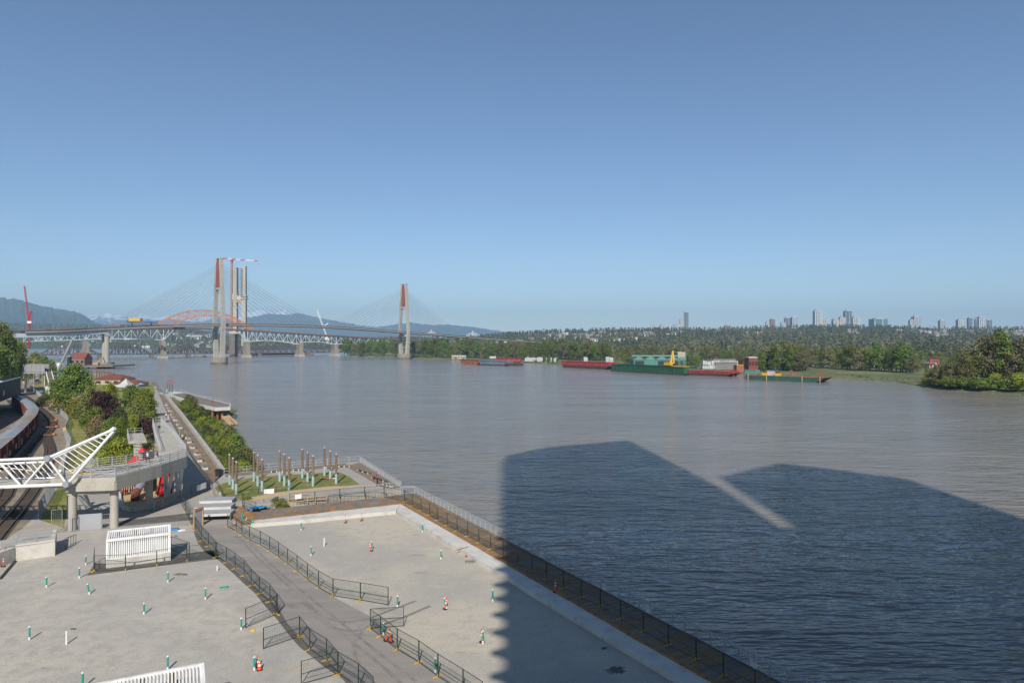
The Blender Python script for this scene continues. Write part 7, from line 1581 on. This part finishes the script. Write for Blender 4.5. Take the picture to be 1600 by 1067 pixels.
for k in range(46):
    t = rb.random() ** .5; a = rb.uniform(0, 6.28); q = P(413, 793) + Vector((t * 2.9 * math.cos(a), t * 2.2 * math.sin(a), 1.1 * (1 - t))); o = obj('rock', rb.choice(rmeshes), rub); o.location = q - Vector(ORI[rub.name]); s_ = rb.uniform(.2, .62); o.scale = (s_, s_ * .9, s_ * .7); o.rotation_euler = (rb.uniform(0, 3),) * 3
tp = thing('blue_tarp', 'crumpled blue tarpaulin lying in front of the rubble heap', 'tarp', tuple(P(400, 803))); mb = MB(); n1, n2 = 14, 7; A, B, C_, D_ = P(384, 804.5), P(417, 799.5), P(415, 795.5), P(392, 799.5)
vs = [(lerp(lerp(A, B, i / n1), lerp(D_, C_, i / n1), j / n2) + Vector((0, 0, 0.55 + 0.3 * rb.random()))) for j in range(n2 + 1) for i in range(n1 + 1)]; mb.add([v[:] for v in vs], [(j * (n1 + 1) + i, j * (n1 + 1) + i + 1, (j + 1) * (n1 + 1) + i + 1, (j + 1) * (n1 + 1) + i) for j in range(n2) for i in range(n1)]); mb.build('sheet', 'tarp_blue', tp)
for k, (px, py, d_) in enumerate(((386, 776, 2.0), (432, 779, 2.0), (440, 782, 1.8))): plant(SHRUB[1], px, 0, P(px, 795).y, 0, ['weedy shrub at the left of the rubble heap', 'grey weedy shrub right of the rubble heap', 'second grey weedy shrub right of the rubble heap'][k], None, 1.0, 'leaf_grey') if False else put(SHRUB[1], P(px, py + 14), k, ['weedy shrub at the left of the rubble heap', 'grey weedy shrub right of the rubble heap', 'second grey weedy shrub right of the rubble heap'][k], 'weedy shrubs by the rubble', 1.7)
lt = thing('timber_barrier', 'pale timber rail barrier in front of the pier wall', 'barrier', tuple(P(470, 790, .5)))
for z in (0.5, 0.95): MB().bar(P(450, 789.5, .5) + Vector((0, 0, z)), P(512, 783.5, .5) + Vector((0, 0, z)), 0.05, 0.14).build('rail', 'timber_pale', lt)
for x, y in ((451, 789.5), (481, 786.5), (493, 785.4), (511, 783.7)): q = P(x, y, .5); MB().bar(q, q + Vector((0, 0, 1.15)), 0.1).build('post', 'timber_pale', lt)
lw = thing('retaining_wall', 'low pale concrete wall of a ramp at the left edge of the lot', 'wall', tuple(P(86, 868))); a, b = P(24.5, 876.5), P(86, 868); dn_ = (b - a).normalized(); nv = Vector((-dn_.y, dn_.x, 0))
MB().bar(a + Vector((0, 0, .85)) + nv * .2, b + Vector((0, 0, .85)) + nv * .2, 0.4, 1.7).build('wall_face', 'pale_concrete', lw); MB().bar(b + nv * .41 + Vector((0, 0, .9)) - dn_ * .2, b + nv * 5.5 + Vector((0, 0, .9)) - dn_ * .2, 0.4, 1.8).build('wall_return', 'pale_concrete', lw)
MB().bar(a + Vector((0, -.05, 1.78)) + nv * .2, b + Vector((0, 0, 1.78)) + nv * .2, 0.52, 0.16).build('coping', 'pale_concrete', lw); c = P(-25, 912); MB().bar(a + Vector((-.25, 0, .8)), Vector((c.x, c.y, 0.8)) + Vector((-3, 0, 0)), 0.35, 1.6).build('wall_wing', 'pale_concrete', lw)
MB().prism([(p.x, p.y) for p in [a + nv * .42, b + nv * .42 - dn_ * .45, b + nv * 5.5 - dn_ * .45, a + nv * 5.5 - dn_ * 4]], 0.02, 1.3).build('ramp_slab', 'concrete', lw)
railing('grey railing on the camera side of the low concrete wall', [a + nv * .15 + Vector((0, 0, 1.5)), b + nv * .15 + Vector((0, 0, 1.5))], 1.1, 1.9, 'galvanised', (1.0, 0.6), 0.08, 0.35); railing('grey railing on the track side of the low concrete wall', [a + nv * 3.4 + Vector((0, 0, 1.3)), b + nv * 3.4 - dn_ * .5 + Vector((0, 0, 1.3))], 1.1, 1.9, 'galvanised', (1.0, 0.6), 0.08, 0.35); railing('grey railing farther left beside the low concrete wall', [a - dn_ * 5 + nv * 1 + Vector((0, 0, 1.2)), a + nv * 1 + Vector((0, 0, 1.2))], 1.1, 1.6, 'galvanised', (1.0, 0.6), 0.08, 0.3)
MB().bar(P(24, 877), P(0, 905), 0.25, 0.25).build('drain_edge', 'dark_metal', lw)
rk = thing('barrier_rack', 'dark metal barrier leaning at the end of the low concrete wall', 'barrier', tuple(P(108, 857))); a2, b2 = P(102, 857), P(118, 851)
for t_ in (0, .25, .5, .75, 1): q = lerp(a2, b2, t_); MB().bar(q, q + Vector((-.5, .9, 1.0)), 0.05).build('bar', 'dark_metal', rk)
for f in (0, 1): MB().bar(a2 + Vector((-.5, .9, 1.0)) * f + Vector((0, 0, .03)), b2 + Vector((-.5, .9, 1.0)) * f + Vector((0, 0, .03)), 0.06).build('frame_bar', 'dark_metal', rk)
for k, (px, py, m_, lab, sz) in enumerate(((272, 828, 'tarp_blue', 'blue sheet of board lying behind the far vent enclosure', (1.2, .8, .25)), (284, 829, 'pipe_white', 'pale teal board lying right of the blue one', (.9, .5, .2)), (350, 918, 'pipe_green', 'flattened green pipe wrap lying in the left lot', (.9, .35, .12)), (275, 838, 'pipe_green', 'small green pipe cap lying near the far vent enclosure', (.3, .3, .18)), (394.5, 985.5, 'foot_yellow', 'yellow fence weight lying beside the upper swung-out panel', (.4, .25, .15)), (461, 1043, 'timber_pale', 'thin timber stake lying in the left lot', (2.4, .05, .04)), (735, 878, 'rock', 'broken slab lying at the foot of the ledge', (1.3, .7, .2)), (722, 857, 'post_wood', 'dark branch lying on the pale ledge', (2.2, .1, .08)))):
    q = P(px, py, 0.5 if 'ledge' in lab and 'branch' in lab else 0.0); o = thing('loose_item', lab, 'debris', tuple(q)); bm = MB(); r2 = random.Random(k); x_, y_, z_ = (v / 2 for v in sz)
    bm.loft([(x_ * a * r2.uniform(.8, 1), y_ * b * r2.uniform(.8, 1), 0.014) for a, b in ((-1, -1), (1, -1), (1, 1), (-1, 1))][::-1], [(x_ * a * r2.uniform(.7, 1), y_ * b * r2.uniform(.6, 1), z_ * 2 * r2.uniform(.6, 1)) for a, b in ((-1, -1), (1, -1), (1, 1), (-1, 1))][::-1]); bm.build('piece', m_, o, local=True)
    o.rotation_euler = (0, 0, 0.25 + 0.5 * (k % 2))
pl = thing('drain_pipe', 'thin white pipe lying along the foot of the shaded ledge', 'pipe', tuple(P(775, 886))); MB().tube(P(768, 884) + Vector((0, 0, .06)), P(807, 906) + Vector((0, 0, .06)), 0.05, n=8).build('pipe', 'pipe_white', pl); MB().tube(P(806, 905.5) + Vector((0, 0, .06)), P(808, 906.8) + Vector((0, 0, .06)), 0.07, n=8).build('end_collar', 'galvanised', pl)
for k, (px, py) in enumerate(((296, 872), (245, 884))):
    pass

# ---------------------------------------------------------------- people
def body_mesh(pose, top, legs, hair=True):
    """one continuous skinned figure about 1.72 m tall, facing -Y; clothing by height and limb"""
    J = dict(pelvis=(0, 0, .95), belly=(0, .0, 1.12), chest=(0, .0, 1.34), neck=(0, -.01, 1.49), head0=(0, -.02, 1.57), head1=(0, -.015, 1.68))
    rad = dict(pelvis=.15, belly=.135, chest=.155, neck=.055, head0=.082, head1=.088)
    E = [('pelvis', 'belly'), ('belly', 'chest'), ('chest', 'neck'), ('neck', 'head0'), ('head0', 'head1')]
    sw = .22 if pose == 'walk' else 0.03
    for s_, nm in ((-1, 'l'), (1, 'r')):
        f = s_ * sw
        if pose == 'sit': J.update({nm + 'hip': (.09 * s_, -.03, .92), nm + 'knee': (.11 * s_, -.46, .94), nm + 'ank': (.11 * s_, -.48, .52), nm + 'toe': (.11 * s_, -.62, .48)})
        else: J.update({nm + 'hip': (.09 * s_, 0, .88), nm + 'knee': (.10 * s_, -f * .6 - .03, .49), nm + 'ank': (.10 * s_, -f * 1.0 + .02, .09), nm + 'toe': (.11 * s_, -f - .14, .04)})
        ar = -f
        J.update({nm + 'sho': (.17 * s_, 0, 1.40), nm + 'elb': (.235 * s_, .03 - ar * .3, 1.13), nm + 'wri': (.22 * s_, -.08 - ar, .90), nm + 'han': (.215 * s_, -.11 - ar, .81)})
        rad.update({nm + 'hip': .095, nm + 'knee': .062, nm + 'ank': .045, nm + 'toe': .04, nm + 'sho': .062, nm + 'elb': .045, nm + 'wri': .032, nm + 'han': .036})
        E += [('pelvis', nm + 'hip'), (nm + 'hip', nm + 'knee'), (nm + 'knee', nm + 'ank'), (nm + 'ank', nm + 'toe'), ('chest', nm + 'sho'), (nm + 'sho', nm + 'elb'), (nm + 'elb', nm + 'wri'), (nm + 'wri', nm + 'han')]
    names = list(J); me = bpy.data.meshes.new('figure'); me.from_pydata([J[k] for k in names], [(names.index(a), names.index(b)) for a, b in E], [])
    o = bpy.data.objects.new('figure', me); COL.objects.link(o); m1 = o.modifiers.new('skin', 'SKIN'); m2 = o.modifiers.new('sub', 'SUBSURF'); m2.levels = 1; m2.render_levels = 1
    for k, nm in enumerate(names): me.skin_vertices[0].data[k].radius = (rad[nm],) * 2
    me.skin_vertices[0].data[0].use_root = True
    dg = bpy.context.evaluated_depsgraph_get(); out = bpy.data.meshes.new_from_object(o.evaluated_get(dg)); bpy.data.objects.remove(o)
    for m_ in ('skin', top, legs, 'black_rubber'): out.materials.append(M[m_])
    out.name = 'body'
    for p in out.polygons:
        x, y, z = p.center; arm = abs(x) > .19 and z > .75 and pose != 'lie'
        if z > 1.47: i = 0
        elif arm: i = 0 if z < 1.18 else 1
        elif z > .97 or (pose == 'sit' and z > .97): i = 1
        elif z > .12 and not (pose == 'sit' and z < .56): i = 2
        else: i = 3
        p.material_index = i; p.use_smooth = True
    return out
def person(label, p, pose, top, legs, rz, hairmat='hair_dark', tilt=None, sit_z=None):
    o = thing('person', label, 'person', tuple(p)); b = obj('body', body_mesh(pose, top, legs), o); hb = bmesh.new(); bmesh.ops.create_uvsphere(hb, u_segments=12, v_segments=8, radius=.1)
    for v in hb.verts: v.co = Vector((v.co.x * .98, v.co.y * 1.08 + .02, v.co.z * .85 + 1.685)); 
    bmesh.ops.delete(hb, geom=[v for v in hb.verts if v.co.z < 1.60 or (v.co.y < -.06 and v.co.z < 1.68)], context='VERTS'); hm = bpy.data.meshes.new('hair'); hb.to_mesh(hm); hb.free(); hm.materials.append(M[hairmat]); obj('hair', hm, o)
    fb = MB()
    for x in (-.032, .032): fb.box((x, -.098, 1.64), (.018, .012, .012))
    fb.build('eyes', 'hair_dark', o, local=True); MB().loft([(-.014, -.09, 1.595), (.014, -.09, 1.595), (0, -.09, 1.635)], [(-.008, -.115, 1.60), (.008, -.115, 1.60), (0, -.098, 1.632)]).build('nose', 'skin', o, local=True)
    o.rotation_euler = (0, 0, rz)
    if tilt: o.rotation_euler = tilt
    return o
person('person in dark clothes walking down the ramp', Vector((-69.5, 134.5, ZO)), 'walk', 'cloth_black', 'cloth_grey', 0.5)
person('person in a white top and dark trousers on the elevated walkway', Vector((-54.0, 101.2, ZO)), 'walk', 'cloth_white', 'cloth_black', 1.2)
person('person in a pale coat beside the one in dark trousers on the elevated walkway', Vector((-53.2, 102.0, ZO)), 'walk', 'cloth_grey', 'cloth_white', 1.0)
person('person in white walking on the path left of the promenade seats, left of a pair', P(259.5, 653.5), 'walk', 'cloth_white', 'cloth_black', 0.4)
person('person in pink walking on the path left of the promenade seats, right of a pair', P(263, 655), 'walk', 'cloth_pink', 'cloth_white', 0.4)
person('person in a yellow shirt sitting on the grey frame seat', P(285, 686.3) + Vector((0, 0, -.3)), 'sit', 'cloth_yellow', 'cloth_denim', 0.3)
person('person in dark clothes on the wharf', P(331.5, 630), 'walk', 'cloth_red', 'cloth_black', 1.0)
person('person in white on the wharf, farther out', P(321, 624.5), 'stand', 'cloth_white', 'cloth_grey', 2.0)
person('person in a red top sitting on the pier bench', P(588, 748.6, ZP) + Vector((0, .2, -.44)), 'sit', 'cloth_red', 'cloth_black', -0.9)
person('person in dark clothes standing by the near railing of the pier', P(589.5, 759.3, ZP), 'stand', 'cloth_black', 'cloth_black', 0.6)
person('person in red lying on the lawn among the timber posts', P(502, 749, ZP) + Vector((0, 0, .16)), 'stand', 'cloth_red', 'cloth_black', 0, tilt=(math.radians(90), 0, math.radians(80)))
person('person in white lying on the lawn beside the one in red', P(512, 749, ZP) + Vector((0, 0, .16)), 'stand', 'cloth_white', 'cloth_pink', 0, tilt=(math.radians(90), 0, math.radians(100)))
person('person standing by the promenade far end', P(243.5, 609), 'walk', 'cloth_white', 'cloth_denim', 0.5)
person('person in dark clothes at the far corner of the promenade', P(239, 601), 'walk', 'cloth_black', 'cloth_black', 0.2)

# ---------------------------------------------------------------- marks on the ground
def mark(name, mat, pts, w, z):
    L, Rr = [], []; Q3 = [P(*p, z) for p in pts]
    for i, p in enumerate(Q3):
        d = Q3[min(i + 1, len(Q3) - 1)] - Q3[max(i - 1, 0)]; d.normalize(); n = Vector((d.y, -d.x, 0)); L.append(p + n * w); Rr.append(p - n * w)
    mb = MB(); k = len(Q3); mb.add([v[:] for v in L + Rr], [(i, i + 1, k + i + 1, k + i) for i in range(k - 1)]); tag(mb.build(name, mat), kind='structure')
ZM = 0.016
for pts in (((372, 838), (400, 868), (436, 902), (470, 932), (505, 965), (548, 1000), (600, 1042), (640, 1080)), ((392, 850), (424, 882), (458, 912), (498, 944), (540, 978), (590, 1018), (650, 1064)), ((470, 940), (500, 962), (536, 972), (576, 966), (612, 952), (650, 938)), ((486, 958), (514, 978), (548, 986), (590, 978), (630, 964), (672, 946)), ((566, 985), (552, 1004), (556, 1030), (580, 1058))):
    mark('tyre_mark', 'tyre_mark', pts, 0.16, ZM); ZM += 0.004
def blot(cx, cy, rx, ry, seed, z=0.02):
    r_ = random.Random(seed); tag(MB().sheet([P(cx + rx * math.cos(a) * r_.uniform(.45, 1.0), cy + ry * math.sin(a) * r_.uniform(.45, 1.0), z) for a in [k * 6.283 / 22 for k in range(22)]]).build('damp_patch', 'damp_patch'), kind='structure')
blot(962, 1046, 20, 9, 1); blot(944, 1012, 7, 3, 2); blot(115, 982, 7, 2.0, 4); blot(282, 897, 14, 2, 5)

# ---------------------------------------------------------------- pieces too fine to pick apart count as one
for o_ in COL.objects:
    if o_.parent is not None and o_.name.split('.')[0] in ('window_row', 'floor_slabs', 'wall_piers', 'casting_joints', 'truss', 'scaffold', 'arch_lattice', 'mast', 'boom', 'back_mast', 'jib_section', 'eyes', 'edge_beams', 'joists'):
        o_['kind'] = 'stuff'
